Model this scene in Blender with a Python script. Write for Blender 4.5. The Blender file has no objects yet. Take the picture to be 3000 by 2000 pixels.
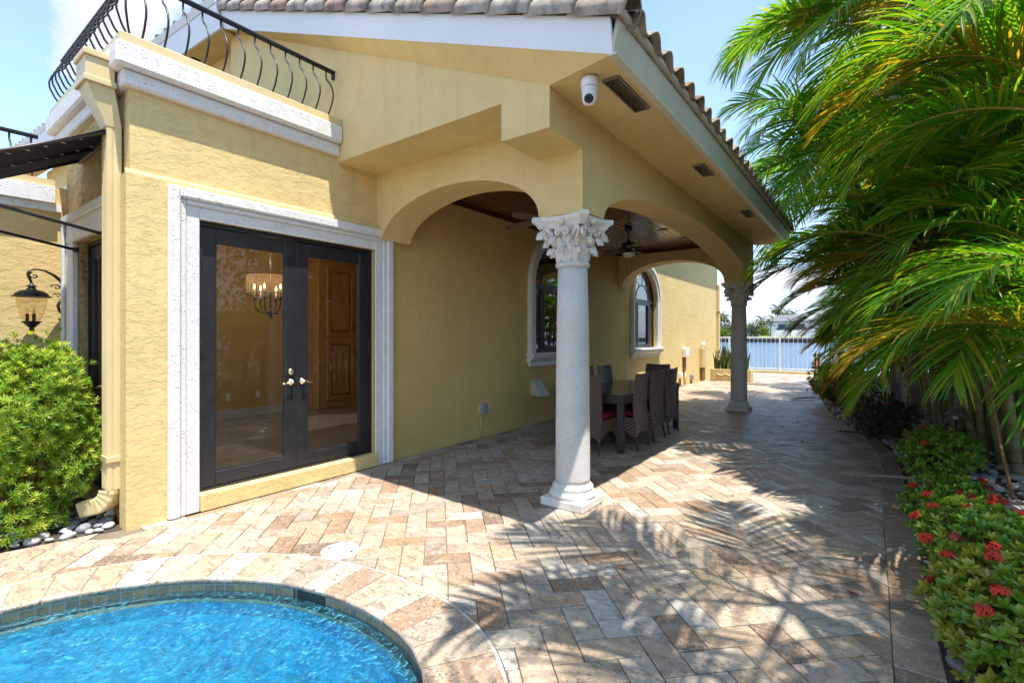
import bpy, bmesh, math, random
from mathutils import Vector, Matrix, Euler
R = math.radians
sin, cos, pi = math.sin, math.cos, math.pi
rnd = random.Random(7)
sc = bpy.context.scene
COL = sc.collection

# ------------------------------------------------------------------ helpers
def noise1(seed):
    return random.Random(seed)

class MB:
    """collects faces; build() links them as one mesh object"""
    def __init__(s):
        s.v = []; s.f = []; s.m = []; s.t = []; s.sm = []
    def add(s, vs, fs, mi=0, tone=0.5, smooth=False):
        o = len(s.v)
        s.v.extend([tuple(p) for p in vs])
        for f in fs:
            s.f.append([i + o for i in f]); s.m.append(mi); s.t.append(tone); s.sm.append(smooth)
    def quad(s, a, b, c, d, mi=0, tone=0.5):
        s.add([a, b, c, d], [(0, 1, 2, 3)], mi, tone)
    def poly(s, pts, mi=0, tone=0.5):
        s.add(pts, [tuple(range(len(pts)))], mi, tone)
    def box(s, lo, hi, mi=0, tone=0.5, bev=0.0, M=None):
        x0, y0, z0 = lo; x1, y1, z1 = hi
        if x0 > x1: x0, x1 = x1, x0
        if y0 > y1: y0, y1 = y1, y0
        if z0 > z1: z0, z1 = z1, z0
        if bev <= 0:
            vs = [(x0,y0,z0),(x1,y0,z0),(x1,y1,z0),(x0,y1,z0),(x0,y0,z1),(x1,y0,z1),(x1,y1,z1),(x0,y1,z1)]
            fs = [(0,3,2,1),(4,5,6,7),(0,1,5,4),(1,2,6,5),(2,3,7,6),(3,0,4,7)]
        else:
            b = min(bev, (x1-x0)*.45, (y1-y0)*.45, (z1-z0)*.45)
            vs = []; fs = []
            X, Y, Z = (x0, x1), (y0, y1), (z0, z1)
            idx = {}
            for i in (0,1):
                for j in (0,1):
                    for k in (0,1):
                        sx, sy, sz = (1,-1)[i], (1,-1)[j], (1,-1)[k]
                        for ax in range(3):
                            p = [X[i]+sx*b, Y[j]+sy*b, Z[k]+sz*b]
                            p[ax] = (X[i], Y[j], Z[k])[ax]
                            idx[(i,j,k,ax)] = len(vs); vs.append(tuple(p))
            def q(*a): fs.append(tuple(idx[x] for x in a))
            for i in (0,1):
                c = [(i,0,0,0),(i,1,0,0),(i,1,1,0),(i,0,1,0)]
                q(*(c if i else c[::-1]))
                c = [(0,i,0,1),(0,i,1,1),(1,i,1,1),(1,i,0,1)]
                q(*(c if i else c[::-1]))
                c = [(0,0,i,2),(1,0,i,2),(1,1,i,2),(0,1,i,2)]
                q(*(c if i else c[::-1]))
            for i in (0,1):
                for j in (0,1):
                    q((i,j,0,0),(i,j,1,0),(i,j,1,1),(i,j,0,1))
                    q((i,0,j,0),(i,1,j,0),(i,1,j,2),(i,0,j,2))
                    q((0,i,j,1),(1,i,j,1),(1,i,j,2),(0,i,j,2))
                    for k in (0,1):
                        pass
            for i in (0,1):
                for j in (0,1):
                    for k in (0,1):
                        q((i,j,k,0),(i,j,k,1),(i,j,k,2))
        if M is not None: vs = [tuple(M @ Vector(p)) for p in vs]
        s.add(vs, fs, mi, tone)
    def prism(s, pts, vec, mi=0, tone=0.5):
        """closed planar outline (3d points) pushed along vec"""
        n = len(pts); V = Vector(vec)
        a = [Vector(p) for p in pts]; b = [p + V for p in a]
        fs = [tuple(range(n))[::-1], tuple(range(n, 2*n))]
        for i in range(n):
            j = (i+1) % n
            fs.append((i, j, n+j, n+i))
        s.add(a + b, fs, mi, tone)
    def tube(s, path, r, n=8, mi=0, tone=0.5, cap=True, flat=1.0, smooth=True):
        """r: number or list"""
        P = [Vector(p) for p in path]
        k = len(P)
        rr = r if isinstance(r, (list, tuple)) else [r]*k
        vs = []; prev = None
        for i, p in enumerate(P):
            t = (P[min(i+1, k-1)] - P[max(i-1, 0)])
            if t.length < 1e-9: t = Vector((0,0,1))
            t.normalize()
            if prev is None:
                a = Vector((0,0,1)) if abs(t.z) < .9 else Vector((1,0,0))
                u = t.cross(a).normalized()
            else:
                u = (prev - t*prev.dot(t))
                if u.length < 1e-6: u = t.orthogonal()
                u.normalize()
            prev = u
            w = t.cross(u)
            for q in range(n):
                A = 2*pi*q/n
                vs.append(p + u*(cos(A)*rr[i]) + w*(sin(A)*rr[i]*flat))
        fs = []
        for i in range(k-1):
            for q in range(n):
                q2 = (q+1) % n
                fs.append((i*n+q, i*n+q2, (i+1)*n+q2, (i+1)*n+q))
        s.add(vs, fs, mi, tone, smooth)
        if cap:
            o = len(s.v) - k*n
            s.f.append([o+q for q in range(n)][::-1]); s.m.append(mi); s.t.append(tone); s.sm.append(False)
            s.f.append([o+(k-1)*n+q for q in range(n)]); s.m.append(mi); s.t.append(tone); s.sm.append(False)
    def lathe(s, prof, c=(0,0,0), n=24, mi=0, tone=0.5, smooth=True, M=None):
        """prof: list of (r, z) from bottom to top"""
        vs = []; k = len(prof)
        for (r, z) in prof:
            for q in range(n):
                A = 2*pi*q/n
                p = Vector((r*cos(A), r*sin(A), z))
                if M is not None: p = M @ p
                vs.append((p.x+c[0], p.y+c[1], p.z+c[2]))
        fs = []
        for i in range(k-1):
            for q in range(n):
                q2 = (q+1) % n
                fs.append((i*n+q, i*n+q2, (i+1)*n+q2, (i+1)*n+q))
        s.add(vs, fs, mi, tone, smooth)
        o = len(s.v) - k*n
        if prof[0][0] > 1e-5:
            s.f.append([o+q for q in range(n)][::-1]); s.m.append(mi); s.t.append(tone); s.sm.append(False)
        if prof[-1][0] > 1e-5:
            s.f.append([o+(k-1)*n+q for q in range(n)]); s.m.append(mi); s.t.append(tone); s.sm.append(False)
    def mesh(s, name, mats, off=(0,0,0)):
        me = bpy.data.meshes.new(name)
        ox, oy, oz = off
        me.from_pydata([(x-ox, y-oy, z-oz) for x, y, z in s.v], [], s.f)
        if not isinstance(mats, (list, tuple)): mats = [mats]
        for m in mats: me.materials.append(m)
        me.polygons.foreach_set('material_index', s.m)
        me.polygons.foreach_set('use_smooth', s.sm)
        at = me.attributes.new('tone', 'FLOAT', 'FACE')
        at.data.foreach_set('value', s.t)
        me.update()
        return me
    def build(s, name, mats, parent=None, world=True, loc=None, recalc=False):
        off = (0,0,0)
        if loc is not None: off = loc
        elif parent is not None and world: off = wloc(parent)
        me = s.mesh(name, mats, off)
        if recalc:
            b = bmesh.new(); b.from_mesh(me)
            bmesh.ops.recalc_face_normals(b, faces=b.faces); b.to_mesh(me); b.free()
        o = bpy.data.objects.new(name, me); COL.objects.link(o)
        if parent is not None: o.parent = parent
        if loc is not None: o.location = loc
        return o

def wloc(o):
    p = Vector((0,0,0))
    while o is not None:
        p += Vector(o.location); o = o.parent
    return tuple(p)

def tag(o, label, cat, group=None, kind=None):
    o['label'] = label
    if cat: o['category'] = cat
    if group: o['group'] = group
    if kind: o['kind'] = kind
    return o
def thing(name, loc, label, cat, group=None, rz=0.0):
    o = bpy.data.objects.new(name, None); COL.objects.link(o)
    o.empty_display_size = .1
    o.location = loc; o.rotation_euler = (0, 0, rz)
    return tag(o, label, cat, group)
def part_empty(name, parent, loc):
    """a part that only gathers its own pieces; loc in world"""
    o = bpy.data.objects.new(name, None); COL.objects.link(o)
    o.empty_display_size = .05
    w = wloc(parent)
    o.location = (loc[0]-w[0], loc[1]-w[1], loc[2]-w[2]); o.parent = parent
    return o
def struct(o, label=None):
    o['kind'] = 'structure'
    if label: o['label'] = label
    return o
def copy_tree(o, parent=None):
    c = o.copy(); COL.objects.link(c); c.parent = parent
    for ch in list(o.children): copy_tree(ch, c)
    return c

def arc_pts(cx, cz, a, b, t0, t1, n):
    return [(cx + a*cos(t0+(t1-t0)*i/n), cz + b*sin(t0+(t1-t0)*i/n)) for i in range(n+1)]

def holed_slab(outer, holes, to3, vec):
    """slab with openings. outer/holes: 2d loops; to3 maps (a,b)->3d; returns MB"""
    bm = bmesh.new()
    loops = []
    edges = []
    for lp in [outer] + holes:
        vs = [bm.verts.new(to3(*p)) for p in lp]
        loops.append(vs)
        for i in range(len(vs)):
            edges.append(bm.edges.new((vs[i], vs[(i+1) % len(vs)])))
    bmesh.ops.triangle_fill(bm, use_beauty=True, use_dissolve=False, edges=edges)
    bm.verts.index_update()
    def inl(p, lp):
        x, y = p; c = False; j = len(lp)-1
        for i in range(len(lp)):
            if (lp[i][1] > y) != (lp[j][1] > y) and x < (lp[j][0]-lp[i][0])*(y-lp[i][1])/(lp[j][1]-lp[i][1])+lp[i][0]: c = not c
            j = i
        return c
    flat = [p for lp in [outer] + holes for p in lp]
    base = [v.co.copy() for v in bm.verts]
    tris = [[v.index for v in f.verts] for f in bm.faces]
    tris = [t for t in tris if not any(inl((sum(flat[i][0] for i in t)/len(t), sum(flat[i][1] for i in t)/len(t)), h) for h in holes)]
    lidx = [[v.index for v in lp] for lp in loops]
    bm.free()
    n = len(base); V = Vector(vec)
    mb = MB()
    fs = [tuple(t) for t in tris] + [tuple(i+n for i in t)[::-1] for t in tris]
    for lp in lidx:
        for i in range(len(lp)):
            j = (i+1) % len(lp)
            fs.append((lp[i], lp[j], lp[j]+n, lp[i]+n))
    mb.add(base + [p+V for p in base], fs)
    return mb

# ------------------------------------------------------------------ node materials
class NT:
    def __init__(s, name):
        s.mat = bpy.data.materials.new(name); s.mat.use_nodes = True
        s.t = s.mat.node_tree; s.t.nodes.clear()
        s.out = s.n('ShaderNodeOutputMaterial')
    def n(s, typ, **kw):
        nd = s.t.nodes.new(typ)
        for k, v in kw.items():
            if k.startswith('_'): nd.inputs[k[1:].replace('_', ' ')].default_value = v
            else: setattr(nd, k, v)
        return nd
    def l(s, a, b): s.t.links.new(a, b)
    def val(s, sock, v):
        if isinstance(v, (int, float)): sock.default_value = v
        elif isinstance(v, (tuple, list)): sock.default_value = (*v, 1.0) if len(v) == 3 and sock.type == 'RGBA' else v
        else: s.l(v, sock)
    def math(s, op, a, b=None, c=None, clamp=False):
        nd = s.n('ShaderNodeMath', operation=op); nd.use_clamp = clamp
        s.val(nd.inputs[0], a)
        if b is not None: s.val(nd.inputs[1], b)
        if c is not None: s.val(nd.inputs[2], c)
        return nd.outputs[0]
    def mix(s, f, a, b, mode='MIX'):
        nd = s.n('ShaderNodeMix', data_type='RGBA', blend_type=mode)
        s.val(nd.inputs[0], f); s.val(nd.inputs[6], a); s.val(nd.inputs[7], b)
        return nd.outputs[2]
    def ramp(s, f, stops, interp='LINEAR'):
        nd = s.n('ShaderNodeValToRGB'); cr = nd.color_ramp; cr.interpolation = interp
        while len(cr.elements) < len(stops): cr.elements.new(.5)
        for e, (p, c) in zip(cr.elements, stops):
            e.position = p
            e.color = (c, c, c, 1) if isinstance(c, (int, float)) else (*c, 1)
        s.l(f, nd.inputs[0])
        return nd.outputs[0]
    def maprange(s, f, a, b, c=0.0, d=1.0):
        nd = s.n('ShaderNodeMapRange'); nd.clamp = True
        s.l(f, nd.inputs[0])
        for i, v in enumerate((a, b, c, d)): nd.inputs[i+1].default_value = v
        return nd.outputs[0]
    def pos(s): return s.n('ShaderNodeNewGeometry').outputs['Position']
    def obj(s): return s.n('ShaderNodeTexCoord').outputs['Object']
    def attr(s, name, out='Fac'): return s.n('ShaderNodeAttribute', attribute_name=name).outputs[out]
    def orand(s): return s.n('ShaderNodeObjectInfo').outputs['Random']
    def vscale(s, v, sx, sy, sz):
        nd = s.n('ShaderNodeMapping'); s.l(v, nd.inputs[0]); nd.inputs['Scale'].default_value = (sx, sy, sz)
        return nd.outputs[0]
    def noise(s, v, scale, detail=4, rough=.55, dist=0.0, out='Fac'):
        nd = s.n('ShaderNodeTexNoise'); s.l(v, nd.inputs['Vector'])
        nd.inputs['Scale'].default_value = scale; nd.inputs['Detail'].default_value = detail
        nd.inputs['Roughness'].default_value = rough; nd.inputs['Distortion'].default_value = dist
        return nd.outputs[out]
    def voro(s, v, scale, feature='F1', out='Distance', rand=1.0):
        nd = s.n('ShaderNodeTexVoronoi', feature=feature); s.l(v, nd.inputs['Vector'])
        nd.inputs['Scale'].default_value = scale; nd.inputs['Randomness'].default_value = rand
        return nd.outputs[out]
    def sep(s, v):
        nd = s.n('ShaderNodeSeparateXYZ'); s.l(v, nd.inputs[0]); return nd.outputs
    def comb(s, x, y, z):
        nd = s.n('ShaderNodeCombineXYZ')
        for i, q in enumerate((x, y, z)): s.val(nd.inputs[i], q)
        return nd.outputs[0]
    def bump(s, h, dist=.01, strength=1.0, normal=None):
        nd = s.n('ShaderNodeBump'); s.l(h, nd.inputs['Height'])
        nd.inputs['Distance'].default_value = dist; nd.inputs['Strength'].default_value = strength
        if normal is not None: s.l(normal, nd.inputs['Normal'])
        return nd.outputs[0]
    def bsdf(s, color, rough=.6, metal=0.0, normal=None, spec=.5, **kw):
        b = s.n('ShaderNodeBsdfPrincipled')
        s.val(b.inputs['Base Color'], color); s.val(b.inputs['Roughness'], rough)
        s.val(b.inputs['Metallic'], metal); s.val(b.inputs['Specular IOR Level'], spec)
        if normal is not None: s.l(normal, b.inputs['Normal'])
        for k, v in kw.items(): s.val(b.inputs[k.replace('_', ' ')], v)
        return b.outputs[0]
    def done(s, sh):
        s.l(sh, s.out.inputs['Surface']); return s.mat

M = {}
def simple(name, color, rough=.6, metal=0.0, spec=.5, var=.08, vs=9.0, bs=0.0, bsc=60.0, use_obj=True):
    t = NT(name)
    v = t.obj() if use_obj else t.pos()
    nz = t.noise(v, vs, 5)
    k = t.maprange(nz, .3, .7, 1-var, 1+var)
    c = t.mix(1.0, (*color, 1), t.comb(k, k, k), 'MULTIPLY')
    nrm = t.bump(t.noise(v, bsc, 4), .004, bs) if bs > 0 else None
    r = t.maprange(nz, .3, .7, max(0, rough-.06), min(1, rough+.06))
    M[name] = t.done(t.bsdf(c, r, metal, nrm, spec))
    return M[name]

def stucco(name, color, strength=1.0, dist=.008, stain=.0):
    t = NT(name); v = t.pos()
    big = t.noise(v, 1.3, 4)
    mid = t.noise(v, 7.0, 4)
    k = t.maprange(big, .3, .7, .94, 1.05)
    k = t.math('MULTIPLY', k, t.maprange(mid, .3, .7, .965, 1.03))
    c = t.mix(1.0, (*color, 1), t.comb(k, k, k), 'MULTIPLY')
    # knock-down trowel texture: flattened islands with ragged edges
    vv = t.vscale(v, 1.0, 1.0, 1.9)
    n1 = t.noise(vv, 6.0, 10, .70, .2)
    plate = t.ramp(n1, [(.46, 0.0), (.50, .85), (.56, 1.0)])
    n2 = t.noise(vv, 11.0, 9, .70, .2)
    plate2 = t.ramp(n2, [(.53, 0.0), (.572, 1.0)])
    fine = t.noise(v, 150.0, 4)
    h = t.math('ADD', t.math('MULTIPLY', plate, .55), t.math('MULTIPLY', plate2, .35))
    h = t.math('ADD', h, t.math('MULTIPLY', fine, .12))
    vc = t.n('ShaderNodeVectorMath', operation='ADD'); t.l(v, vc.inputs[0]); t.l(t.noise(v, 5.0, 5, .7, 0, 'Color'), vc.inputs[1])
    ce = t.voro(vc.outputs[0], 2.3, 'DISTANCE_TO_EDGE')
    ck_ = t.math('MULTIPLY', t.ramp(ce, [(.0, 1.0), (.012, 0.0)]), t.ramp(t.noise(v, 2.2, 4), [(.52, 0.0), (.60, 1.0)]))
    c = t.mix(t.math('MULTIPLY', ck_, .45), c, (.24, .15, .06, 1))
    sk_ = t.ramp(t.noise(t.vscale(v, 9.0, 9.0, .7), 1.0, 5, .65), [(.54, 0.0), (.72, 1.0)])
    c = t.mix(t.math('MULTIPLY', sk_, .16), c, (.36, .27, .13, 1))
    if stain > 0:
        st = t.noise(t.vscale(v, 5.0, 5.0, .8), 1.0, 6, .65)
        f = t.math('MULTIPLY', t.ramp(st, [(.52, 0.0), (.66, 1.0)]), stain)
        c = t.mix(f, c, (.17, .12, .06, 1))
    b = t.bump(h, dist, strength)
    M[name] = t.done(t.bsdf(c, .75, 0, b, .25))
    return M[name]

YEL = (.73, .55, .245)
stucco('stucco_heavy', YEL, .6, .008)
stucco('stucco_smooth', YEL, .38, .006)
stucco('stucco_porch_shade', (.66, .465, .175), .5, .008)  # porch shade put into the colour: darker copy of the wall paint
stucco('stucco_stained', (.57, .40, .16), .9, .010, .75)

def cast_stone(name, color, pit=1.0):
    t = NT(name); v = t.pos()
    n = t.noise(v, 14, 6, .65)
    k = t.maprange(n, .3, .7, .92, 1.05)
    c = t.mix(1.0, (*color, 1), t.comb(k, k, k), 'MULTIPLY')
    p = t.voro(t.vscale(v, 1, 1, 1.0), 46.0)
    msk = t.noise(v, 9.0, 3)
    pits = t.math('MULTIPLY', t.ramp(p, [(.12, 1.0), (.30, 0.0)]), t.ramp(msk, [(.45, 0.0), (.58, 1.0)]))
    c = t.mix(t.math('MULTIPLY', pits, .6*pit), c, (.30, .275, .24, 1))
    h = t.math('SUBTRACT', t.math('MULTIPLY', t.noise(v, 30, 6, .7), .6), t.math('MULTIPLY', pits, 1.2*pit))
    M[name] = t.done(t.bsdf(c, .8, 0, t.bump(h, .006, .8), .2))
cast_stone('trim_stone', (.74, .72, .69))
cast_stone('trim_smooth', (.74, .725, .70), .45)
simple('white_paint', (.78, .79, .80), .45, var=.05, vs=2.5, bs=.08, bsc=25, use_obj=False)
simple('cream_metal', (.66, .52, .27), .42, var=.05, vs=3)
simple('capital_stone', (.70, .66, .585), .75, spec=.2, var=.12, vs=14, bs=.5, bsc=60)

t = NT('column_stone'); v = t.obj()
k = t.maprange(t.noise(v, 5, 5), .3, .7, .93, 1.05)
c = t.mix(1.0, (.63, .595, .54, 1), t.comb(k, k, k), 'MULTIPLY')
p = t.voro(v, 58.0); msk = t.noise(v, 40, 2)
pits = t.math('MULTIPLY', t.ramp(p, [(.13, 1.0), (.30, 0.0)]), t.ramp(msk, [(.48, 0.0), (.55, 1.0)]))
c = t.mix(t.math('MULTIPLY', pits, .75), c, (.20, .18, .15, 1))
g = t.noise(v, 230.0, 2)
c = t.mix(t.math('MULTIPLY', t.ramp(g, [(.58, 0.0), (.70, 1.0)]), .35), c, (.38, .35, .31, 1))
h = t.math('SUBTRACT', t.math('MULTIPLY', t.noise(v, 120, 3), .4), t.math('MULTIPLY', pits, 1.0))
M['column_stone'] = t.done(t.bsdf(c, .8, 0, t.bump(h, .004, .8), .2))

# travertine pavers: colour per stone from the face attribute 'tone'
def travertine(name, pale=0.0, rough=.42):
    t = NT(name); v = t.pos(); tone = t.attr('tone')
    base = t.ramp(tone, [(0.0, (.145, .095, .062)), (.16, (.33, .19, .095)), (.30, (.29, .235, .185)),
                         (.46, (.40, .285, .17)), (.62, (.40, .315, .24)), (.80, (.43, .365, .275)), (1.0, (.49, .455, .395))])
    if pale: base = t.mix(pale, base, (.46, .40, .31, 1))
    off = t.comb(t.math('MULTIPLY', tone, 37.0), t.math('MULTIPLY', tone, 91.0), 0.0)
    add = t.n('ShaderNodeVectorMath', operation='ADD'); t.l(v, add.inputs[0]); t.l(off, add.inputs[1])
    vv = add.outputs[0]
    cl = t.noise(t.vscale(vv, 5.0, 9.0, 5.0), 1.0, 7, .68, 1.2)
    c = t.mix(t.ramp(cl, [(.45, 0.0), (.66, .85)]), base, t.mix(.50, base, (.25, .165, .10, 1)))
    c2 = t.noise(t.vscale(vv, 12.0, 6.0, 6.0), 1.0, 6, .7, .6)
    c = t.mix(t.ramp(c2, [(.50, 0.0), (.68, .75)]), c, t.mix(.5, c, (.56, .52, .45, 1)))
    g3 = t.noise(t.vscale(vv, 7.0, 15.0, 10.0), 1.0, 9, .78, .6)
    c = t.mix(t.ramp(g3, [(.50, 0.0), (.60, .75)]), c, (.165, .12, .09, 1))
    g4 = t.noise(vv, 45.0, 6, .7, .2)
    c = t.mix(t.ramp(g4, [(.50, 0.0), (.66, .55)]), c, (.50, .46, .39, 1))
    p1 = t.ramp(t.noise(vv, 55.0, 4, .6), [(.60, 0.0), (.67, 1.0)])
    msk = t.ramp(t.noise(vv, 6.0, 3), [(.42, 0.0), (.60, 1.0)])
    pits = t.math('MULTIPLY', p1, msk)
    c = t.mix(t.math('MULTIPLY', pits, .85), c, (.11, .08, .06, 1))
    grn = t.maprange(t.noise(v, 130, 3), .3, .7, .9, 1.08)
    c = t.mix(1.0, c, t.comb(grn, grn, grn), 'MULTIPLY')
    h = t.math('SUBTRACT', t.math('MULTIPLY', t.noise(vv, 22, 6, .65), .5), t.math('MULTIPLY', pits, .9))
    r = t.maprange(cl, .35, .65, rough-.08, rough+.14)
    M[name] = t.done(t.bsdf(c, r, 0, t.bump(h, .005, .9), .5))
travertine('travertine', 0.0, .5)
travertine('travertine_coping', .12, .5)

def plain_joint():
    t = NT('paver_joint'); v = t.pos()
    c = t.mix(t.noise(v, 3, 5), (.11, .085, .06, 1), (.26, .21, .155, 1))
    M['paver_joint'] = t.done(t.bsdf(c, .95, 0, None, .1))
plain_joint()
simple('grout_white', (.46, .43, .38), .9, bs=.4, bsc=90, use_obj=False)
simple('soil', (.055, .042, .03), .95, var=.4, vs=12, bs=.8, bsc=40, use_obj=False)
simple('black_frame', (.018, .018, .02), .38, var=.15)
simple('black_iron', (.012, .012, .014), .42, var=.2, bs=.15, bsc=80)
simple('brass', (.78, .64, .40), .22, metal=1.0, var=.08)
simple('steel', (.55, .54, .52), .35, metal=1.0)
simple('white_plastic', (.80, .80, .79), .35)
simple('grey_plastic', (.27, .30, .34), .5)
simple('dark_plastic', (.012, .012, .014), .12)
simple('cream_paint', (.60, .46, .22), .55)
simple('beige_paint', (.52, .47, .36), .55)
simple('brown_rust', (.20, .10, .045), .85, var=.35, vs=20)
simple('bronze', (.075, .06, .05), .45, metal=.4, var=.25)
simple('pewter', (.23, .215, .195), .5, metal=.35, var=.3, vs=16)

def wood(name, a, b, rough, plank=None, axis='y'):
    t = NT(name); v = t.pos(); x, y, z = t.sep(v)
    vv = t.vscale(v, 30, 2.5, 30) if axis == 'y' else t.vscale(v, 25, 25, 2.0)
    g = t.noise(vv, 1.0, 6, .65, .5)
    c = t.mix(t.ramp(g, [(.32, 0.0), (.68, 1.0)]), (*a, 1), (*b, 1))
    nrm = None
    if plank:
        q = t.math('DIVIDE', x, plank)
        fr = t.math('FRACT', q); fl = t.math('FLOOR', q)
        wn = t.n('ShaderNodeTexWhiteNoise', noise_dimensions='1D'); t.l(fl, wn.inputs['W'])
        k = t.maprange(wn.outputs['Value'], 0, 1, .72, 1.25)
        c = t.mix(1.0, c, t.comb(k, k, k), 'MULTIPLY')
    M[name] = t.done(t.bsdf(c, rough, 0, nrm, .5))
wood('ceiling_wood', (.055, .014, .006), (.115, .034, .014), .22, .115)
wood('cabinet_wood', (.42, .21, .075), (.60, .34, .13), .4, None, 'z')

def glass(name, tint=(.9, .92, .9), f0=.085, rough=0.0):
    t = NT(name)
    lw = t.n('ShaderNodeLayerWeight'); lw.inputs['Blend'].default_value = .5
    f = t.math('POWER', lw.outputs['Facing'], 5.0)
    f = t.math('ADD', t.math('MULTIPLY', f, 1-f0), f0, clamp=True)
    tr = t.n('ShaderNodeBsdfTransparent'); tr.inputs[0].default_value = (*tint, 1)
    gl = t.n('ShaderNodeBsdfGlossy'); gl.inputs['Roughness'].default_value = rough
    mx = t.n('ShaderNodeMixShader'); t.l(f, mx.inputs[0]); t.l(tr.outputs[0], mx.inputs[1]); t.l(gl.outputs[0], mx.inputs[2])
    M[name] = t.done(mx.outputs[0])
glass('door_glass', (.96, .95, .92), .026)
glass('window_glass', (.36, .40, .42), .30)
glass('lantern_glass', (.93, .88, .76), .07, .05)
glass('far_glass', (.35, .55, .52), .25)

def leafmat(name, a, b, cc, trans=.4, rough=.45, spec=.4, hue=.0):
    """a dark, b mid, cc yellow tip colour by face tone; slight shift per object"""
    t = NT(name); tone = t.attr('tone'); rn = t.orand()
    c = t.ramp(tone, [(0.0, a), (.5, b), (.86, cc), (1.0, (.34, .17, .035))])
    k = t.maprange(rn, 0, 1, .78, 1.2)
    c = t.mix(1.0, c, t.comb(t.math('MULTIPLY', k, 1.02), k, t.math('MULTIPLY', k, .95)), 'MULTIPLY')
    p = t.bsdf(c, rough, 0, None, spec)
    tl = t.n('ShaderNodeBsdfTranslucent')
    t.l(t.mix(1.0, c, (1.6, 1.45, .5, 1), 'MULTIPLY'), tl.inputs[0])
    mx = t.n('ShaderNodeMixShader'); mx.inputs[0].default_value = trans
    t.l(p, mx.inputs[1]); t.l(tl.outputs[0], mx.inputs[2])
    M[name] = t.done(mx.outputs[0])
leafmat('palm_leaf', (.035, .13, .010), (.105, .305, .018), (.32, .38, .028), .52, .4, .45)
leafmat('palm_leaf_gold', (.09, .17, .015), (.27, .29, .025), (.48, .30, .03), .52, .42, .4)
leafmat('palm_leaf_far', (.02, .05, .02), (.04, .09, .03), (.10, .13, .05), .25, .5)
leafmat('podo_leaf', (.05, .14, .014), (.20, .345, .032), (.46, .54, .08), .38, .42, .5)
leafmat('ixora_leaf', (.05, .14, .012), (.16, .33, .026), (.44, .47, .06), .3, .3, .55)
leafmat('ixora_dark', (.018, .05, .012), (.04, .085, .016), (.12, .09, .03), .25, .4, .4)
leafmat('snake_leaf', (.03, .07, .02), (.08, .13, .03), (.32, .32, .07), .12, .35, .5)
leafmat('hedge_leaf', (.012, .035, .010), (.028, .065, .014), (.07, .10, .02), .25, .45)
simple('petal_red', (.62, .035, .015), .5, var=.25)
simple('petal_dark', (.24, .022, .014), .55, var=.4, vs=30)
simple('rachis', (.30, .20, .03), .45, var=.25)
simple('rachis_green', (.13, .19, .03), .45, var=.2)
simple('dry_frond', (.26, .13, .055), .8, var=.3)
simple('dry_pale', (.42, .29, .21), .8, var=.2)
# ================================================================== HOUSE
WX = -4.72           # long wall plane (faces +x)
LY = 1.30            # short wall plane (faces -y)
GY = 3.16            # gable wall plane
BX = -1.98           # outer face of the porch beam
house = thing('house', (WX, LY, 0), 'yellow stucco house with white stone trim, arched corner porch and barrel tile roof', 'house')

def px(x): return lambda a, b: (x, a, b)          # (y,z) -> 3d
def py(y): return lambda a, b: (a, y, b)          # (x,z) -> 3d

def win_loop(yc, zb, w, zs, r, n=22):
    """arched opening loop in (y,z)"""
    pts = [(yc - w, zb), (yc + w, zb), (yc + w, zs)]
    for i in range(1, n):
        A = pi*i/n
        pts.append((yc + w*cos(A), zs + r*sin(A)))
    pts.append((yc - w, zs))
    return pts

WIN = [(7.80, 1.20), (12.2, 1.18)]
WHW, WZS, WR = .80, 2.42, .80
doorhole = [(1.78, .02), (3.63, .02), (3.63, 2.53), (1.78, 2.53)]
holes = [doorhole] + [win_loop(yc, zb, WHW, WZS, WR) for yc, zb in WIN]
DEEP = -.22
mb = holed_slab([(LY, -.05), (3.685, -.05), (3.685, 3.60), (LY, 3.60)], [doorhole], px(WX), (DEEP, 0, 0))
mb.build('wall', M['stucco_heavy'], house)
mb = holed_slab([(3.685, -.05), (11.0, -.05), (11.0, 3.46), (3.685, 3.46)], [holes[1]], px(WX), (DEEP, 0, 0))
mb.build('wall', M['stucco_porch_shade'], house)
mb = holed_slab([(11.0, -.05), (19.5, -.05), (19.5, 4.95), (11.0, 4.95)], [holes[2]], px(WX), (DEEP, 0, 0))
mb.build('wall', M['stucco_heavy'], house)
# lower storey skin standing 2 cm proud, with the rounded ledge on top
mb = holed_slab([(LY-.034, -.05), (3.682, -.05), (3.682, 2.80), (LY-.034, 2.80)],
                [[(1.70, -.03), (3.70, -.03), (3.70, 2.6), (1.70, 2.6)]], px(WX+.035), (-.034, 0, 0))
mb.prism([(WX+.035, LY-.034, 2.801), (WX+.022, LY-.034, 2.826), (WX+.001, LY-.034, 2.838), (WX+.001, LY-.034, 2.801)], (0, 2.38+.034, 0))
mb.box((WX-.12, LY-.034, -.05), (WX+.0005, LY-.002, 2.80))
mb.build('wall', M['stucco_heavy'], house)
# short wall facing the pool side, with the second french door
LDX0, LDX1 = -6.17, -5.10
mb = holed_slab([(-6.635, -.05), (WX-.222, -.05), (WX-.222, 3.60), (-6.635, 3.60)],
                [[(LDX0, .02), (LDX1, .02), (LDX1, 2.42), (LDX0, 2.42)]], py(LY), (0, .2, 0))
mb.build('wall', M['stucco_stained'], house)
mb = MB(); mb.box((WX-.222, LY-.001, -.05), (WX-.002, LY+.2, 3.6)); mb.build('wall', M['stucco_heavy'], house)
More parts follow.
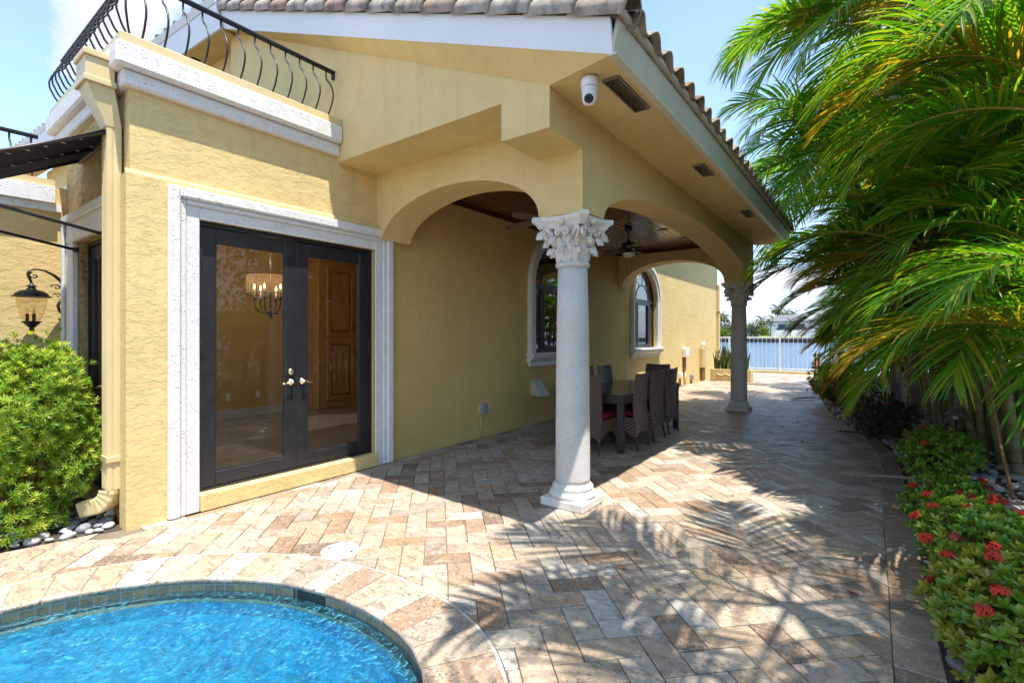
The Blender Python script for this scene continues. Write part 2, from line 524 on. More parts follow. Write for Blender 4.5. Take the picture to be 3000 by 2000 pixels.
# side wing wall with the lantern side parapet
mb = MB(); mb.box((-6.84, -6.0, -.05), (-6.635, LY+.2, 3.02)); mb.build('wall', M['stucco_heavy'], house)
mb = MB(); mb.box((-6.86, -6.0, 2.84), (-6.535, LY-.105, 3.0)); mb.box((-6.86, -6.0, 2.765), (-6.585, LY-.05, 2.838))
mb.build('cornice', M['trim_stone'], house)
mb = MB(); mb.box((-6.88, -6.0, 3.002), (-6.56, LY-.1, 3.07)); mb.build('parapet_cap', M['cream_paint'], house)

# parapet cornice above the door block (long side and short side)
c = MB()
c.box((WX-.3, LY-.055, 3.48), (WX+.055, GY-.001, 3.60), bev=.012)
c.box((WX-.3, LY-.115, 3.602), (WX+.115, GY-.001, 3.785), bev=.02)
c.build('cornice', M['trim_stone'], house)
c = MB()
c.box((-6.9, LY-.055, 3.48), (WX-.302, LY+.2, 3.60), bev=.012)
c.box((-6.9, LY-.115, 3.602), (WX-.302, LY+.2, 3.785), bev=.02)
c.build('cornice', M['trim_stone'], house)
c = MB(); c.box((WX-.25, LY-.085, 3.787), (WX+.085, GY-.001, 3.865), bev=.006)
c.build('parapet_cap', M['cream_metal'], house)
c = MB(); c.box((-6.9, LY-.085, 3.787), (WX-.252, LY+.2, 3.865), bev=.006)
c.build('parapet_cap', M['cream_metal'], house)
c = MB(); c.box((-17, LY+.2, 3.2), (WX-.26, GY+.3, 3.3)); c.build('balcony_floor', M['beige_paint'], house)

# gable wall with the stepped underside
RS = .405
def gz(x): return 3.445 + .449*(BX - x)
pts = [(BX, 3.11), (BX, 3.445), (-7.25, gz(-7.25)), (-7.25, 3.2), (-4.722, 3.2), (-4.722, 3.42), (-2.444, 3.42), (-2.444, 3.11)]
mb = MB(); mb.prism([(x, GY, z) for x, z in pts], (0, 3.6845-GY, 0)); mb.build('wall', M['stucco_smooth'], house)
# upper storey behind the balcony
mb = MB(); mb.prism([(-17, 2.95, 3.25), (-7.252, GY+.16, 3.25), (-7.252, GY+.16, 5.70), (-17, 2.95, 5.70)], (0, .2, 0))
mb.build('wall', M['stucco_smooth'], house)

# porch beams cut by arches
ZB, ZT = 2.58, 3.52
def arch_outline(a0, a1, zl, zr, c, a, zs, rise, n=30):
    pts = [(a0, ZT), (a0, zl)]
    pts += [(c + a*cos(pi - pi*i/n), zs + rise*sin(pi*i/n)) for i in range(n+1)]
    pts += [(a1, zr), (a1, ZT)]
    return pts
ol = arch_outline(-4.72, -2.41, 2.66, 2.58, -3.525, 1.10, 2.60, .49)
ol[2] = (ol[2][0], 2.66)
mb = MB(); mb.prism([(x, 3.6855, z) for x, z in ol], (0, .43, 0)); mb.build('arch', M['stucco_smooth'], house)
ol = arch_outline(3.6855, 11.10, 2.58, 2.60, 7.30, 3.20, 2.59, .54, 44)
mb = MB(); mb.prism([(BX, y, z) for y, z in ol], (-.43, 0, 0)); mb.build('arch', M['stucco_smooth'], house)
ol = arch_outline(-4.72, -2.412, 2.70, 2.62, -3.53, 1.10, 2.66, .50)
mb = MB(); mb.prism([(x, 10.55, z) for x, z in ol], (0, .43, 0)); mb.build('arch', M['stucco_smooth'], house)

# porch ceiling
mb = MB(); mb.box((-4.719, 4.117, 3.42), (-2.412, 10.548, 3.45))
ceil = mb.build('porch_ceiling', M['ceiling_wood'], house)
g = MB()
for i in range(-42, -20):
    xx = i*.115
    if -4.70 < xx < -2.42: g.prism([(xx-.006, 4.12, 3.4199), (xx, 4.12, 3.414), (xx+.006, 4.12, 3.4199)], (0, 6.42, 0))
simple('groove_gloss', (.17, .075, .04), .12, var=.05)
g.build('ceiling_bead', M['groove_gloss'], ceil)
g = MB()
g.box((-4.719, 4.118, 3.36), (-4.68, 10.546, 3.4195)); g.box((-2.452, 4.118, 3.36), (-2.413, 10.546, 3.4195))
g.box((-4.68, 4.118, 3.36), (-2.452, 4.157, 3.4195)); g.box((-4.68, 10.507, 3.36), (-2.452, 10.546, 3.4195))
g.build('crown_moulding', M['ceiling_wood'], house)
for (x, y) in ((-3.0, 8.6), (-2.95, 9.6)):
    g = MB(); g.lathe([(.085, 3.4115), (.085, 3.418)], (x, y, 0), 20)
    g.lathe([(.062, 3.405), (.062, 3.4112)], (x, y, 0), 20); g.build('recessed_light', M['bronze'], house)
# soffits
EX = -1.385; EY1 = 11.25; RY = 3.0
mb = MB()
mb.poly([(BX+.001, GY, 3.421), (EX, RY, 3.395), (EX, EY1, 3.395), (BX+.001, EY1, 3.421)])
mb.poly([(BX+.001, GY, 3.435), (EX, RY, 3.41), (EX, EY1, 3.41), (BX+.001, EY1, 3.435)])
mb.build('soffit', M['stucco_smooth'], house)
def rz_(x): return 3.387 + RS*(EX - x)          # rake bottom
mb = MB(); n = 16
for i in range(n):
    xa = BX + (-7.2-BX)*i/n; xb = BX + (-7.2-BX)*(i+1)/n
    mb.quad((xa, GY-.001, gz(xa)-.02), (xb, GY-.001, gz(xb)-.02), (xb, RY, rz_(xb)+.004), (xa, RY, rz_(xa)+.004))
mb.poly([(BX, GY-.001, gz(BX)-.02), (BX, RY, rz_(BX)+.004), (EX, RY, rz_(EX)+.004)])
mb.build('soffit', M['stucco_smooth'], house)
# gable infill above the eave soffit, behind the rake board
# fascias: boards leaning slightly outward
FH = .225
def board(a, b, out, up, h, th, lean):
    """board from a to b, outward normal out"""
    A, B, O, U = Vector(a), Vector(b), Vector(out), Vector(up)
    pts = [A, A + O*lean + U*h, A + O*(lean-th) + U*h, A - O*th]
    return [tuple(p) for p in pts], tuple(B - A)
mb = MB()
pts, vec = board((EX, RY, 3.387), (-7.14, RY, rz_(-7.14)), (0, -1, 0), (0, 0, 1), FH, .028, .045)
mb.prism(pts, vec); mb.build('fascia', M['white_paint'], house)
simple('fascia_beige', (.62, .585, .49), .5, var=.08, vs=2, use_obj=False)
mb = MB()
pts, vec = board((EX, RY-.0, 3.387), (EX, EY1, 3.387), (1, 0, 0), (0, 0, 1), FH, .028, .05)
mb.prism(pts, vec)
mb.box((EX-.02, RY-.02, 3.372), (EX+.035, EY1, 3.3865))
mb.build('fascia', M['fascia_beige'], house)
mb = MB()
mb.prism([(EX+.05, RY-.05, 3.615), (EX+.085, RY-.05, 3.62), (EX+.085, RY-.05, 3.655), (EX+.05, RY-.05, 3.65)], (0, EY1-RY+.05, 0))
mb.build('drip_edge', M['fascia_beige'], house)
# far upper eave that runs off to the left behind the balcony
d = Vector((-.998, -.057, 0)); nrm_ = Vector((.057, -.998, 0))
a0 = Vector((-7.10, 2.95, 5.68)); e1 = a0 + d*11
mb = MB()
pts = [a0, a0 + nrm_*.05 + Vector((0,0,.32)), a0 + nrm_*.02 + Vector((0,0,.32)), a0 - nrm_*.03]
mb.prism([tuple(p) for p in pts], tuple(e1-a0))
pts = [a0 + nrm_*.06 + Vector((0,0,.322)), a0 + nrm_*.10 + Vector((0,0,.40)), a0 + nrm_*.03 + Vector((0,0,.40)), a0+Vector((0,0,.322))]
mb.prism([tuple(p) for p in pts], tuple(e1-a0))
mb.build('fascia', M['white_paint'], house)
mb = MB(); q = [a0, e1, e1 - nrm_*.5, a0 - nrm_*.5]
mb.poly([tuple(p + Vector((0,0,.004))) for p in q]); mb.poly([tuple(p + Vector((0,0,.02))) for p in q])
mb.build('soffit', M['stucco_smooth'], house)
simple('vent_dark', (.03, .018, .014), .6)
v0 = a0 + d*1.05 - nrm_*.12
mb = MB(); q = [v0, v0 + d*.35, v0 + d*.35 - nrm_*.12, v0 - nrm_*.12]
mb.prism([tuple(p - Vector((0,0,.006))) for p in q], (0, 0, .008)); mb.build('soffit_vent', M['vent_dark'], house)
# soffit vents along the porch eave (frame + dark slats)
for y0, y1 in ((3.28, 3.90), (5.5, 5.95), (7.9, 8.4)):
    zz = 3.395
    f = MB()
    for lo, hi in (((-1.60, y0), (-1.588, y1)), ((-1.482, y0), (-1.47, y1)), ((-1.588, y0), (-1.482, y0+.015)), ((-1.588, y1-.015), (-1.482, y1))):
        f.box((lo[0], lo[1], zz-.012), (hi[0], hi[1], zz+.012))
    fo = f.build('soffit_vent', M['pewter'], house)
    s = MB()
    s.box((-1.588, y0+.015, zz+.0095), (-1.482, y1-.015, zz+.0115))
    k = -1.582
    while k < -1.49:
        s.box((k, y0+.016, zz-.006), (k+.006, y1-.016, zz+.009)); k += .02
    s.build('grille', M['vent_dark'], fo)

# ------------------------------------------------------------------ roof tiles
t = NT('roof_tile'); v = t.pos(); tone = t.attr('tone')
base = t.ramp(tone, [(0.0, (.34, .23, .17)), (.3, (.41, .35, .29)), (.6, (.38, .35, .31)), (.8, (.45, .40, .34)), (1.0, (.38, .27, .20))])
c = t.mix(t.ramp(t.noise(v, 7, 6, .7), [(.45, 0.0), (.65, .85)]), base, (.10, .095, .085, 1))
c = t.mix(t.ramp(t.noise(v, 2.5, 5, .7), [(.5, 0.0), (.7, .6)]), c, (.36, .24, .18, 1))
c = t.mix(t.ramp(t.noise(v, 24, 5, .7), [(.58, 0.0), (.70, .6)]), c, (.10, .13, .10, 1))
M['roof_tile'] = t.done(t.bsdf(c, .85, 0, t.bump(t.noise(v, 60, 5, .7), .004, .8), .2))
roof = MB()
R0 = Vector((EX+.075, 0, 3.645)); ux = Vector((-1, 0, RS)).normalized(); un = Vector((RS, 0, 1)).normalized()
SP = .29; rows = 17; rl = .375
ycount = int((EY1 - RY + .1)/SP)
for r in range(rows):
    for j in range(ycount):
        y0 = RY + .06 + j*SP
        prof = []
        for q in range(9):
            f_ = q/8
            hgt = .052*sin(pi*min(1, f_/.62)) if f_ < .62 else -.030*sin(pi*(f_-.62)/.38)
            prof.append((y0 + f_*SP, hgt))
        tn = rnd.random()
        s0 = r*rl - (.05 if r == 0 else 0) + rnd.uniform(-.008, .008); s1 = s0 + rl + .05
        vs = []
        for (sv, lift) in ((s0, .030), (s1, .0)):
            for th in (.0, -.018):
                for (yy, hh) in prof:
                    p = R0 + ux*sv + un*(hh + lift + th)
                    vs.append((p.x, yy, p.z))
        fs = []
        for q in range(8):
            fs.append((q, q+1, 18+q+1, 18+q)); fs.append((9+q, 27+q, 27+q+1, 9+q+1)); fs.append((q, 9+q, 9+q+1, q+1))
        roof.add(vs, fs, 0, tn, True)
# deck under the tiles
p0 = R0 - un*.05; p1 = R0 + ux*6.4 - un*.05
roof.prism([(p0.x, RY-.02, p0.z), (p0.x, EY1, p0.z), (p0.x, EY1, p0.z+.02), (p0.x, RY-.02, p0.z+.02)], tuple(ux*6.4), 0, .4)
roof_o = roof.build('roof', M['roof_tile'], house)
# barrel tiles capping the rake
rk = MB()
L = .40; i = 0; s = -.06
while s < 6.3:
    tn = rnd.random()
    vs = []; n = 10
    for (sv, rr, lift) in ((s, .118, .034), (s+.03, .120, .034), (s+L+.05, .098, .006)):
        for th in (0, .018):
            for q in range(n+1):
                A = pi*(-.18 + 1.36*q/n)
                p = R0 + ux*sv + un*(lift + (rr-th)*sin(A) - .03)
                vs.append((p.x, RY + .015 - (rr-th)*cos(A)*1.0, p.z))
    fs = []; m_ = n+1
    for k in range(2):
        for q in range(n):
            fs.append((k*2*m_+q, k*2*m_+q+1, (k+1)*2*m_+q+1, (k+1)*2*m_+q))
    for q in range(n): fs.append((q, m_+q, m_+q+1, q+1))
    rk.add(vs, fs, 0, tn, True)
    s += L
rk.build('rake_tile', M['roof_tile'], roof_o)
# tiles along the far upper eave
ut = MB()
for i in range(36):
    c0 = a0 + d*(i*.30) + nrm_*.03 + Vector((0, 0, .39))
    w = Vector((-nrm_.x, -nrm_.y, .42)).normalized()
    ut.tube([tuple(c0), tuple(c0 + w*.9)], [.11, .10], 10, 0, rnd.random())
p = [a0 + nrm_*.03 + Vector((0,0,.37)), e1 + nrm_*.03 + Vector((0,0,.37)), e1 - nrm_*3 + Vector((0,0,1.7)), a0 - nrm_*3 + Vector((0,0,1.7))]
ut.prism([tuple(x) for x in p], (0, 0, .02), 0, .4)
ut.build('roof', M['roof_tile'], house)
# main house body behind (closes the view and keeps the rooms dark)
mb = MB()
mb.box((-17, 3.35, 3.55), (-7.3, 19.5, 5.6)); mb.box((-16, 19.3, -.05), (WX-.222, 19.5, 3.5))
mb.box((-17, 1.5, -.05), (-16.8, 19.5, 3.5))
mb.build('wall', M['stucco_smooth'], house)
# eave over the far stretch of wall
mb = MB(); mb.box((WX+.001, 11.26, 4.90), (WX+.40, 19.9, 4.94)); mb.build('soffit', M['stucco_smooth'], house)
mb = MB(); mb.box((WX+.401, 11.26, 4.88), (WX+.43, 19.9, 5.1)); mb.build('fascia', M['fascia_beige'], house)
mb = MB(); mb.prism([(WX+.5, 11.255, 5.11), (-7.3, 11.255, 6.25), (-7.3, 11.255, 6.3), (WX+.5, 11.255, 5.16)], (0, 8.65, 0), 0, .5)
mb.build('roof', M['roof_tile'], house)

# ------------------------------------------------------------------ columns
def column(x, y, zt):
    col = part_empty('column', house, (x, y, 0))
    b = MB()
    b.box((x-.215, y-.215, 0), (x+.215, y+.215, .075), bev=.008)
    b.lathe([(.205, .076), (.212, .09), (.213, .105), (.205, .122), (.190, .13), (.182, .134), (.180, .146), (.184, .152),
             (.186, .163), (.180, .175), (.166, .182), (.160, .20)], (x, y, 0), 40)
    b.build('base', M['capital_stone'], col)
    s = MB()
    s.lathe([(.158, .19), (.1565, .24), (.1550, .7), (.151, 1.2), (.144, 1.7), (.134, 2.135)], (x, y, 0), 44)
    s.lathe([(.135, 2.130), (.150, 2.138), (.157, 2.150), (.157, 2.162), (.150, 2.173), (.138, 2.178)], (x, y, 0), 40)
    s.build('shaft', M['column_stone'], col)
    c = MB()
    c.lathe([(.128, 2.172), (.130, 2.24), (.137, 2.32), (.152, 2.40), (.175, 2.455), (.19, 2.475)], (x, y, 0), 32)
    # abacus with hollowed sides and cut corners
    h = .275; ring = []
    for q in range(4):
        A = pi/4 + q*pi/2
        cx_, cy_ = h*1.36*cos(A), h*1.36*sin(A)
        tx, ty = -sin(A), cos(A)
        ring.append((cx_ - tx*.035, cy_ - ty*.035)); ring.append((cx_ + tx*.035, cy_ + ty*.035))
        nA = A + pi/2
        nx, ny = h*1.36*cos(nA), h*1.36*sin(nA)
        for w in (.12, .25, .4, .5, .6, .75, .88):
            px_, py_ = cx_ + (nx-cx_)*w, cy_ + (ny-cy_)*w
            k_ = 1 - .22*sin(pi*w)**.8
            ring.append((px_*k_, py_*k_))
    def lay(sc_, z): return [(x + a*sc_, y + b_*sc_, z) for a, b_ in ring]
    zs = [(0.80, zt-.105), (.86, zt-.085), (.88, zt-.07), (.97, zt-.045), (1.0, zt-.04), (1.0, zt-.002)]
    n = len(ring); vs = []; fs = []
    for sc_, z in zs: vs += lay(sc_, z)
    for k in range(len(zs)-1):
        for q in range(n): fs.append((k*n+q, k*n+(q+1) % n, (k+1)*n+(q+1) % n, (k+1)*n+q))
    fs.append(tuple(range(n))[::-1]); fs.append(tuple(range((len(zs)-1)*n, len(zs)*n)))
    c.add(vs, fs)
    # acanthus leaves: ribbed tongues that curl outward at the tip
    def leaf(A, z0, hgt, wid, r0, curl, flare):
        ca, sa = cos(A), sin(A); vs = []; U, V = 12, 8
        for u in range(U+1):
            f = u/U
            if f < .72:
                g = f/.72; rr = r0 + flare*g**2.2; zz = z0 + hgt*g
            else:
                g = (f-.72)/.28; th = g*pi*1.15
                rr = r0 + flare + curl*sin(th*.5)**1.0*1.5*g**.6; zz = z0 + hgt + curl*.75*sin(th) - curl*.55*g*g
            wd = wid*(.62 + .38*sin(pi*min(1, f*1.15+.1)))*(1 - .72*max(0, (f-.70)/.30)**2)
            lob = 1 + .16*(1 if int(f*9) % 2 else -1)
            for v_ in range(V+1):
                k = (v_/V - .5)*2
                rib = .008*cos(k*pi*3) + .014*(1-abs(k))
                tt = k*wd*lob*.5
                rad = rr + rib - .026*k*k
                vs.append((x + ca*rad - sa*tt, y + sa*rad + ca*tt, zz + .006*cos(k*pi*2.5)*(f > .72)))
        fs = []
        for u in range(U):
            for v_ in range(V):
                p = u*(V+1)+v_; fs.append((p, p+1, p+V+2, p+V+1))
        c.add(vs, fs, 0, .5, True)
    for q in range(8): leaf(q*pi/4, 2.176, .105, .105, .132, .040, .035)
    for q in range(8): leaf((q+.5)*pi/4, 2.20, .17, .115, .134, .048, .055)
    for q in range(4): leaf(pi/4 + q*pi/2, 2.26, .165, .085, .145, .050, .105)
    # corner volutes, inner helices and centre flowers
    for q in range(4):
        A = pi/4 + q*pi/2
        for sgn in (-1, 1):
            path = []; rads = []
            for k in range(30):
                f = k/29; th = f*4.2*pi; rr = .052*(1-f)**.8 + .004
                ex = .285 - .052 + rr*cos(th); ez = zt - .155 + rr*sin(th)
                B = A + sgn*.105
                path.append((x + cos(B)*ex*1.02, y + sin(B)*ex*1.02, ez)); rads.append(.0125*(1-.35*f))
            c.tube(path, rads, 6)
            st = [(x + cos(A + sgn*(.42-.3*f))*(.15 + .10*f), y + sin(A + sgn*(.42-.3*f))*(.15+.10*f), 2.33 + (zt-.105-2.33)*f) for f in [k/8 for k in range(9)]]
            c.tube(st, [.012+.008*k/8 for k in range(9)], 6)
            path = []; rads = []
            for k in range(22):
                f = k/21; th = f*3.4*pi; rr = .033*(1-f)**.8 + .004
                B = q*pi/2 + sgn*.19
                rad = .205
                tt = sgn*(-rr*cos(th))
                path.append((x + cos(B)*rad - sin(B)*tt, y + sin(B)*rad + cos(B)*tt, zt - .145 + rr*sin(th))); rads.append(.011*(1-.3*f))
            c.tube(path, rads, 6)
        B = q*pi/2; rr = .215
        Mx = Matrix.Rotation(B, 4, 'Z') @ Matrix.Rotation(pi/2, 4, 'Y')
        c.lathe([(.030, -.03), (.033, -.008), (.028, .006), (.016, .010), (.012, .018), (.0, .020)], (x + cos(B)*rr, y + sin(B)*rr, zt-.05), 12, M=Mx)
    c.build('capital', M['capital_stone'], col)
column(-2.195, 3.90, 2.579)
column(-2.195, 10.79, 2.60)

# ------------------------------------------------------------------ door surrounds, doors
def surround_x(y0, y1, z1, w, name_mat):
    """stepped stone trim round an opening in the long wall"""
    s = MB()
    def frame(a0, a1, zt, wid, x0, x1, bev):
        s.box((x0, a0-wid, 0.002), (x1, a0, zt+wid), bev=bev); s.box((x0, a1, 0.002), (x1, a1+wid, zt+wid), bev=bev)
        s.box((x0, a0, zt), (x1, a1, zt+wid), bev=bev)
    frame(y0, y1, z1, .105, WX+.0355, WX+.052, .006)
    frame(y0-.105, y1+.105, z1+.105, .045, WX+.0355, WX+.068, .01)
    frame(y0-.150, y1+.150, z1+.150, .095, WX+.0355, WX+.094, .016)
    return s
surround_x(1.78, 3.63, 2.525, .25, None).build('door_surround', M['trim_stone'], house)
s = MB(); s.box((WX-.2, 1.782, .0), (WX+.075, 3.655, .150), bev=.008); s.build('door_sill', M['stucco_heavy'], house)

def lever(mbv, c, ax, side, n):
    """round rose with lever; ax: along-wall unit vector, n outward"""
    C, A, N = Vector(c), Vector(ax), Vector(n)
    rot = N.to_track_quat('Z', 'Y').to_matrix().to_4x4()
    mbv.lathe([(.031, 0), (.034, .006), (.030, .013), (.016, .018), (.012, .05), (.0, .052)], tuple(C), 20, M=rot)
    p = [C + N*.042 + A*side*k*.013 + Vector((0, 0, .006*sin(k*.9) - .0012*k)) for k in range(9)]
    p[-1] += Vector((0, 0, -.008))
    mbv.tube([tuple(q) for q in p], [.0085, .009, .0085, .008, .0075, .007, .0075, .0075, .005], 8)

def french_door(parent, to3, n_out, along, a0, a1, z0, z1, fd, st=.085, left_rose=True):
    """pair of glazed leaves in a frame. to3(a, depth, z): depth outward"""
    fd_o = part_empty('french_door', parent, to3(a0, 0, 0))
    def bx(m, A0, A1, Z0, Z1, D0, D1, bev=.0):
        p, q = to3(A0, D0, Z0), to3(A1, D1, Z1); m.box(p, q, bev=bev)
    f = MB(); w = .035
    bx(f, a0, a0+w, z0, z1, -.10, -.004); bx(f, a1-w, a1, z0, z1, -.10, -.004)
    bx(f, a0+w, a1-w, z1-w, z1, -.10, -.004); bx(f, a0+w, a1-w, z0, z0+.02, -.10, -.004)
    f.build('frame', M['black_frame'], fd_o)
    mid = (a0+a1)/2
    for k, (l0, l1) in enumerate(((a0+w+.003, mid-.002), (mid+.002, a1-w-.003))):
        z0b = z0+.024; z1b = z1-w-.004
        g = MB(); sw = st + (.02 if k == 0 else 0)
        bot = .125; top = .125
        bx(g, l0, l0+st, z0b, z1b, -.062, -.018, .004); bx(g, l1-st, l1, z0b, z1b, -.062, -.018, .004)
        bx(g, l0+st, l1-st, z0b, z0b+bot, -.0615, -.0185, .004); bx(g, l0+st, l1-st, z1b-top, z1b, -.0615, -.0185, .004)
        b = .012
        bx(g, l0+st, l0+st+b, z0b+bot, z1b-top, -.05, -.026); bx(g, l1-st-b, l1-st, z0b+bot, z1b-top, -.05, -.026)
        bx(g, l0+st+b, l1-st-b, z0b+bot, z0b+bot+b, -.05, -.026); bx(g, l0+st+b, l1-st-b, z1b-top-b, z1b-top, -.05, -.026)
        leaf_o = g.build('door_leaf', M['black_frame'], fd_o)
        pn = MB(); bx(pn, l0+st+.004, l1-st-.004, z0b+bot+.004, z1b-top-.004, -.041, -.035)
        pn.build('pane', M['door_glass'], fd_o)
        h = MB()
        he = l0 - .002 if k == 0 else l1 + .002
        for hz in (z0+.3, z0+1.2, z1-.35):
            bx(h, he-.011, he+.011, hz, hz+.11, -.03, -.001, .003)
        h.build('hinge', M['black_frame'], fd_o)
        hw = MB()
        hc = l1 - st*.5 if k == 0 else l0 + st*.5
        C = to3(hc, -.018, 1.052)
        lever(hw, C, along, -1 if k == 0 else 1, n_out)
        if k == 0:
            rot = Vector(n_out).to_track_quat('Z', 'Y').to_matrix().to_4x4()
            C2 = to3(hc, -.018, 1.158)
            hw.lathe([(.030, 0), (.033, .006), (.029, .014), (.018, .019), (.016, .021), (.006, .021), (.005, .016), (0, .016)], C2, 20, M=rot)
        hw.build('handle', M['brass'], fd_o)
    return fd_o
french_door(house, lambda a, d_, z: (WX-.012+d_, a, z), (1, 0, 0), (0, 1, 0), 1.782, 3.628, .152, 2.523, None, st=.118)
# left door in the short wall
french_door(house, lambda a, d_, z: (a, LY+.06-d_, z), (0, -1, 0), (1, 0, 0), LDX0+.002, LDX1-.002, .10, 2.418, None, st=.09)
s = MB()
for x0, x1, y0, y1 in ((LDX0-.28, LDX0, LY-.055, LY-.002), (LDX1, LDX1+.03, LY-.055, LY-.002)):
    s.box((x0, y0, .002), (x1, y1, 2.42), bev=.01)
s.box((LDX0-.28, LY-.055, 2.422), (LDX1+.03, LY-.002, 2.70), bev=.01)
s.box((LDX0-.27, LY-.085, .002), (LDX0-.20, LY-.056, 2.60), bev=.012); s.box((LDX0-.27, LY-.085, 2.602), (LDX1+.03, LY-.056, 2.69), bev=.012)
s.build('door_surround', M['trim_stone'], house)

# ------------------------------------------------------------------ arched windows
def arch_window(yc, zb, shade):
    w = part_empty('window', house, (WX, yc, zb))
    OW, IW = WHW+.17, WHW
    # surround: two stepped bands following the arch
    s = MB()
    def band(r0, r1, x1, bev):
        n = 26; ring0 = []; ring1 = []
        pts = [(-1, zb), (-1, WZS)] + [None]*0
        def prof(r):
            p = [(yc - r, zb)]
            p += [(yc - r*cos(pi*i/n), WZS + r*sin(pi*i/n)) for i in range(n+1)]
            p += [(yc + r, zb)]
            return p
        A, B = prof(r0), prof(r1); m_ = len(A); vs = []; fs = []
        for (pr, xx) in ((A, WX+.001), (A, x1), (B, x1), (B, WX+.001)):
            vs += [(xx, y_, z_) for y_, z_ in pr]
        for k in range(4):
            k2 = (k+1) % 4
            for q in range(m_-1): fs.append((k*m_+q, k*m_+q+1, k2*m_+q+1, k2*m_+q))
        fs.append((0, m_, 2*m_, 3*m_)); fs.append((m_-1, 2*m_-1, 3*m_-1, 4*m_-1))
        s.add(vs, fs)
    band(IW-.005, IW+.09, WX+.055, .0); band(IW+.092, OW, WX+.085, .0)
    s.build('surround', M['trim_smooth'], w)
    g = MB()
    g.box((WX-.1, yc-OW-.04, zb-.012), (WX+.15, yc+OW+.04, zb+.03), bev=.006)
    g.prism([(WX+.001, yc-OW-.02, zb-.014), (WX+.135, yc-OW-.02, zb-.014), (WX+.13, yc-OW-.02, zb-.05), (WX+.08, yc-OW-.02, zb-.11), (WX+.05, yc-OW-.02, zb-.12), (WX+.001, yc-OW-.02, zb-.12)], (0, 2*OW+.04, 0))
    g.box((WX+.001, yc-OW+.02, zb-.20), (WX+.05, yc+OW-.02, zb-.121))
    g.build('sill', M['trim_smooth'], w)
    fx0, fx1 = WX-.12, WX-.075
    f = MB(); n = 24
    def ring(r0, r1, zs_, x0, x1, full=True):
        prof = lambda r: [(yc - r*cos(pi*i/n), zs_ + r*sin(pi*i/n)) for i in range(n+1)]
        A, B = prof(r0), prof(r1); m_ = len(A); vs = []; fs = []
        for (pr, xx) in ((A, x0), (A, x1), (B, x1), (B, x0)): vs += [(xx, y_, z_) for y_, z_ in pr]
        for k in range(4):
            k2 = (k+1) % 4
            for q in range(m_-1): fs.append((k*m_+q, k*m_+q+1, k2*m_+q+1, k2*m_+q))
        f.add(vs, fs)
    ring(IW-.06, IW, WZS, fx0, fx1); ring(.40, .43, WZS, fx0+.01, fx1-.01)
    f.box((fx0, yc-IW, zb+.03), (fx1, yc-IW+.06, WZS)); f.box((fx0, yc+IW-.06, zb+.03), (fx1, yc+IW, WZS))
    f.box((fx0, yc-IW+.06, zb+.03), (fx1, yc+IW-.06, zb+.09)); f.box((fx0, yc-IW+.06, WZS-.05), (fx1, yc+IW-.06, WZS+.05))
    for yy in (yc-.42, yc+.42): f.box((fx0-.0, yy-.035, zb+.09), (fx1+.012, yy+.035, WZS-.05))
    # operable middle sash
    for yy in (yc-.385, yc+.345): f.box((fx0+.005, yy, zb+.092), (fx1+.02, yy+.04, WZS-.052))
    f.box((fx0+.005, yc-.345, zb+.092), (fx1+.02, yc+.345, zb+.135)); f.box((fx0+.005, yc-.345, WZS-.10), (fx1+.02, yc+.345, WZS-.052))
    for k in range(1, 6):
        zz = zb + .09 + (WZS-.05-zb-.09)*k/6
        f.box((fx0+.008, yc-IW+.06, zz-.01), (fx1-.01, yc-.455, zz+.01)); f.box((fx0+.008, yc+.455, zz-.01), (fx1-.01, yc+IW-.06, zz+.01))
    for k in range(1, 6):
        A = pi*k/6
        f.prism([(fx1-.012, yc+.42*cos(A)-.01*sin(A), WZS+.42*sin(A)+.01*cos(A)), (fx1-.012, yc+.42*cos(A)+.01*sin(A), WZS+.42*sin(A)-.01*cos(A)),
                 (fx1-.012, yc+.75*cos(A)+.01*sin(A), WZS+.75*sin(A)-.01*cos(A)), (fx1-.012, yc+.75*cos(A)-.01*sin(A), WZS+.75*sin(A)+.01*cos(A))], (-.02, 0, 0))
    f.build('frame', M['black_frame'], w)
    p = MB()
    prof = [(yc-IW+.03, zb+.05), (yc+IW-.03, zb+.05)] + [(yc + (IW-.03)*cos(pi*i/n), WZS + (IW-.03)*sin(pi*i/n)) for i in range(n+1)]
    p.prism([(fx0+.02, a, b) for a, b in prof], (.006, 0, 0)); p.build('pane', M['window_glass'], w)
for yc, zb in WIN: arch_window(yc, zb, 0)

# ------------------------------------------------------------------ room behind the glass
stucco('room_wall', (.62, .43, .17), .12, .004)
simple('room_white', (.62, .60, .56), .6)
t = NT('room_floor'); v = t.pos()
c = t.mix(t.noise(v, 3.5, 7, .7, 1.0), (.42, .36, .28, 1), (.20, .14, .09, 1))
M['room_floor'] = t.done(t.bsdf(c, .12, 0, None, .5))
mb = MB(); mb.box((-16, 1.52, .02), (WX-.222, 19.29, .12)); mb.build('interior_floor', M['room_floor'], house)
mb = MB(); mb.box((-8.95, 1.5, .12), (-8.80, 6.35, 3.2)); mb.box((-8.95, 6.35, 2.35), (-8.80, 7.6, 3.2)); mb.box((-8.95, 7.6, .12), (-8.80, 19.2, 3.2))
mb.build('interior_wall', M['room_wall'], house)
mb = MB(); mb.box((-16, 1.52, 3.2), (WX-.223, 19.2, 3.3)); mb.build('interior_ceiling', M['room_white'], house)
mb = MB(); mb.box((-8.799, 1.55, .121), (-8.782, 5.22, .26)); mb.box((-8.799, 6.2, .121), (-8.782, 6.34, .26)); mb.build('baseboard', M['room_white'], house)
for y0 in (3.75, 4.25):
    mb = MB(); mb.box((-8.799, y0, .42), (-8.79, y0+.075, .54), bev=.003); mb.build('wall_outlet', M['white_plastic'], house)
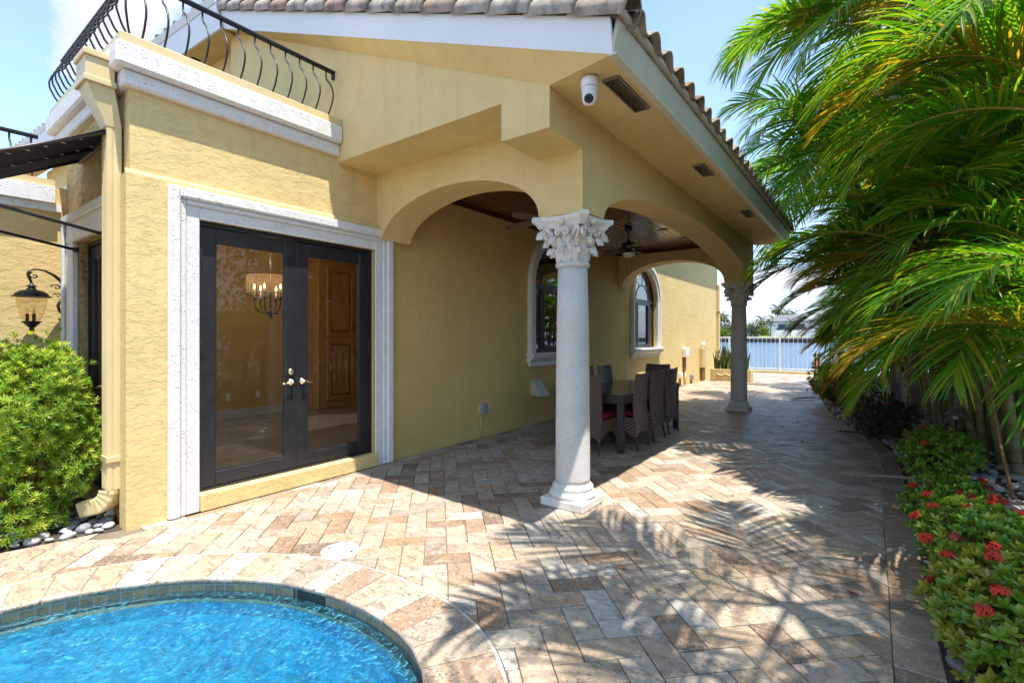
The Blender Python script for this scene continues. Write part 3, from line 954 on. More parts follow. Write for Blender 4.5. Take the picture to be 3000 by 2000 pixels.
# ================================================================== THINGS ON THE HOUSE
# pantry cabinet inside
cab = thing('pantry_cabinet', (-8.60, 5.72, .12), 'tall honey coloured pantry cabinet with raised panel doors seen through the right door leaf', 'cabinet')
mb = MB(); mb.box((-8.795, 5.25, .121), (-8.45, 6.19, 2.95), bev=.01); mb.box((-8.79, 5.22, 2.951), (-8.42, 6.2, 3.02), bev=.02)
mb.build('carcass', M['cabinet_wood'], cab)
simple('cabinet_glaze', (.26, .12, .04), .45)
for z0, z1 in ((.28, 1.45), (1.52, 2.86)):
    dmb = MB(); y0, y1 = 5.42, 6.02
    dmb.box((-8.449, y0, z0), (-8.432, y1, z1), bev=.006)
    for lo, hi in (((y0, z0), (y0+.075, z1)), ((y1-.075, z0), (y1, z1)), ((y0+.075, z0), (y1-.075, z0+.075)), ((y0+.075, z1-.075), (y1-.075, z1))):
        dmb.box((-8.4315, lo[0], lo[1]), (-8.416, hi[0], hi[1]), bev=.004)
    dmb.box((-8.4315, y0+.115, z0+.115), (-8.420, y1-.115, z1-.115), bev=.009)
    do = dmb.build('door', M['cabinet_wood'], cab)
    k = MB(); k.box((-8.4318, y0+.0755, z0+.0755), (-8.4305, y1-.0755, z1-.0755)); k.build('glaze_line', M['cabinet_glaze'], do)
    hz = z1-.32 if z0 < 1 else z0+.12
    k = MB(); k.tube([(-8.415, y1-.035, hz), (-8.39, y1-.035, hz+.02), (-8.385, y1-.035, hz+.07), (-8.39, y1-.035, hz+.12), (-8.415, y1-.035, hz+.14)], .006, 6)
    k.build('handle', M['black_iron'], do)

# chandelier
ch = thing('chandelier', (-6.75, 3.38, 3.2), 'lit chandelier with a sheer drum shade hanging in the dining room', 'chandelier')
cx, cy = -6.75, 3.46
m_ = MB()
m_.lathe([(.06, 3.17), (.06, 3.199)], (cx, cy, 0), 16)
for i in range(17):
    z = 2.36 + i*.048; a = (i % 2)*pi/2
    m_.tube([(cx + .011*cos(A)*cos(a), cy + .011*cos(A)*sin(a), z + .026*sin(A)) for A in [k*pi/5 for k in range(11)]], .0028, 5)
m_.tube([(cx, cy, 1.80), (cx, cy, 2.37)], .011, 8)
m_.lathe([(.0, 1.76), (.02, 1.78), (.03, 1.80), (.015, 1.84), (.012, 1.9)], (cx, cy, 0), 12)
for k in range(6):
    A = k*pi/3 + .2
    m_.tube([(cx + cos(A)*r_, cy + sin(A)*r_, z_) for r_, z_ in ((.01, 1.85), (.06, 1.83), (.12, 1.84), (.17, 1.88), (.195, 1.94), (.2, 2.02), (.2, 2.12))], .008, 6)
    m_.lathe([(.01, 2.02), (.028, 2.035), (.028, 2.045), (.01, 2.05)], (cx + .2*cos(A), cy + .2*sin(A), 0), 10)
m_.build('frame', M['black_iron'], ch)
t = NT('sheer_shade'); tr = t.n('ShaderNodeBsdfTransparent'); tl = t.n('ShaderNodeBsdfTranslucent'); tl.inputs[0].default_value = (.45, .31, .17, 1)
df = t.n('ShaderNodeBsdfDiffuse'); df.inputs[0].default_value = (.32, .23, .14, 1)
m1 = t.n('ShaderNodeMixShader'); m1.inputs[0].default_value = .5; t.l(tl.outputs[0], m1.inputs[1]); t.l(df.outputs[0], m1.inputs[2])
m2 = t.n('ShaderNodeMixShader'); m2.inputs[0].default_value = .55; t.l(tr.outputs[0], m2.inputs[1]); t.l(m1.outputs[0], m2.inputs[2]); m2.inputs[0].default_value = .42
M['sheer_shade'] = t.done(m2.outputs[0])
m_ = MB(); m_.lathe([(.30, 2.10), (.30, 2.36)], (cx, cy, 0), 40)
m_.f = m_.f[:-2]; m_.m = m_.m[:-2]; m_.t = m_.t[:-2]; m_.sm = m_.sm[:-2]
m_.build('shade', M['sheer_shade'], ch)
m_ = MB()
for z in (2.10, 2.36): m_.tube([(cx + .3*cos(a), cy + .3*sin(a), z) for a in [k*pi/20 for k in range(41)]], .004, 5)
for k in range(4): m_.tube([(cx + .3*cos(k*pi/2+.5), cy + .3*sin(k*pi/2+.5), 2.1), (cx + .3*cos(k*pi/2+.5), cy + .3*sin(k*pi/2+.5), 2.36)], .003, 5)
m_.build('shade_ring', M['black_iron'], ch)
t = NT('bulb_glow'); e = t.n('ShaderNodeEmission'); e.inputs[0].default_value = (1, .62, .22, 1); e.inputs[1].default_value = 13
M['bulb_glow'] = t.done(e.outputs[0])
for k in range(6):
    A = k*pi/3 + .2
    b = MB(); b.lathe([(.004, 2.05), (.012, 2.06), (.013, 2.17)], (cx + .2*cos(A), cy + .2*sin(A), 0), 8)
    b.build('candle', M['room_white'], ch)
    b = MB(); b.lathe([(.006, 2.17), (.012, 2.185), (.009, 2.21), (0, 2.235)], (cx + .2*cos(A), cy + .2*sin(A), 0), 8)
    b.build('bulb', M['bulb_glow'], ch)

pl_ = bpy.data.lights.new('chandelier_light', 'POINT'); pl_.energy = 7; pl_.color = (1, .80, .55); pl_.shadow_soft_size = .12
po_ = bpy.data.objects.new('chandelier_light', pl_); COL.objects.link(po_); po_.location = (cx, cy, 2.55)
# ------------------------------------------------------------------ railings with bellied balusters
def baluster(m, base, out, zb, zt):
    B, O = Vector((base[0], base[1], 0)), Vector((out[0], out[1], 0))
    h = zt - zb
    prof = [(0, 0), (.03, .06), (.10, .20), (.145, .36), (.15, .46), (.13, .58), (.085, .70), (.03, .79), (0.005, .84), (0, .88), (0, 1)]
    m.tube([tuple(B + O*(a*.88) + Vector((0, 0, zb + h*b))) for a, b in prof], .0085, 6)
rail = thing('balcony_railing', (WX-.06, LY, 3.865), 'black iron balcony railing with bellied balusters on the cream parapet cap', 'railing')
RZ = 4.41
m_ = MB()
m_.box((WX-.085, LY+.0, RZ), (WX-.035, GY-.002, RZ+.022), bev=.004); m_.box((WX-.075, LY+.0, RZ-.012), (WX-.045, GY-.002, RZ))
m_.box((-6.9, LY-.0, RZ), (WX-.0855, LY+.05, RZ+.022), bev=.004)
m_.build('top_rail', M['black_iron'], rail)
m_ = MB(); m_.box((WX-.075, GY-.03, RZ-.07), (WX-.045, GY-.003, RZ-.0125)); m_.build('bracket', M['black_iron'], rail)
k = 0; y = GY - .1
while y > LY + .02:
    b = MB(); baluster(b, (WX-.06, y), (1, 0), 3.865, RZ-.012); b.build('baluster', M['black_iron'], rail); y -= .152
x = WX - .14
while x > -6.85:
    b = MB(); baluster(b, (x, LY+.025), (0, -1), 3.865, RZ-.002); b.build('baluster', M['black_iron'], rail); x -= .128
for q in range(1, 3):
    b = MB(); baluster(b, (WX-.06-.03*q*0, LY+.025), (cos(-q*pi/6), sin(-q*pi/6)), 3.865, RZ-.002); b.build('baluster', M['black_iron'], rail)
rail2 = thing('balcony_railing', (-6.72, -2, 3.07), 'black iron railing on the lower parapet above the wall lantern, seen over the awning', 'railing')
m_ = MB(); m_.box((-6.745, -6, 3.50), (-6.695, 1.10, 3.522), bev=.004); m_.box((-6.735, -6, 3.488), (-6.705, 1.10, 3.4995)); m_.build('top_rail', M['black_iron'], rail2)
y = 1.05
while y > -1.2:
    b = MB(); baluster(b, (-6.72, y), (1, 0), 3.07, 3.49); b.build('baluster', M['black_iron'], rail2); y -= .152

# ------------------------------------------------------------------ downspout with conductor head
ds = thing('downspout', (-4.90, 1.2, 0), 'cream metal downspout with a funnel shaped conductor head at the house corner', 'downspout')
PX0, PX1, PY0, PY1 = -4.965, -4.835, 1.185, 1.278
m_ = MB(); hx0, hx1, hy0 = -5.05, -4.79, 1.045
m_.box((hx0, hy0, 3.505), (hx1, 1.225, 3.655), bev=.004)
m_.box((hx0-.015, hy0-.015, 3.656), (hx1+.015, 1.225, 3.705), bev=.006)
m_.box((hx0-.012, hy0-.012, 3.46), (hx1+.012, 1.235, 3.5045), bev=.005)
a = [(hx0+.01, hy0+.01, 3.459), (hx1-.01, hy0+.01, 3.459), (hx1-.01, 1.225, 3.459), (hx0+.01, 1.225, 3.459)]
b = [(PX0-.004, PY0-.004, 3.17), (PX1+.004, PY0-.004, 3.17), (PX1+.004, PY1, 3.17), (PX0-.004, PY1, 3.17)]
m_.add(a + b, [(0, 1, 5, 4), (1, 2, 6, 5), (2, 3, 7, 6), (3, 0, 4, 7), (4, 5, 6, 7)])
m_.build('conductor_head', M['cream_metal'], ds)
m_ = MB(); n = 5
pf = []
for i in range(n*2+1):
    x_ = PX0 + (PX1-PX0)*i/(n*2); pf.append((x_, PY0 + (.007 if i % 2 else 0)))
ring = pf + [(PX1, PY0+.03), (PX1-.005, PY0+.045), (PX1, PY0+.06), (PX1, PY1), (PX0, PY1), (PX0, PY0+.06), (PX0+.005, PY0+.045), (PX0, PY0+.03)]
m_.prism([(x_, y_, .30) for x_, y_ in ring], (0, 0, 2.875)); m_.build('pipe', M['cream_metal'], ds)
m_ = MB(); m_.box((PX0-.012, PY0-.006, .52), (PX1+.012, PY1+.006, .565), bev=.002); m_.build('strap', M['cream_metal'], ds)
m_ = MB(); rings = []
for k in range(9):
    A = k/8*R(72); rr = .14
    cy_ = PY0 + .045; off = rr - rr*cos(A); dz = rr*sin(A)
    c_ = Vector(((PX0+PX1)/2 - off*.75, cy_ - off*.55, .30 - dz))
    dv = Vector((-sin(A)*.8, -sin(A)*.55, -cos(A))).normalized(); sc_ = 1.0 + .05*(k % 2)
    u = Vector((.55, -.83, 0)); u = (u - dv*u.dot(dv)).normalized(); w = dv.cross(u)
    rings.append([c_ + u*(a_*.058*sc_) + w*(b_*.062*sc_) for a_, b_ in ((-1, -.8), (-.8, -1), (.8, -1), (1, -.8), (1, .8), (.8, 1), (-.8, 1), (-1, .8))])
last = rings[-1]; dv = Vector((-.76, -.5, -.22)).normalized()
rings.append([p + dv*.14 for p in last])
vs = [p for r_ in rings for p in r_]; fs = []
for k in range(len(rings)-1):
    for q in range(8): fs.append((k*8+q, k*8+(q+1) % 8, (k+1)*8+(q+1) % 8, (k+1)*8+q))
m_.add(vs, fs); m_.build('elbow', M['cream_metal'], ds)

# ------------------------------------------------------------------ awning
t = NT('awning_fabric'); v = t.pos()
wv = t.noise(t.vscale(v, 300, 300, 300), 1.0, 2)
tr = t.n('ShaderNodeBsdfTranslucent'); tr.inputs[0].default_value = (.05, .05, .055, 1)
p = t.bsdf((.045, .045, .05, 1), .8, 0, t.bump(wv, .001, .5), .2)
mx = t.n('ShaderNodeMixShader'); mx.inputs[0].default_value = .3; t.l(p, mx.inputs[1]); t.l(tr.outputs[0], mx.inputs[2])
M['awning_fabric'] = t.done(mx.outputs[0])
aw = thing('door_awning', (-5.7, LY, 3.2), 'black fabric awning over the side door with slim support rods', 'awning')
AX0, AX1 = -6.08, -4.86; AY0, AY1 = LY-.02, .12; AZ0, AZ1 = 3.20, 2.55
m_ = MB(); n = 10
def awp(x, f): return Vector((x, AY0 + (AY1-AY0)*f, AZ0 + (AZ1-AZ0)*f - .03*sin(pi*f)))
for i in range(n):
    for off in (0, .012):
        a, b = awp(AX0, i/n), awp(AX1, i/n); c, e = awp(AX1, (i+1)/n), awp(AX0, (i+1)/n)
        o_ = Vector((0, 0, off)); m_.quad(a+o_, b+o_, c+o_, e+o_)
m_.box((AX0, AY1-.006, AZ1-.22), (AX1, AY1+.004, AZ1))
m_.build('canopy', M['awning_fabric'], aw)
m_ = MB()
for x in (AX0+.02, AX1-.02): m_.tube([tuple(awp(x, 0)-Vector((0,0,.02))), tuple(awp(x, 1)-Vector((0,0,.02)))], .014, 8)
m_.tube([tuple(awp(AX0, 0)-Vector((0,0,.03))), tuple(awp(AX1, 0)-Vector((0,0,.03)))], .018, 8)
m_.tube([tuple(awp(AX0, 1)-Vector((0,0,.03))), tuple(awp(AX1, 1)-Vector((0,0,.03)))], .016, 8)
m_.tube([tuple(awp(-5.5, .02)-Vector((0,0,.03))), tuple(awp(-5.5, 1)-Vector((0,0,.03)))], .016, 8)
m_.build('frame', M['bronze'], aw)
for x in (-4.98, -6.04):
    m_ = MB(); m_.tube([(x, LY-.055, 2.33), (x, AY1+.02, AZ1-.02)], .013, 8)
    m_.lathe([(.022, 2.31), (.022, 2.35)], (x, LY-.05, 0), 10); m_.build('support_rod', M['black_iron'], aw)
m_ = MB()
for i in range(12):
    for x in (AX1-.05, -5.45):
        p = awp(x, (i+.5)/12) - Vector((0, 0, .012)); m_.tube([tuple(p + Vector((.013*cos(a), .013*sin(a), -.002*cos(a)))) for a in [k*pi/4 for k in range(9)]], .003, 5)
m_.build('grommet', M['steel'], aw)

# ------------------------------------------------------------------ wall lantern
lan = thing('wall_lantern', (-6.40, 1.0, 1.2), 'black scrolled wall lantern with a rippled amber glass bowl beside the side door', 'wall lamp')
lx, ly = -6.40, 1.005
m_ = MB(); A3 = Vector((lx, ly, 0)); W3 = Vector((-6.55, LY-.01, 0)); D3 = (W3 - A3)
def sp(f, z): p = A3 + D3*f; return (p.x, p.y, z)
def pw(z, T):
    for (a, b), (c_, d_) in zip(T, T[1:]):
        if z <= c_ or (c_, d_) == T[-1]: return b + (z-a)*(d_-b)/(c_-a)
LT = [(1.12, 1.54), (1.335, 1.655), (1.615, 1.885), (1.91, 2.02), (2.15, 2.155)]
def zfix(mm, T=LT):
    k_ = .80 if T is LT else 1.0
    mm.v = [(lx + (a-lx)*k_, ly + (b-ly)*k_, pw(c_, T)) for a, b, c_ in mm.v]
# big upper scroll, S-curve down the wall, tail curls
m_.tube([sp(f, z) for f, z in ((0, 1.90), (-.06, 1.98), (-.10, 2.05), (-.05, 2.115), (.12, 2.15), (.35, 2.14), (.60, 2.08), (.80, 1.99), (.93, 1.88), (.97, 1.76), (.90, 1.66), (.78, 1.58), (.72, 1.50), (.76, 1.40), (.86, 1.33), (.97, 1.30))],
        [.010, .012, .013, .014, .015, .016, .017, .018, .019, .018, .016, .014, .013, .013, .014, .012], 8)
def spiral(c, r, turns, ph, sg, rad):
    return [sp(c[0] + sg*r*(1-k/22)*cos(ph + turns*2*pi*k/22)/.335, c[1] + r*(1-k/22)*sin(ph + turns*2*pi*k/22)) for k in range(22)]
m_.tube(spiral((.06, 2.03), .055, 1.3, 2.0, 1, 0), [.012 - .0003*k for k in range(22)], 7)
m_.tube(spiral((.68, 1.86), .055, 1.2, .2, -1, 0), [.012 - .0003*k for k in range(22)], 7)
m_.tube(spiral((.72, 1.70), .045, 1.1, .4, -1, 0), [.011 - .0003*k for k in range(22)], 7)
m_.tube(spiral((.90, 1.34), .045, 1.2, 1.2, -1, 0), [.011 - .0003*k for k in range(22)], 7)
m_.tube(spiral((.84, 1.24), .038, 1.2, 4.4, -1, 0), [.010 - .0003*k for k in range(22)], 7)
m_.lathe([(.05, -.012), (.05, .0), (.03, .012), (0, .014)], (-6.55, LY-.012, 1.75), 16, M=Matrix.Rotation(pi/2, 4, 'X'))
zfix(m_, [(1.2, 1.67), (1.90, 2.02), (2.15, 2.155)]); m_.build('bracket', M['black_iron'], lan)
m_ = MB()
m_.lathe([(.175, 1.615), (.182, 1.622), (.180, 1.632), (.150, 1.650), (.155, 1.655), (.140, 1.70), (.105, 1.745), (.06, 1.77), (.045, 1.775), (.05, 1.785), (.035, 1.80), (.028, 1.82), (.045, 1.835), (.05, 1.845), (.035, 1.86), (.02, 1.875), (.014, 1.91)], (lx, ly, 0), 36)
zfix(m_); m_.build('roof_cap', M['black_iron'], lan)
m_ = MB(); pr = []
for k in range(15):
    f = k/14; pr.append((.066 + (.135-.066)*sin(f*pi/2)**.8 + .0025*sin(k*2.1), 1.335 + .28*f))
m_.lathe(pr, (lx, ly, 0), 36)
m_.f = m_.f[:-2]; m_.m = m_.m[:-2]; m_.t = m_.t[:-2]; m_.sm = m_.sm[:-2]
zfix(m_); m_.build('glass_bowl', M['lantern_glass'], lan)
m_ = MB(); m_.lathe([(0, 1.12), (.012, 1.13), (.016, 1.145), (.008, 1.16), (.022, 1.18), (.026, 1.20), (.018, 1.215), (.035, 1.24), (.055, 1.275), (.075, 1.31), (.092, 1.325), (.095, 1.335), (.07, 1.34), (.0, 1.341)], (lx, ly, 0), 28)
zfix(m_); m_.build('base_cup', M['black_iron'], lan)
m_ = MB()
for k in range(3):
    A = k*2.09+.4; m_.lathe([(.012, 1.34), (.016, 1.35), (.016, 1.42), (.010, 1.425)], (lx+.038*cos(A), ly+.038*sin(A), 0), 10)
zfix(m_); m_.build('lamp_holder', M['bronze'], lan)
m_ = MB()
for k in range(3):
    A = k*2.09+.4; m_.lathe([(.008, 1.425), (.015, 1.45), (.011, 1.485), (0, 1.51)], (lx+.038*cos(A), ly+.038*sin(A), 0), 10)
zfix(m_); m_.build('bulb', M['lantern_glass'], lan)

# ------------------------------------------------------------------ security camera under the eave
cam_o = thing('security_camera', (-1.66, 3.20, 3.395), 'white dome security camera fixed under the eave at the porch corner', 'camera')
m_ = MB(); m_.lathe([(.060, 3.325), (.064, 3.33), (.064, 3.372), (.060, 3.394)], (-1.66, 3.20, 0), 32)
m_.lathe([(.054, 3.290), (.060, 3.298), (.060, 3.318), (.056, 3.324)], (-1.66, 3.20, 0), 32); m_.build('mount', M['white_plastic'], cam_o)
m_ = MB(); Mt = Matrix.Rotation(R(28), 4, Vector((.8, .6, 0)))
m_.lathe([(.0, -.068), (.030, -.066), (.044, -.052), (.052, -.03), (.054, 0), (.050, .03), (.03, .05)], (-1.655, 3.19, 3.268), 28, M=Mt)
m_.build('dome', M['white_plastic'], cam_o)
fw = Vector((.55, -.62, -.62)).normalized()
fw = Vector((.22, -.72, -.66)).normalized()
m_ = MB(); rot = fw.to_track_quat('Z', 'Y').to_matrix().to_4x4(); c_ = Vector((-1.655, 3.19, 3.262))
m_.lathe([(.032, .036), (.033, .052), (.026, .0545), (.0, .0546)], tuple(c_), 24, M=rot); m_.build('lens', M['dark_plastic'], cam_o)

# ------------------------------------------------------------------ outlets, vent hood, utility boxes on the long wall
ob = thing('outlet_box', (WX, 5.57, .427), 'weatherproof grey outlet box on a yellow conduit low on the porch wall', 'outlet')
m_ = MB(); m_.box((WX+.001, 5.52, .36), (WX+.05, 5.64, .50), bev=.004); m_.build('back_box', M['cream_paint'], ob)
m_ = MB(); m_.box((WX+.051, 5.525, .365), (WX+.105, 5.645, .50), bev=.008); m_.box((WX+.06, 5.54, .501), (WX+.10, 5.63, .515), bev=.003)
for q in (5.555, 5.585, 5.615): m_.box((WX+.1055, q-.006, .38), (WX+.111, q+.006, .49), bev=.002)
m_.build('cover', M['grey_plastic'], ob)
m_ = MB(); m_.tube([(WX+.022, 5.575, .36), (WX+.022, 5.575, .0)], .013, 8); m_.build('conduit', M['cream_paint'], ob)
vh = thing('vent_hood', (WX, 7.0, .6), 'beige wedge shaped vent hood under the first arched window', 'vent')
m_ = MB(); m_.prism([(WX+.001, 6.93, .50), (WX+.22, 6.93, .495), (WX+.03, 6.93, .76), (WX+.001, 6.93, .76)], (0, .26, 0)); m_.build('hood', M['beige_paint'], vh)
m_ = MB(); m_.box((WX+.001, 6.90, .49), (WX+.008, 6.929, .77)); m_.box((WX+.001, 7.191, .49), (WX+.008, 7.22, .77)); m_.build('flange', M['cream_paint'], vh)
ub = thing('utility_box', (WX, 15.4, 1.0), 'white utility box on the sunlit wall beyond the porch with a brown conduit below', 'utility box')
m_ = MB(); m_.box((WX+.001, 15.22, .87), (WX+.14, 15.55, 1.16), bev=.02); m_.build('cover', M['white_plastic'], ub)
m_ = MB(); m_.box((WX+.001, 15.28, .42), (WX+.05, 15.46, .868)); m_.build('cable_cover', M['brown_rust'], ub)
m_ = MB(); m_.tube([(WX+.03, 15.40, .42), (WX+.03, 15.40, .0)], .03, 8); m_.build('conduit', M['cream_paint'], ub)
for (y, z, mt, lb) in ((14.95, .33, 'white_plastic', 'small white outlet box low on the wall left of the conduit'), (16.1, .20, 'grey_plastic', 'small grey outlet box near the ground between the two wall pipes')):
    o = thing('outlet_box', (WX, y, z), lb, 'outlet')
    m_ = MB(); m_.box((WX+.001, y-.09, z-.09), (WX+.08, y+.09, z+.09), bev=.01); m_.box((WX+.0805, y-.06, z-.06), (WX+.095, y+.06, z+.06), bev=.006); m_.build('cover', M[mt], o)
    m_ = MB(); m_.tube([(WX+.03, y, z-.09), (WX+.03, y, 0)], .02, 8); m_.build('conduit', M['brown_rust'], o)
pp = thing('wall_pipe', (WX, 17.2, 0), 'yellow painted wall pipe with a white lamp on top near the planter', 'pipe')
m_ = MB(); m_.box((WX+.001, 17.1, .45), (WX+.12, 17.45, 1.12), bev=.01); m_.build('casing', M['cream_paint'], pp)
m_ = MB(); m_.box((WX+.001, 17.14, .0), (WX+.10, 17.42, .449)); m_.build('lower_pipe', M['brown_rust'], pp)
m_ = MB(); m_.lathe([(.05, 1.13), (.06, 1.2), (.06, 1.3), (.02, 1.34)], (WX+.08, 17.3, 0), 12); m_.build('lamp', M['white_plastic'], pp)
fd = thing('downspout', (WX+.05, 19.46, 0), 'tan downspout running down the far end of the house wall', 'downspout')
m_ = MB(); m_.box((WX+.003, 19.36, .0), (WX+.10, 19.49, 3.44), bev=.01); m_.build('pipe', M['cream_metal'], fd)
m_ = MB()
for z in (.9, 2.4): m_.box((WX+.002, 19.345, z), (WX+.106, 19.495, z+.05), bev=.004)
m_.build('strap', M['brown_rust'], fd)

# ------------------------------------------------------------------ ceiling fans
def make_fan(x, y, rot, label):
    f = thing('ceiling_fan', (x, y, 3.42), label, 'ceiling fan', 'ceiling fans under the porch ceiling', rot)
    m_ = MB(); m_.lathe([(.03, -.085), (.055, -.07), (.066, -.03), (.066, 0)], (0, 0, 0), 24)
    m_.lathe([(.013, -.26), (.013, -.08)], (0, 0, 0), 12); m_.lathe([(.02, -.27), (.035, -.255), (.02, -.22), (.014, -.21)], (0, 0, 0), 16)
    m_.build('downrod', M['black_iron'], f, world=False)
    m_ = MB(); m_.lathe([(.06, -.395), (.10, -.385), (.125, -.36), (.128, -.31), (.115, -.285), (.06, -.27)], (0, 0, 0), 32)
    m_.lathe([(.05, -.43), (.062, -.425), (.062, -.396)], (0, 0, 0), 20); m_.lathe([(.115, -.455), (.125, -.45), (.10, -.44), (.05, -.431)], (0, 0, 0), 28)
    m_.build('motor', M['black_iron'], f, world=False)
    m_ = MB(); m_.lathe([(0, -.53), (.04, -.527), (.075, -.515), (.10, -.49), (.112, -.456)], (0, 0, 0), 28); m_.build('glass_bowl', M['white_plastic'], f, world=False)
    for k in range(5):
        A = k*2*pi/5; Mz = Matrix.Rotation(A, 4, 'Z')
        b = MB(); U, V = 14, 4; vs = []
        for u in range(U+1):
            fu = u/U; r_ = .20 + .47*fu; wd = .085*sin(pi*min(1, .12 + fu*.93))**.55
            if fu > .97: wd *= .35
            for v_ in range(V+1):
                kx = (v_/V-.5)*2
                for th in (0,): vs.append(tuple(Mz @ Vector((r_, kx*wd, -.385 + kx*.016 - .02*fu))))
        n1 = len(vs)
        vs2 = vs + [(a, b_, c_-.006) for a, b_, c_ in vs]; fs = []
        for u in range(U):
            for v_ in range(V):
                p = u*(V+1)+v_; fs.append((p, p+1, p+V+2, p+V+1)); fs.append((n1+p, n1+p+V+1, n1+p+V+2, n1+p+1))
            for e_ in (0, V):
                p = u*(V+1)+e_; fs.append((p, p+V+1, n1+p+V+1, n1+p))
        b.add(vs2, fs); bo = b.build('blade', M['fan_wicker'], f, world=False)
        b = MB(); b.tube([tuple(Mz @ Vector(p)) for p in ((.10, 0, -.37), (.16, 0, -.385), (.26, 0, -.382))], [.016, .014, .010], 6); b.build('bracket', M['black_iron'], bo, world=False)
    m_ = MB()
    for dx, ln in ((-.04, .20), (.05, .14)):
        m_.tube([(dx, .02, -.45), (dx, .02, -.55-ln)], .0018, 4); m_.lathe([(0, -.59-ln), (.008, -.58-ln), (.006, -.55-ln)], (dx, .02, 0), 8)
    m_.build('pull_chain', M['bronze'], f, world=False)
    return f
t = NT('fan_wicker'); v = t.obj()
ck = t.n('ShaderNodeTexChecker'); t.l(v, ck.inputs[0]); ck.inputs['Scale'].default_value = 62; ck.inputs[1].default_value = (.23, .16, .11, 1); ck.inputs[2].default_value = (.07, .04, .025, 1)
M['fan_wicker'] = t.done(t.bsdf(ck.outputs[0], .6, 0, None, .3))
make_fan(-3.42, 8.05, .25, 'bronze ceiling fan with wicker blades and white bowl light right of the near column')
make_fan(-3.42, 5.45, .75, 'ceiling fan half hidden behind the near column capital, only its wicker blades showing')
# ================================================================== GROUND, PAVING, POOL
def catmull(P, n=10, closed=True):
    out = []; k = len(P)
    for i in range(k if closed else k-1):
        if closed: p0, p1, p2, p3 = P[i-1], P[i], P[(i+1) % k], P[(i+2) % k]
        else: p0, p1, p2, p3 = P[max(i-1, 0)], P[i], P[i+1], P[min(i+2, k-1)]
        for j in range(n):
            t = j/n
            out.append(tuple(.5*(2*b + (c-a)*t + (2*a-5*b+4*c-d)*t*t + (-a+3*b-3*c+d)*t**3) for a, b, c, d in zip(p0, p1, p2, p3)))
    if not closed: out.append(tuple(P[-1]))
    return out
def resample(P, step, closed=False):
    pts = P + ([P[0]] if closed else []); L = [0]
    for a, b in zip(pts, pts[1:]): L.append(L[-1] + math.dist(a, b))
    n = max(2, round(L[-1]/step)); out = []; j = 0
    for i in range(n + (0 if closed else 1)):
        s = L[-1]*i/n
        while j < len(L)-2 and L[j+1] < s: j += 1
        f = (s-L[j])/max(1e-9, L[j+1]-L[j]); out.append(tuple(a + (b-a)*f for a, b in zip(pts[j], pts[j+1])))
    return out
def inside(p, poly):
    x, y = p; c = False; j = len(poly)-1
    for i in range(len(poly)):
        xi, yi = poly[i]; xj, yj = poly[j]
        if (yi > y) != (yj > y) and x < (xj-xi)*(y-yi)/(yj-yi)+xi: c = not c
        j = i
    return c
def clip_half(poly, q, nrm, keep=1):
    """keep the side where (p-q).nrm*keep >= 0"""
    out = []
    for i in range(len(poly)):
        a, b = poly[i], poly[(i+1) % len(poly)]
        da = ((a[0]-q[0])*nrm[0] + (a[1]-q[1])*nrm[1])*keep; db = ((b[0]-q[0])*nrm[0] + (b[1]-q[1])*nrm[1])*keep
        if da >= 0: out.append(a)
        if (da >= 0) != (db >= 0):
            f = da/(da-db); out.append((a[0]+(b[0]-a[0])*f, a[1]+(b[1]-a[1])*f))
    return out
def nearest(poly, p, closed=True):
    best = None; k = len(poly)
    for i in range(k if closed else k-1):
        a, b = poly[i], poly[(i+1) % k]
        dx, dy = b[0]-a[0], b[1]-a[1]; l2 = dx*dx+dy*dy or 1e-9
        f = max(0, min(1, ((p[0]-a[0])*dx + (p[1]-a[1])*dy)/l2)); q = (a[0]+dx*f, a[1]+dy*f)
        d_ = math.dist(p, q)
        if best is None or d_ < best[0]:
            l = math.sqrt(l2); best = (d_, q, (-dy/l, dx/l))
    return best
def shrink(poly, g):
    """inset a convex polygon by g"""
    n = len(poly); A = sum(poly[i][0]*poly[(i+1) % n][1] - poly[(i+1) % n][0]*poly[i][1] for i in range(n))
    if abs(A) < 2e-4: return []
    if A < 0: poly = poly[::-1]
    out = poly
    for i in range(n):
        a, b = poly[i], poly[(i+1) % n]; dx, dy = b[0]-a[0], b[1]-a[1]; l = math.hypot(dx, dy)
        if l < 1e-6: continue
        nx, ny = -dy/l, dx/l
        out = clip_half(out, (a[0]+nx*g, a[1]+ny*g), (nx, ny))
        if len(out) < 3: return []
    return out
def stone(m, poly, z, tone, h=.03, g=.0035, tilt=0.0, bev=.004, jag=.0):
    """one paving stone: bevelled top"""
    p0 = shrink(poly, g)
    if len(p0) < 3: return
    p1 = shrink(poly, g + bev)
    n = len(p0)
    if len(p1) != n:
        gx, gy = sum(a for a, b in p0)/n, sum(b for a, b in p0)/n
        p1 = [(a + (gx-a)*.06, b + (gy-b)*.06) for a, b in p0]
    if jag:
        p0 = [(a + rnd.uniform(-jag, jag), b + rnd.uniform(-jag, jag)) for a, b in p0]
        p1 = [(a + rnd.uniform(-jag, jag), b + rnd.uniform(-jag, jag)) for a, b in p1]
    tx, ty = rnd.uniform(-tilt, tilt), rnd.uniform(-tilt, tilt); mx = sum(a for a, b in p0)/n; my = sum(b for a, b in p0)/n
    Z = lambda a, b: z + (a-mx)*tx + (b-my)*ty
    vs = [(a, b, z-h) for a, b in p0] + [(a, b, Z(a, b)-bev*.8) for a, b in p0] + [(a, b, Z(a, b)) for a, b in p1]
    fs = [tuple(range(2*n, 3*n))]
    for i in range(n):
        j = (i+1) % n
        fs.append((i, j, n+j, n+i)); fs.append((n+i, n+j, 2*n+j, 2*n+i))
    m.add(vs, fs, 0, tone)

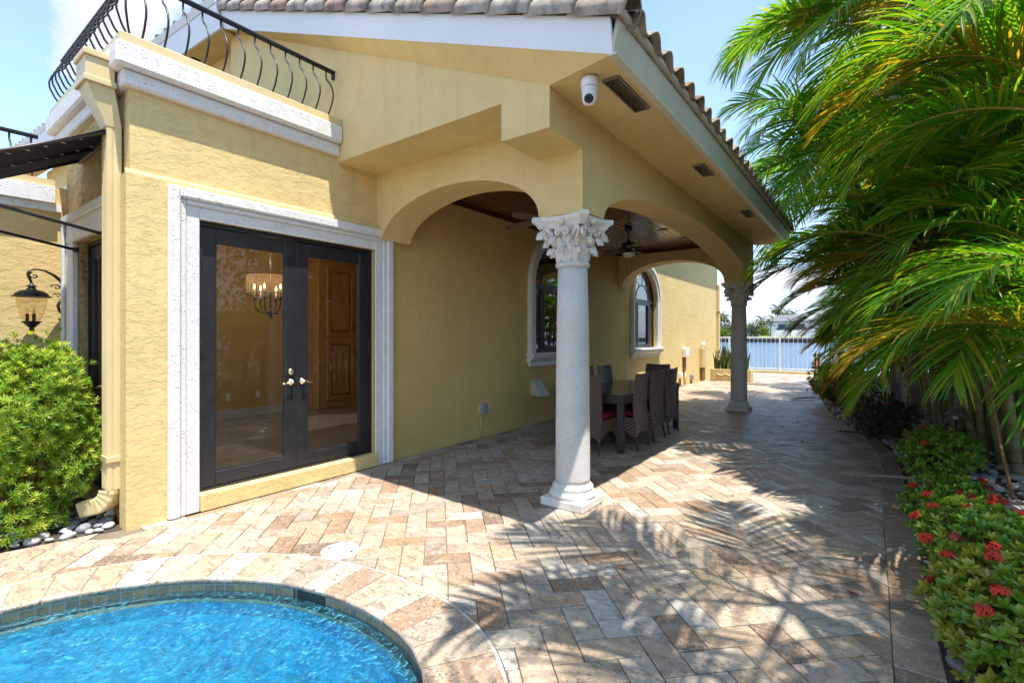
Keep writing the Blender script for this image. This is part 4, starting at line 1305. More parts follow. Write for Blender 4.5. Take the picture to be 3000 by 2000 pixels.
inner_raw = [(-3.9, .49), (-3.76, .84), (-3.52, 1.18), (-3.26, 1.395), (-2.96, 1.565), (-2.62, 1.665), (-2.25, 1.70), (-1.9, 1.655), (-1.615, 1.52),
             (-1.33, 1.22), (-1.15, .8), (-1.10, .2), (-1.2, -.5), (-1.6, -1.1), (-2.4, -1.5), (-3.3, -1.3), (-3.85, -.7), (-4.0, -.05)]
inner = resample(catmull(inner_raw, 12), .05, True)
def offset(P, d):
    out = []; k = len(P)
    for i in range(k):
        a, b = P[i-2], P[(i+2) % k]; dx, dy = b[0]-a[0], b[1]-a[1]; l = math.hypot(dx, dy) or 1e-9
        out.append((P[i][0] - dy/l*d, P[i][1] + dx/l*d))
    return out
area = sum(inner[i-1][0]*inner[i][1] - inner[i][0]*inner[i-1][1] for i in range(len(inner)))
SG = 1 if area < 0 else -1
outer = offset(inner, .345*SG); midc = offset(inner, .30*SG); grout = offset(inner, .357*SG)

# ground below everything, with the pool cut out, and the canal beyond the terrace
ZG = -.013
pl = offset(inner, .05*SG)
mb = holed_slab([(-60, -40), (60, -40), (60, 23.6), (-60, 23.6)], [pl[::3]], lambda a, b: (a, b, ZG), (0, 0, -2.2))
struct(mb.build('ground', M['paver_joint']))
# right border line of the paving and the left end at the pebble strip
right_in = catmull([(.10, -4), (.085, 1), (.08, 3), (.08, 5.3), (.085, 7.0), (.05, 7.8), (-.08, 8.75), (-.30, 9.6), (-.58, 10.4), (-.90, 11.9), (-1.20, 14.2), (-1.30, 17), (-1.35, 22.7)], 6, False)
left_in = catmull([(-4.72, 1.33), (-4.81, 1.05), (-4.87, .78), (-4.95, .52), (-5.15, 0), (-5.4, -1), (-5.5, -4)], 6, False)
def xat(line, y):
    for a, b in zip(line, line[1:]):
        if min(a[1], b[1]) <= y <= max(a[1], b[1]):
            f = (y-a[1])/((b[1]-a[1]) or 1e-9); return a[0] + (b[0]-a[0])*f
    return None

pv = MB(); W = .1555
ca, sa = cos(R(45)), sin(R(45))
def rot(u, v): return (u*ca - v*sa - 1.955, u*sa + v*ca + 3.57)
TONES = [0.02, .10, .16, .22, .30, .36, .42, .46, .52, .58, .62, .66, .72, .78, .86, .94]
for i in range(-110, 150):
    for j in range(-110, 150):
        k = (i - j) % 4
        if k == 0: cells = [(i*W, j*W), ((i+2)*W, j*W), ((i+2)*W, (j+1)*W), (i*W, (j+1)*W)]
        elif k == 3: cells = [(i*W, j*W), ((i+1)*W, j*W), ((i+1)*W, (j+2)*W), (i*W, (j+2)*W)]
        else: continue
        q = [rot(*c) for c in cells]
        cx_ = sum(a for a, b in q)/4; cy_ = sum(b for a, b in q)/4
        if not (-3.2 < cy_ < 22.8 and -8.2 < cx_ < .4): continue
        # skip what the camera side never shows
        if cy_ > 1.3 and cy_ < 19.6 and cx_ < WX - .3: continue
        poly = q
        xr = xat(right_in, max(-3.9, min(22.6, cy_)))
        if cx_ > xr + .3: continue
        if cx_ > xr - .3:
            dd, pt, nn = nearest(right_in, (cx_, cy_), False)
            s_ = 1 if nn[0] < 0 else -1
            poly = clip_half(poly, pt, nn, s_)
            if len(poly) < 3: continue
        if 1.2 < cy_ < 19.6:
            if cx_ < WX + .35: poly = clip_half(poly, (WX + .16, 0), (1, 0))
        elif cy_ <= 1.2:
            xl = xat(left_in, max(-3.9, cy_))
            if cx_ < xl - .3: continue
            if cx_ < xl + .35:
                dd, pt, nn = nearest(left_in, (cx_, cy_), False)
                poly = clip_half(poly, pt, nn, 1 if nn[0] > 0 else -1)
        if len(poly) < 3: continue
        if cy_ < 2.9:
            dd, pt, nn = nearest(grout, (cx_, cy_))
            ins = inside((cx_, cy_), grout)
            if ins and dd > .2: continue
            if dd < .3:
                tst = (pt[0] + nn[0]*.02, pt[1] + nn[1]*.02)
                poly = clip_half(poly, pt, nn, -1 if inside(tst, grout) else 1)
                if len(poly) < 3: continue
                if inside((sum(a for a, b in poly)/len(poly), sum(b for a, b in poly)/len(poly)), midc): continue
        if cy_ > 22.2: poly = clip_half(poly, (0, 22.7), (0, -1))
        if len(poly) < 3: continue
        tn = rnd.choice(TONES) + rnd.uniform(-.03, .03)
        stone(pv, poly, rnd.uniform(-.0012, .0012), max(0, min(1, tn)), g=.0028, tilt=.006, jag=.0016)
# soldier course against the house wall
y = 1.36
while y < 19.3:
    l = .305 if rnd.random() < .7 else .155
    if not (1.74 < y + l*.5 < 3.68): x0 = WX + .021
    else: x0 = WX + .078
    if y < 1.36: pass
    stone(pv, [(x0, y), (WX+.158, y), (WX+.158, y+l), (x0, y+l)], 0, rnd.choice(TONES), tilt=.005, jag=.0015, g=.003); y += l
# border course along the planting bed
rs = resample([p for p in right_in if p[1] > -3.5], .30)
def off_line(L, d):
    out = []
    for i in range(len(L)):
        a, b = L[max(0, i-1)], L[min(len(L)-1, i+1)]; dx, dy = b[0]-a[0], b[1]-a[1]; l = math.hypot(dx, dy)
        out.append((L[i][0] + dy/l*d, L[i][1] - dx/l*d))
    return out
ro = off_line(rs, .19); ri = off_line(rs, -.003)
for i in range(len(rs)-1):
    stone(pv, [ri[i], ro[i], ro[i+1], ri[i+1]], .001, rnd.choice([.05, .1, .18, .25, .3, .36, .42, .5]), tilt=.005, jag=.0015, g=.004)
struct(pv.build('patio_paving', M['travertine']))

# pool coping: radial stones with a rounded nose, white grout line outside
cp = MB()
st = resample(inner, .168, True); k = len(st)
def norm_at(i):
    a, b = st[i-1], st[(i+1) % k]; dx, dy = b[0]-a[0], b[1]-a[1]; l = math.hypot(dx, dy); return (-dy/l*SG, dx/l*SG)
for i in range(k):
    a, b = st[i], st[(i+1) % k]; na, nb = norm_at(i), norm_at((i+1) % k)
    tn = rnd.choice([.12, .2, .3, .45, .5, .58, .66, .72, .8, .86, .94]); g = .0022
    prof = [(.0, -.030), (-.004, -.020), (-.004, -.010), (.002, -.002), (.012, .003), (.335, .004), (.341, .001), (.341, -.03)]
    dx, dy = b[0]-a[0], b[1]-a[1]; l = math.hypot(dx, dy); ex, ey = dx/l*g, dy/l*g
    jz = rnd.uniform(-.001, .001)
    A = [(a[0]+na[0]*r_+ex, a[1]+na[1]*r_+ey, z_+jz) for r_, z_ in prof]; B = [(b[0]+nb[0]*r_-ex, b[1]+nb[1]*r_-ey, z_+jz) for r_, z_ in prof]
    n = len(prof); vs = A + B; fs = [tuple(range(n))[::-1], tuple(range(n, 2*n))]
    for q in range(n-1): fs.append((q, q+1, n+q+1, n+q))
    fs.append((n-1, 0, n, 2*n-1))
    cp.add(vs, fs, 0, tn)
struct(cp.build('pool_coping', M['travertine_coping']))
gr = MB(); ga, gb = offset(inner, .0*SG), grout; n = len(inner)
for i in range(n):
    j = (i+1) % n
    gr.quad((*ga[i], -.004), (*ga[j], -.004), (*gb[j], -.0025), (*gb[i], -.0025))
    gr.quad((*ga[i], -.031), (*ga[j], -.031), (*ga[j], -.004), (*ga[i], -.004))
struct(gr.build('coping_grout', M['grout_white']))

# pool shell: tile band, plaster, water
t = NT('pool_tile'); v = t.attr('uvw', 'Vector'); x, y, z = t.sep(v)
br = t.n('ShaderNodeTexBrick'); t.l(t.comb(x, y, 0.0), br.inputs['Vector'])
br.offset = 0.0; br.squash = 1.0
br.inputs['Scale'].default_value = 1.0; br.inputs['Brick Width'].default_value = .066; br.inputs['Row Height'].default_value = .066
br.inputs['Mortar Size'].default_value = .0035; br.inputs['Mortar Smooth'].default_value = .1; br.inputs['Bias'].default_value = 0
br.inputs['Color1'].default_value = (0, 0, 0, 1); br.inputs['Color2'].default_value = (1, 1, 1, 1); br.inputs['Mortar'].default_value = (.5, .5, .5, 1)
c = t.ramp(br.outputs['Color'], [(0, (.36, .24, .10)), (.3, (.50, .36, .16)), (.5, (.27, .225, .13)), (.75, (.54, .35, .14)), (1, (.24, .22, .15))])
nz = t.noise(t.pos(), 40, 5, .7); c = t.mix(t.ramp(nz, [(.45, 0.0), (.7, .6)]), c, (.09, .10, .08, 1))
c = t.mix(br.outputs['Fac'], c, (.42, .40, .34, 1))
M['pool_tile'] = t.done(t.bsdf(c, .4, 0, t.bump(t.math('SUBTRACT', 1.0, br.outputs['Fac']), .004, .6), .5))
def wall_band(P, z0, z1, name, mat, inset=0.0, slope=0.0):
    Q = offset(P, inset*SG); Q2 = offset(P, (inset+slope)*SG); n = len(Q); m_ = MB(); s = 0; uv = []
    for i in range(n):
        j = (i+1) % n; l = math.dist(Q[i], Q[j])
        m_.quad((*Q[i], z1), (*Q[j], z1), (*Q2[j], z0), (*Q2[i], z0)); uv += [(s, z1-z0, 0), (s+l, z1-z0, 0), (s+l, 0, 0), (s, 0, 0)]; s += l
    o = struct(m_.build(name, mat))
    at = o.data.attributes.new('uvw', 'FLOAT_VECTOR', 'CORNER'); at.data.foreach_set('vector', [q for p in uv for q in p])
    return o
WZ = -.092
wall_band(inner, -.118, -.033, 'pool_tile_band', M['pool_tile'], .02)
t = NT('pool_plaster'); v = t.pos()
c = t.mix(t.ramp(t.noise(v, 7, 6, .7, 1.0), [(.35, 0.0), (.7, 1.0)]), (.0, .145, .27, 1), (.003, .25, .40, 1))
M['pool_plaster'] = t.done(t.bsdf(c, .7, 0, None, .2))
t = NT('pool_ledge'); v = t.pos()
c = t.mix(t.ramp(t.noise(v, 20, 5, .7), [(.4, 0.0), (.65, 1.0)]), (.48, .37, .19, 1), (.34, .31, .19, 1))
M['pool_ledge'] = t.done(t.bsdf(c, .6))
wall_band(inner, -.140, -.119, 'pool_lower_tile', M['pool_ledge'], -.02)
wall_band(inner, -.20, -.141, 'pool_wall', M['pool_plaster'], -.022, -.02)
m_ = MB(); rg = [(-.03, -.195), (-.35, -.42), (-.7, -.62), (-.95, -.80)]
for (o0, z0), (o1, z1) in zip(rg, rg[1:]):
    A_, B_ = offset(inner, o0*SG), offset(inner, o1*SG)
    m_.add([(*p, z0) for p in A_] + [(*p, z1) for p in B_], [(i, (i+1) % len(A_), len(A_) + (i+1) % len(A_), len(A_) + i) for i in range(len(A_))], 0, .5, True)
m_.poly([(*p, -.80) for p in B_]); struct(m_.build('pool_floor', M['pool_plaster']))
# skimmer mouth in the tile band
sk = tag(MB().build('pool_skimmer', M['dark_plastic']), 'dark skimmer opening in the pool tile band under the coping', 'skimmer') if False else None
t = NT('pool_water'); v = t.pos()
w1 = t.noise(t.vscale(v, 1, 1.25, 1), 7.5, 5, .6, 1.6); w2 = t.noise(v, 24.0, 4, .6, .8)
h = t.math('ADD', t.math('MULTIPLY', w1, 1.0), t.math('MULTIPLY', w2, .28))
nb = t.bump(h, .09, 1.0)
lw = t.n('ShaderNodeLayerWeight'); lw.inputs['Blend'].default_value = .5; t.l(nb, lw.inputs['Normal'])
f = t.math('ADD', t.math('MULTIPLY', t.math('POWER', lw.outputs['Facing'], 5.0), .95), .025, clamp=True)
tr = t.n('ShaderNodeBsdfTransparent'); t.l(t.mix(t.ramp(t.noise(v, 1.7, 5, .6, .8), [(.38, 0.0), (.62, 1.0)]), (.42, .78, .95, 1), (.85, .98, 1.0, 1)), tr.inputs[0])
gl = t.n('ShaderNodeBsdfGlossy'); gl.inputs['Roughness'].default_value = .04; t.l(nb, gl.inputs['Normal'])
# pale noise streaks: bubbles, with the ripples' caustic light painted in
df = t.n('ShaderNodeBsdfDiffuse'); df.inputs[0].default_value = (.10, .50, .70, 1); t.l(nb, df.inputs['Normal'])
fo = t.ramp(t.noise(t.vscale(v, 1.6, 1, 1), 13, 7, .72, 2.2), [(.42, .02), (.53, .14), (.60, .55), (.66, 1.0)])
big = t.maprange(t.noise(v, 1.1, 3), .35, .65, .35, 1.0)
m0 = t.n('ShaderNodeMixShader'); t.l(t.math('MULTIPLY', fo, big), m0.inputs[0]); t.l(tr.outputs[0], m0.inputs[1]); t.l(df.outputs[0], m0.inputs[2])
m1 = t.n('ShaderNodeMixShader'); t.l(f, m1.inputs[0]); t.l(m0.outputs[0], m1.inputs[1]); t.l(gl.outputs[0], m1.inputs[2])
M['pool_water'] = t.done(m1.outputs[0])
m_ = MB(); Q = offset(inner, .019*SG)
xs = [i*.06 for i in range(-70, -14)]
import mathutils
bmw = bmesh.new()
ring = [bmw.verts.new((*p, WZ)) for p in Q]; bmw.faces.new(ring)
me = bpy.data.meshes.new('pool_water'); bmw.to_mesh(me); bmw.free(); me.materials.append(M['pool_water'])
wo = bpy.data.objects.new('pool_water', me); COL.objects.link(wo); struct(wo)
# skimmer mouth: frame and a flat panel coloured dark as its shaded opening
sk = thing('pool_skimmer', (-2.80, 1.62, -.1), 'dark rectangular skimmer mouth in the slate tile band under the coping', 'skimmer')
dd, pt, nn = nearest(inner, (-2.78, 1.75)); T_ = Vector((nn[1], -nn[0], 0)); N_ = Vector((pt[0] - (-2.4), pt[1] - .5, 0)); N_ = Vector((nn[0], nn[1], 0)); N_ = N_ if N_.dot(Vector((pt[0]+2.4, pt[1]-.3, 0))) > 0 else -N_
C_ = Vector((pt[0], pt[1], 0)) + N_*.017; m_ = MB()
def slab(a0, a1, n0, n1, z0, z1):
    p = [C_ + T_*a0 + N_*n0, C_ + T_*a1 + N_*n0, C_ + T_*a1 + N_*n1, C_ + T_*a0 + N_*n1]
    m_.prism([(q.x, q.y, z0) for q in p], (0, 0, z1-z0))
slab(-.125, -.112, -.004, .012, -.2, -.036); slab(.112, .125, -.004, .012, -.2, -.036); slab(-.112, .112, -.004, .012, -.045, -.034); slab(-.112, .112, -.004, .012, -.2, -.188)
slab(-.1125, .1125, -.001, .002, -.188, -.045)
m_.build('throat', M['skim_dark'] if 'skim_dark' in M else simple('skim_dark', (.035, .038, .022), .5), sk)
# skimmer lid on the deck
lid = thing('skimmer_lid', (-3.02, 2.045, 0), 'round white plastic skimmer lid set in the paving beside the pool coping', 'lid')
m_ = MB(); m_.lathe([(.128, -.02), (.128, .0095), (.124, .011), (.0, .0115)], (-3.02, 2.045, 0), 40); m_.build('cover', M['white_plastic'], lid)
for sg in (-1, 1):
    m_ = MB(); m_.box((-3.02+sg*.085-.012, 2.045+sg*.03-.009, .0116), (-3.02+sg*.085+.012, 2.045+sg*.03+.009, .0122)); m_.build('finger_slot', M['vent_dark'], lid)

# planting bed on the right
bed = MB(); bo = off_line(rs, .185)
for i in range(len(bo)-1):
    for q in range(6):
        f0, f1 = (q/6)**1.3, ((q+1)/6)**1.3
        def P3(p, f): x = p[0] + (9-p[0])*f; return (x, p[1], -.006 + .09*min(1, f*4) + .02*sin(x*5+p[1]*3)*min(1, f*9))
        bed.quad(P3(bo[i], f0), P3(bo[i], f1), P3(bo[i+1], f1), P3(bo[i+1], f0))
struct(bed.build('planting_bed', M['soil']))
lb = MB(); lb.poly([(WX-.1, LY-.001, -.008), (-6.63, LY-.001, -.008), (-6.63, -4, -.008), (-5.5, -4, -.008), (-5.15, 0, -.008), (-4.95, .5, -.008), (-4.85, .9, -.008), (-4.76, 1.3, -.008)])
struct(lb.build('planting_bed', M['soil']))

# river stones: one pebble mesh of each of several shapes, copied
t = NT('river_stone'); rn = t.orand(); v = t.obj()
c = t.ramp(rn, [(0, (.17, .175, .19)), (.35, (.29, .29, .305)), (.6, (.38, .355, .335)), (.85, (.44, .43, .42)), (1.0, (.54, .53, .52))])
c = t.mix(t.ramp(t.noise(v, 9, 6, .7), [(.52, 0.0), (.66, .45)]), c, (.55, .55, .54, 1))
M['river_stone'] = t.done(t.bsdf(c, .6, 0, t.bump(t.noise(v, 30, 4), .002, .5), .35))
t = NT('river_stone_mass'); v = t.pos(); rn = t.attr('tone')
c = t.ramp(rn, [(0, (.17, .175, .19)), (.35, (.29, .29, .305)), (.6, (.38, .355, .335)), (.85, (.44, .43, .42)), (1.0, (.54, .53, .52))])
M['river_stone_mass'] = t.done(t.bsdf(c, .6, 0, t.bump(t.noise(v, 60, 4), .002, .5), .35))
def pebble_geo(seed, sx, sy, sz, sub=2):
    b = bmesh.new(); bmesh.ops.create_icosphere(b, subdivisions=sub, radius=1.0)
    r_ = random.Random(seed); ph = [r_.uniform(0, 6.28) for _ in range(6)]
    vs = []
    for v_ in b.verts:
        p = v_.co; k = 1 + .10*sin(2*p.x+ph[0]) + .08*sin(3*p.y+ph[1]) + .06*sin(2.5*p.z+ph[2]+p.x*2)
        vs.append((p.x*k*sx, p.y*k*sy, p.z*k*sz))
    b.verts.index_update(); fs = [tuple(q.index for q in f.verts) for f in b.faces]; b.free()
    return vs, fs
peb = []
for s_ in range(7):
    vs, fs = pebble_geo(s_, .5, rnd.uniform(.32, .42), rnd.uniform(.18, .28), 3)
    m_ = MB(); m_.add(vs, fs, 0, .5, True); peb.append(m_.mesh('river_stone', M['river_stone']))
def lay_stone(x, y, z, size, label, group):
    o = bpy.data.objects.new('river_stone', rnd.choice(peb)); COL.objects.link(o)
    o.location = (x, y, z); o.scale = (size,)*3; o.rotation_euler = (rnd.uniform(-.25, .25), rnd.uniform(-.25, .25), rnd.uniform(0, 6.28))
    tag(o, label, 'stone', group); return o
def scatter(n, fx, rmin, rmax, tries=40000, seed=3, k=.78):
    r_ = random.Random(seed); pts = []; cell = {}
    for _ in range(tries):
        if len(pts) >= n: break
        p = fx(r_)
        if p is None: continue
        s_ = r_.uniform(rmin, rmax); c_ = (int(p[0]/.12), int(p[1]/.12)); ok = True
        for i in (-1, 0, 1):
            for j in (-1, 0, 1):
                for (x, y, q) in cell.get((c_[0]+i, c_[1]+j), ()):
                    if math.hypot(x-p[0], y-p[1]) < (s_+q)*.5*k: ok = False
        if ok: pts.append((p[0], p[1], s_)); cell.setdefault(c_, []).append((p[0], p[1], s_))
    return pts
def fl(r_):
    y = r_.uniform(-.2, 1.26); x = (xat(left_in, y) or -5) - .035 - r_.random()**1.6*.75
    return (x, y) if x > -6.5 and not (x > -4.86 and y > 1.2) else None
for x, y, s_ in scatter(115, fl, .055, .12):
    lay_stone(x, y, .006 + s_*.08, s_, 'smooth grey river stone in the strip under the feathery shrub by the house corner', 'river stones beside the house')
def fr(r_):
    y = r_.uniform(1.8, 12.5); x = (xat(right_in, y) or 0) + .235 + r_.random()**1.4*2.1
    return (x, y)
allp = scatter(1500, fr, .07, .15, 60000, 5, .72)
def vis(p): return math.hypot(p[0], p[1])
allp.sort(key=lambda p: vis(p)/p[2])
def zbed(x, y):
    x0 = (xat(right_in, y) or 0) + .19; f = max(0, (x-x0)/(9-x0)); return -.006 + .09*min(1, f*4) + .02*sin(x*5+y*3)*min(1, f*9)
mass = MB()
geos = [pebble_geo(s_, .5, .38, .24, 2) for s_ in range(5)]
for i, (x, y, s_) in enumerate(allp):
    z = zbed(x, y) + s_*.11
    if i < 210: lay_stone(x, y, z, s_, 'smooth grey river stone on the planting bed under the palms and red flowered shrubs', 'river stones in the planting bed')
    else:
        vs, fs = rnd.choice(geos); A = rnd.uniform(0, 6.28); c_, n_ = cos(A)*s_, sin(A)*s_
        mass.add([(x + a*c_ - b*n_, y + a*n_ + b*c_, z + d_*s_) for a, b, d_ in vs], fs, 0, rnd.random(), True)
mo = mass.build('river_stones', M['river_stone_mass']); tag(mo, 'farther grey river stones covering the shaded planting bed under the palms', 'stones', None, 'stuff')
# ================================================================== DINING SET
t = NT('wicker'); v = t.obj(); x, y, z = t.sep(v)
ch_ = t.math('ADD', t.math('MULTIPLY', z, 1.0), t.math('MULTIPLY', t.math('ABSOLUTE', x), 1.15))
ch_ = t.math('ADD', ch_, t.math('MULTIPLY', y, .7))
wv = t.math('SINE', t.math('MULTIPLY', ch_, 120.0)); w2 = t.math('SINE', t.math('MULTIPLY', t.math('SUBTRACT', t.math('MULTIPLY', z, 1.0), t.math('MULTIPLY', t.math('ABSOLUTE', x), 1.15)), 900.0))
h = t.math('ADD', t.math('MULTIPLY', wv, .5), t.math('MULTIPLY', w2, .15))
c = t.mix(t.maprange(wv, -1, .6), (.028, .019, .013, 1), (.21, .14, .092, 1))
M['wicker'] = t.done(t.bsdf(c, .42, 0, t.bump(h, .006, .9), .5))
t = NT('wicker_table'); v = t.obj()
ck = t.n('ShaderNodeTexChecker'); t.l(t.vscale(v, 1, 1, 1.6), ck.inputs[0]); ck.inputs['Scale'].default_value = 75; ck.inputs[1].default_value = (.055, .045, .042, 1); ck.inputs[2].default_value = (.018, .014, .013, 1)
M['wicker_table'] = t.done(t.bsdf(ck.outputs[0], .45, 0, t.bump(ck.outputs[1], .003, .8), .5))
simple('table_glass', (.020, .018, .017), .06, spec=.6, var=.02)
simple('cushion_red', (.36, .012, .02), .85, var=.12, bs=.3, bsc=300)
tb = thing('dining_table', (-3.09, 7.0, 0), 'dark wicker dining table with a glass top under the porch', 'table')
TX0, TX1, TY0, TY1 = -3.60, -2.57, 5.86, 8.14
m_ = MB(); m_.box((TX0+.02, TY0+.02, .737), (TX1-.02, TY1-.02, .752), bev=.003); m_.build('glass_top', M['table_glass'], tb)
m_ = MB()
m_.box((TX0, TY0, .640), (TX1, TY0+.045, .745), bev=.006); m_.box((TX0, TY1-.045, .640), (TX1, TY1, .745), bev=.006)
m_.box((TX0, TY0+.045, .640), (TX0+.045, TY1-.045, .745), bev=.006); m_.box((TX1-.045, TY0+.045, .640), (TX1, TY1-.045, .745), bev=.006)
m_.build('apron', M['wicker_table'], tb)
for x in (TX0+.005, TX1-.085):
    for y in (TY0+.005, TY1-.085):
        m_ = MB(); m_.box((x, y, .012), (x+.08, y+.08, .640), bev=.006); m_.box((x+.008, y+.008, 0), (x+.072, y+.072, .012)); m_.build('leg', M['wicker_table'], tb)

def make_chair():
    c = thing('dining_chair', (0, 0, 0), '', 'chair', 'wicker dining chairs round the table')
    # faces +y ; back at y = -.25
    m_ = MB(); U, V = 16, 8; vs = []
    for side in (0, 1):
        for u in range(U+1):
            f = u/U; z = .16 + .86*f
            wd = .225 + .012*sin(f*pi) - .01*f
            for v_ in range(V+1):
                k = (v_/V-.5)*2
                yb = -.235 - .02*(1-f)**2 - .10*max(0, f-.45)**1.6*1.4 + .028*k*k*max(.2, f)
                zz = z + (.012*(1-k*k)*-1 if u == U else 0) + (-.0 if u else (.10*(1-abs(k))**.7))
                vs.append((k*wd, yb - (.03 if side else 0), zz))
    n1 = (U+1)*(V+1); fs = []
    for u in range(U):
        for v_ in range(V):
            p = u*(V+1)+v_; fs.append((p, p+1, p+V+2, p+V+1)); fs.append((n1+p, n1+p+V+1, n1+p+V+2, n1+p+1))
        for e_ in (0, V):
            p = u*(V+1)+e_; fs.append((p, p+V+1, n1+p+V+1, n1+p))
    for v_ in range(V):
        for p in (v_, U*(V+1)+v_): fs.append((p, p+1, n1+p+1, n1+p))
    m_.add(vs, fs, 0, .5, False); m_.build('backrest', M['wicker'], c, world=False)
    m_ = MB()
    # skirt: tapered box with an arched lower edge
    def skirt(pts_top, pts_bot_z, inward):
        pass
    for sx in (-1, 1):
        n = 8; vs = []; fs = []
        for i in range(n+1):
            f = i/n; y = -.245 + .475*f; zb = .17 + .10*sin(pi*f)
            for th in (0, -.018*sx): vs += [(sx*.225 + th, y, .425), (sx*.222 + th, y, zb)]
        for i in range(n):
            p = i*4; fs += [(p, p+1, p+5, p+4), (p+2, p+6, p+7, p+3), (p+1, p+3, p+7, p+5), (p, p+4, p+6, p+2)]
        m_.add(vs, fs)
    n = 8; vs = []; fs = []
    for i in range(n+1):
        f = i/n; x = -.224 + .448*f; zb = .17 + .12*sin(pi*f)
        for th in (0, -.018): vs += [(x, .23 + th, .425), (x, .228 + th, zb)]
    for i in range(n):
        p = i*4; fs += [(p, p+1, p+5, p+4), (p+2, p+6, p+7, p+3), (p+1, p+3, p+7, p+5), (p, p+4, p+6, p+2)]
    m_.add(vs, fs)
    m_.box((-.206, -.24, .405), (.206, .211, .424)); m_.build('seat', M['wicker'], c, world=False)
    for sx in (-1, 1):
        m_ = MB(); m_.tube([(sx*.205, -.255, .32), (sx*.207, -.265, .16), (sx*.212, -.29, .012), (sx*.212, -.29, 0)], [.017, .016, .013, .014], 8); m_.build('leg', M['wicker_table'], c, world=False)
        m_ = MB(); m_.tube([(sx*.205, .21, .32), (sx*.206, .212, .16), (sx*.21, .215, .012), (sx*.21, .215, 0)], [.017, .016, .013, .014], 8); m_.build('leg', M['wicker_table'], c, world=False)
    m_ = MB(); U = 10; vs = []; fs = []
    for side in (0, 1):
        for i in range(U+1):
            for j in range(U+1):
                a, b = (i/U-.5)*2, (j/U-.5)*2
                e_ = (1-abs(a)**4)*(1-abs(b)**4); z = .46 + (1 if side else -.62)*.045*e_**.5
                vs.append((a*.215, b*.215 - .015, z))
    n1 = (U+1)**2
    for s_ in (0, 1):
        for i in range(U):
            for j in range(U):
                p = s_*n1 + i*(U+1)+j; q_ = (p, p+U+1, p+U+2, p+1); fs.append(q_ if s_ else q_[::-1])
    m_.add(vs, fs, 0, .5, True); m_.build('cushion', M['cushion_red'], c, world=False)
    return c
ch0 = make_chair()
spots = [(-2.80, 6.40, 90, 'nearest wicker chair of the three brown backs in a row on the patio side'),
         (-2.80, 7.05, 90, 'middle wicker chair of the three brown backs in a row on the patio side'),
         (-2.81, 7.70, 90, 'last wicker chair of the patio side row, nearest the far column'),
         (-3.00, 5.93, 0, 'wicker chair at the near table end, half hidden by the near column'),
         (-3.12, 8.42, 180, 'wicker chair at the far end of the table facing us'),
         (-3.46, 6.40, -90, 'wicker chair on the wall side of the table hidden behind the near column shaft'),
         (-3.46, 7.10, -90, 'wicker chair on the wall side whose back just shows at the column edge'),
         (-3.47, 7.75, -90, 'farthest wicker chair on the wall side of the table, facing the patio')]
for i, (x, y, a, lb) in enumerate(spots):
    o = ch0 if i == 0 else copy_tree(ch0)
    o.location = (x, y, 0); o.rotation_euler = (0, 0, R(a + (rnd.uniform(-3, 3)))); o['label'] = lb

# ================================================================== TERRACE EDGE
simple('fence_white', (.80, .80, .79), .4, var=.04)
cb = thing('terrace_curb', (-3, 22.9, 0), 'low yellow stucco curb under the white fence at the terrace edge', 'curb')
m_ = MB(); m_.box((-9, 22.75, -.03), (.4, 22.95, .085), bev=.01); m_.build('wall', M['stucco_smooth'], cb)
fe = thing('picket_fence', (-3, 22.85, .085), 'white metal picket fence along the canal edge of the terrace', 'fence')
m_ = MB(); m_.box((-9, 22.825, 1.445), (.4, 22.875, 1.49), bev=.006); m_.build('top_rail', M['fence_white'], fe)
m_ = MB(); m_.box((-9, 22.835, .155), (.4, 22.865, .19), bev=.004); m_.build('bottom_rail', M['fence_white'], fe)
x = -7.0
while x < .5:
    m_ = MB(); m_.box((x-.03, 22.82, .085), (x+.03, 22.88, 1.4445), bev=.004); m_.build('post', M['fence_white'], fe)
    for k in range(1, 12):
        xx = x + k*1.96/12
        if xx < .4:
            m_ = MB(); m_.box((xx-.010, 22.842, .1905), (xx+.010, 22.858, 1.4445)); m_.build('picket', M['fence_white'], fe)
    x += 1.96
ex_ = thing('extinguisher_cabinet', (-1.78, 23.1, .05), 'cream dock cabinet with a red fire extinguisher behind its window, pointed dark cap', 'cabinet')
m_ = MB()
for lo, hi in (((-1.90, 23.02, .05), (-1.865, 23.22, .70)), ((-1.695, 23.02, .05), (-1.66, 23.22, .70)), ((-1.865, 23.02, .05), (-1.695, 23.22, .09)), ((-1.865, 23.02, .66), (-1.695, 23.22, .70)), ((-1.865, 23.20, .09), (-1.695, 23.22, .66))):
    m_.box(lo, hi)
m_.build('frame', M['cream_paint'], ex_)
m_ = MB(); m_.lathe([(.06, .10), (.068, .12), (.068, .48), (.05, .53), (.02, .55), (.02, .59)], (-1.78, 23.12, 0), 16); m_.build('extinguisher', M['petal_red'], ex_)
m_ = MB(); m_.box((-1.855, 23.19, .35), (-1.705, 23.199, .62)); m_.build('back_panel', M['brown_rust'], ex_)
m_ = MB(); m_.box((-1.80, 23.045, .24), (-1.76, 23.053, .42)); m_.build('tag', M['white_plastic'], ex_)
m_ = MB(); m_.lathe([(.15, .702), (.155, .73), (.12, .82), (.06, .90), (.0, .92)], (-1.78, 23.12, 0), 8); m_.build('cap', M['black_frame'], ex_)
pi_ = thing('dock_piling', (-.98, 23.3, -3), 'weathered dark dock piling standing beyond the fence near the palms', 'piling')
m_ = MB(); m_.lathe([(.11, -3), (.12, .0), (.11, .95), (.07, 1.0)], (-.98, 23.3, 0), 14); m_.build('post', M['bronze'], pi_)

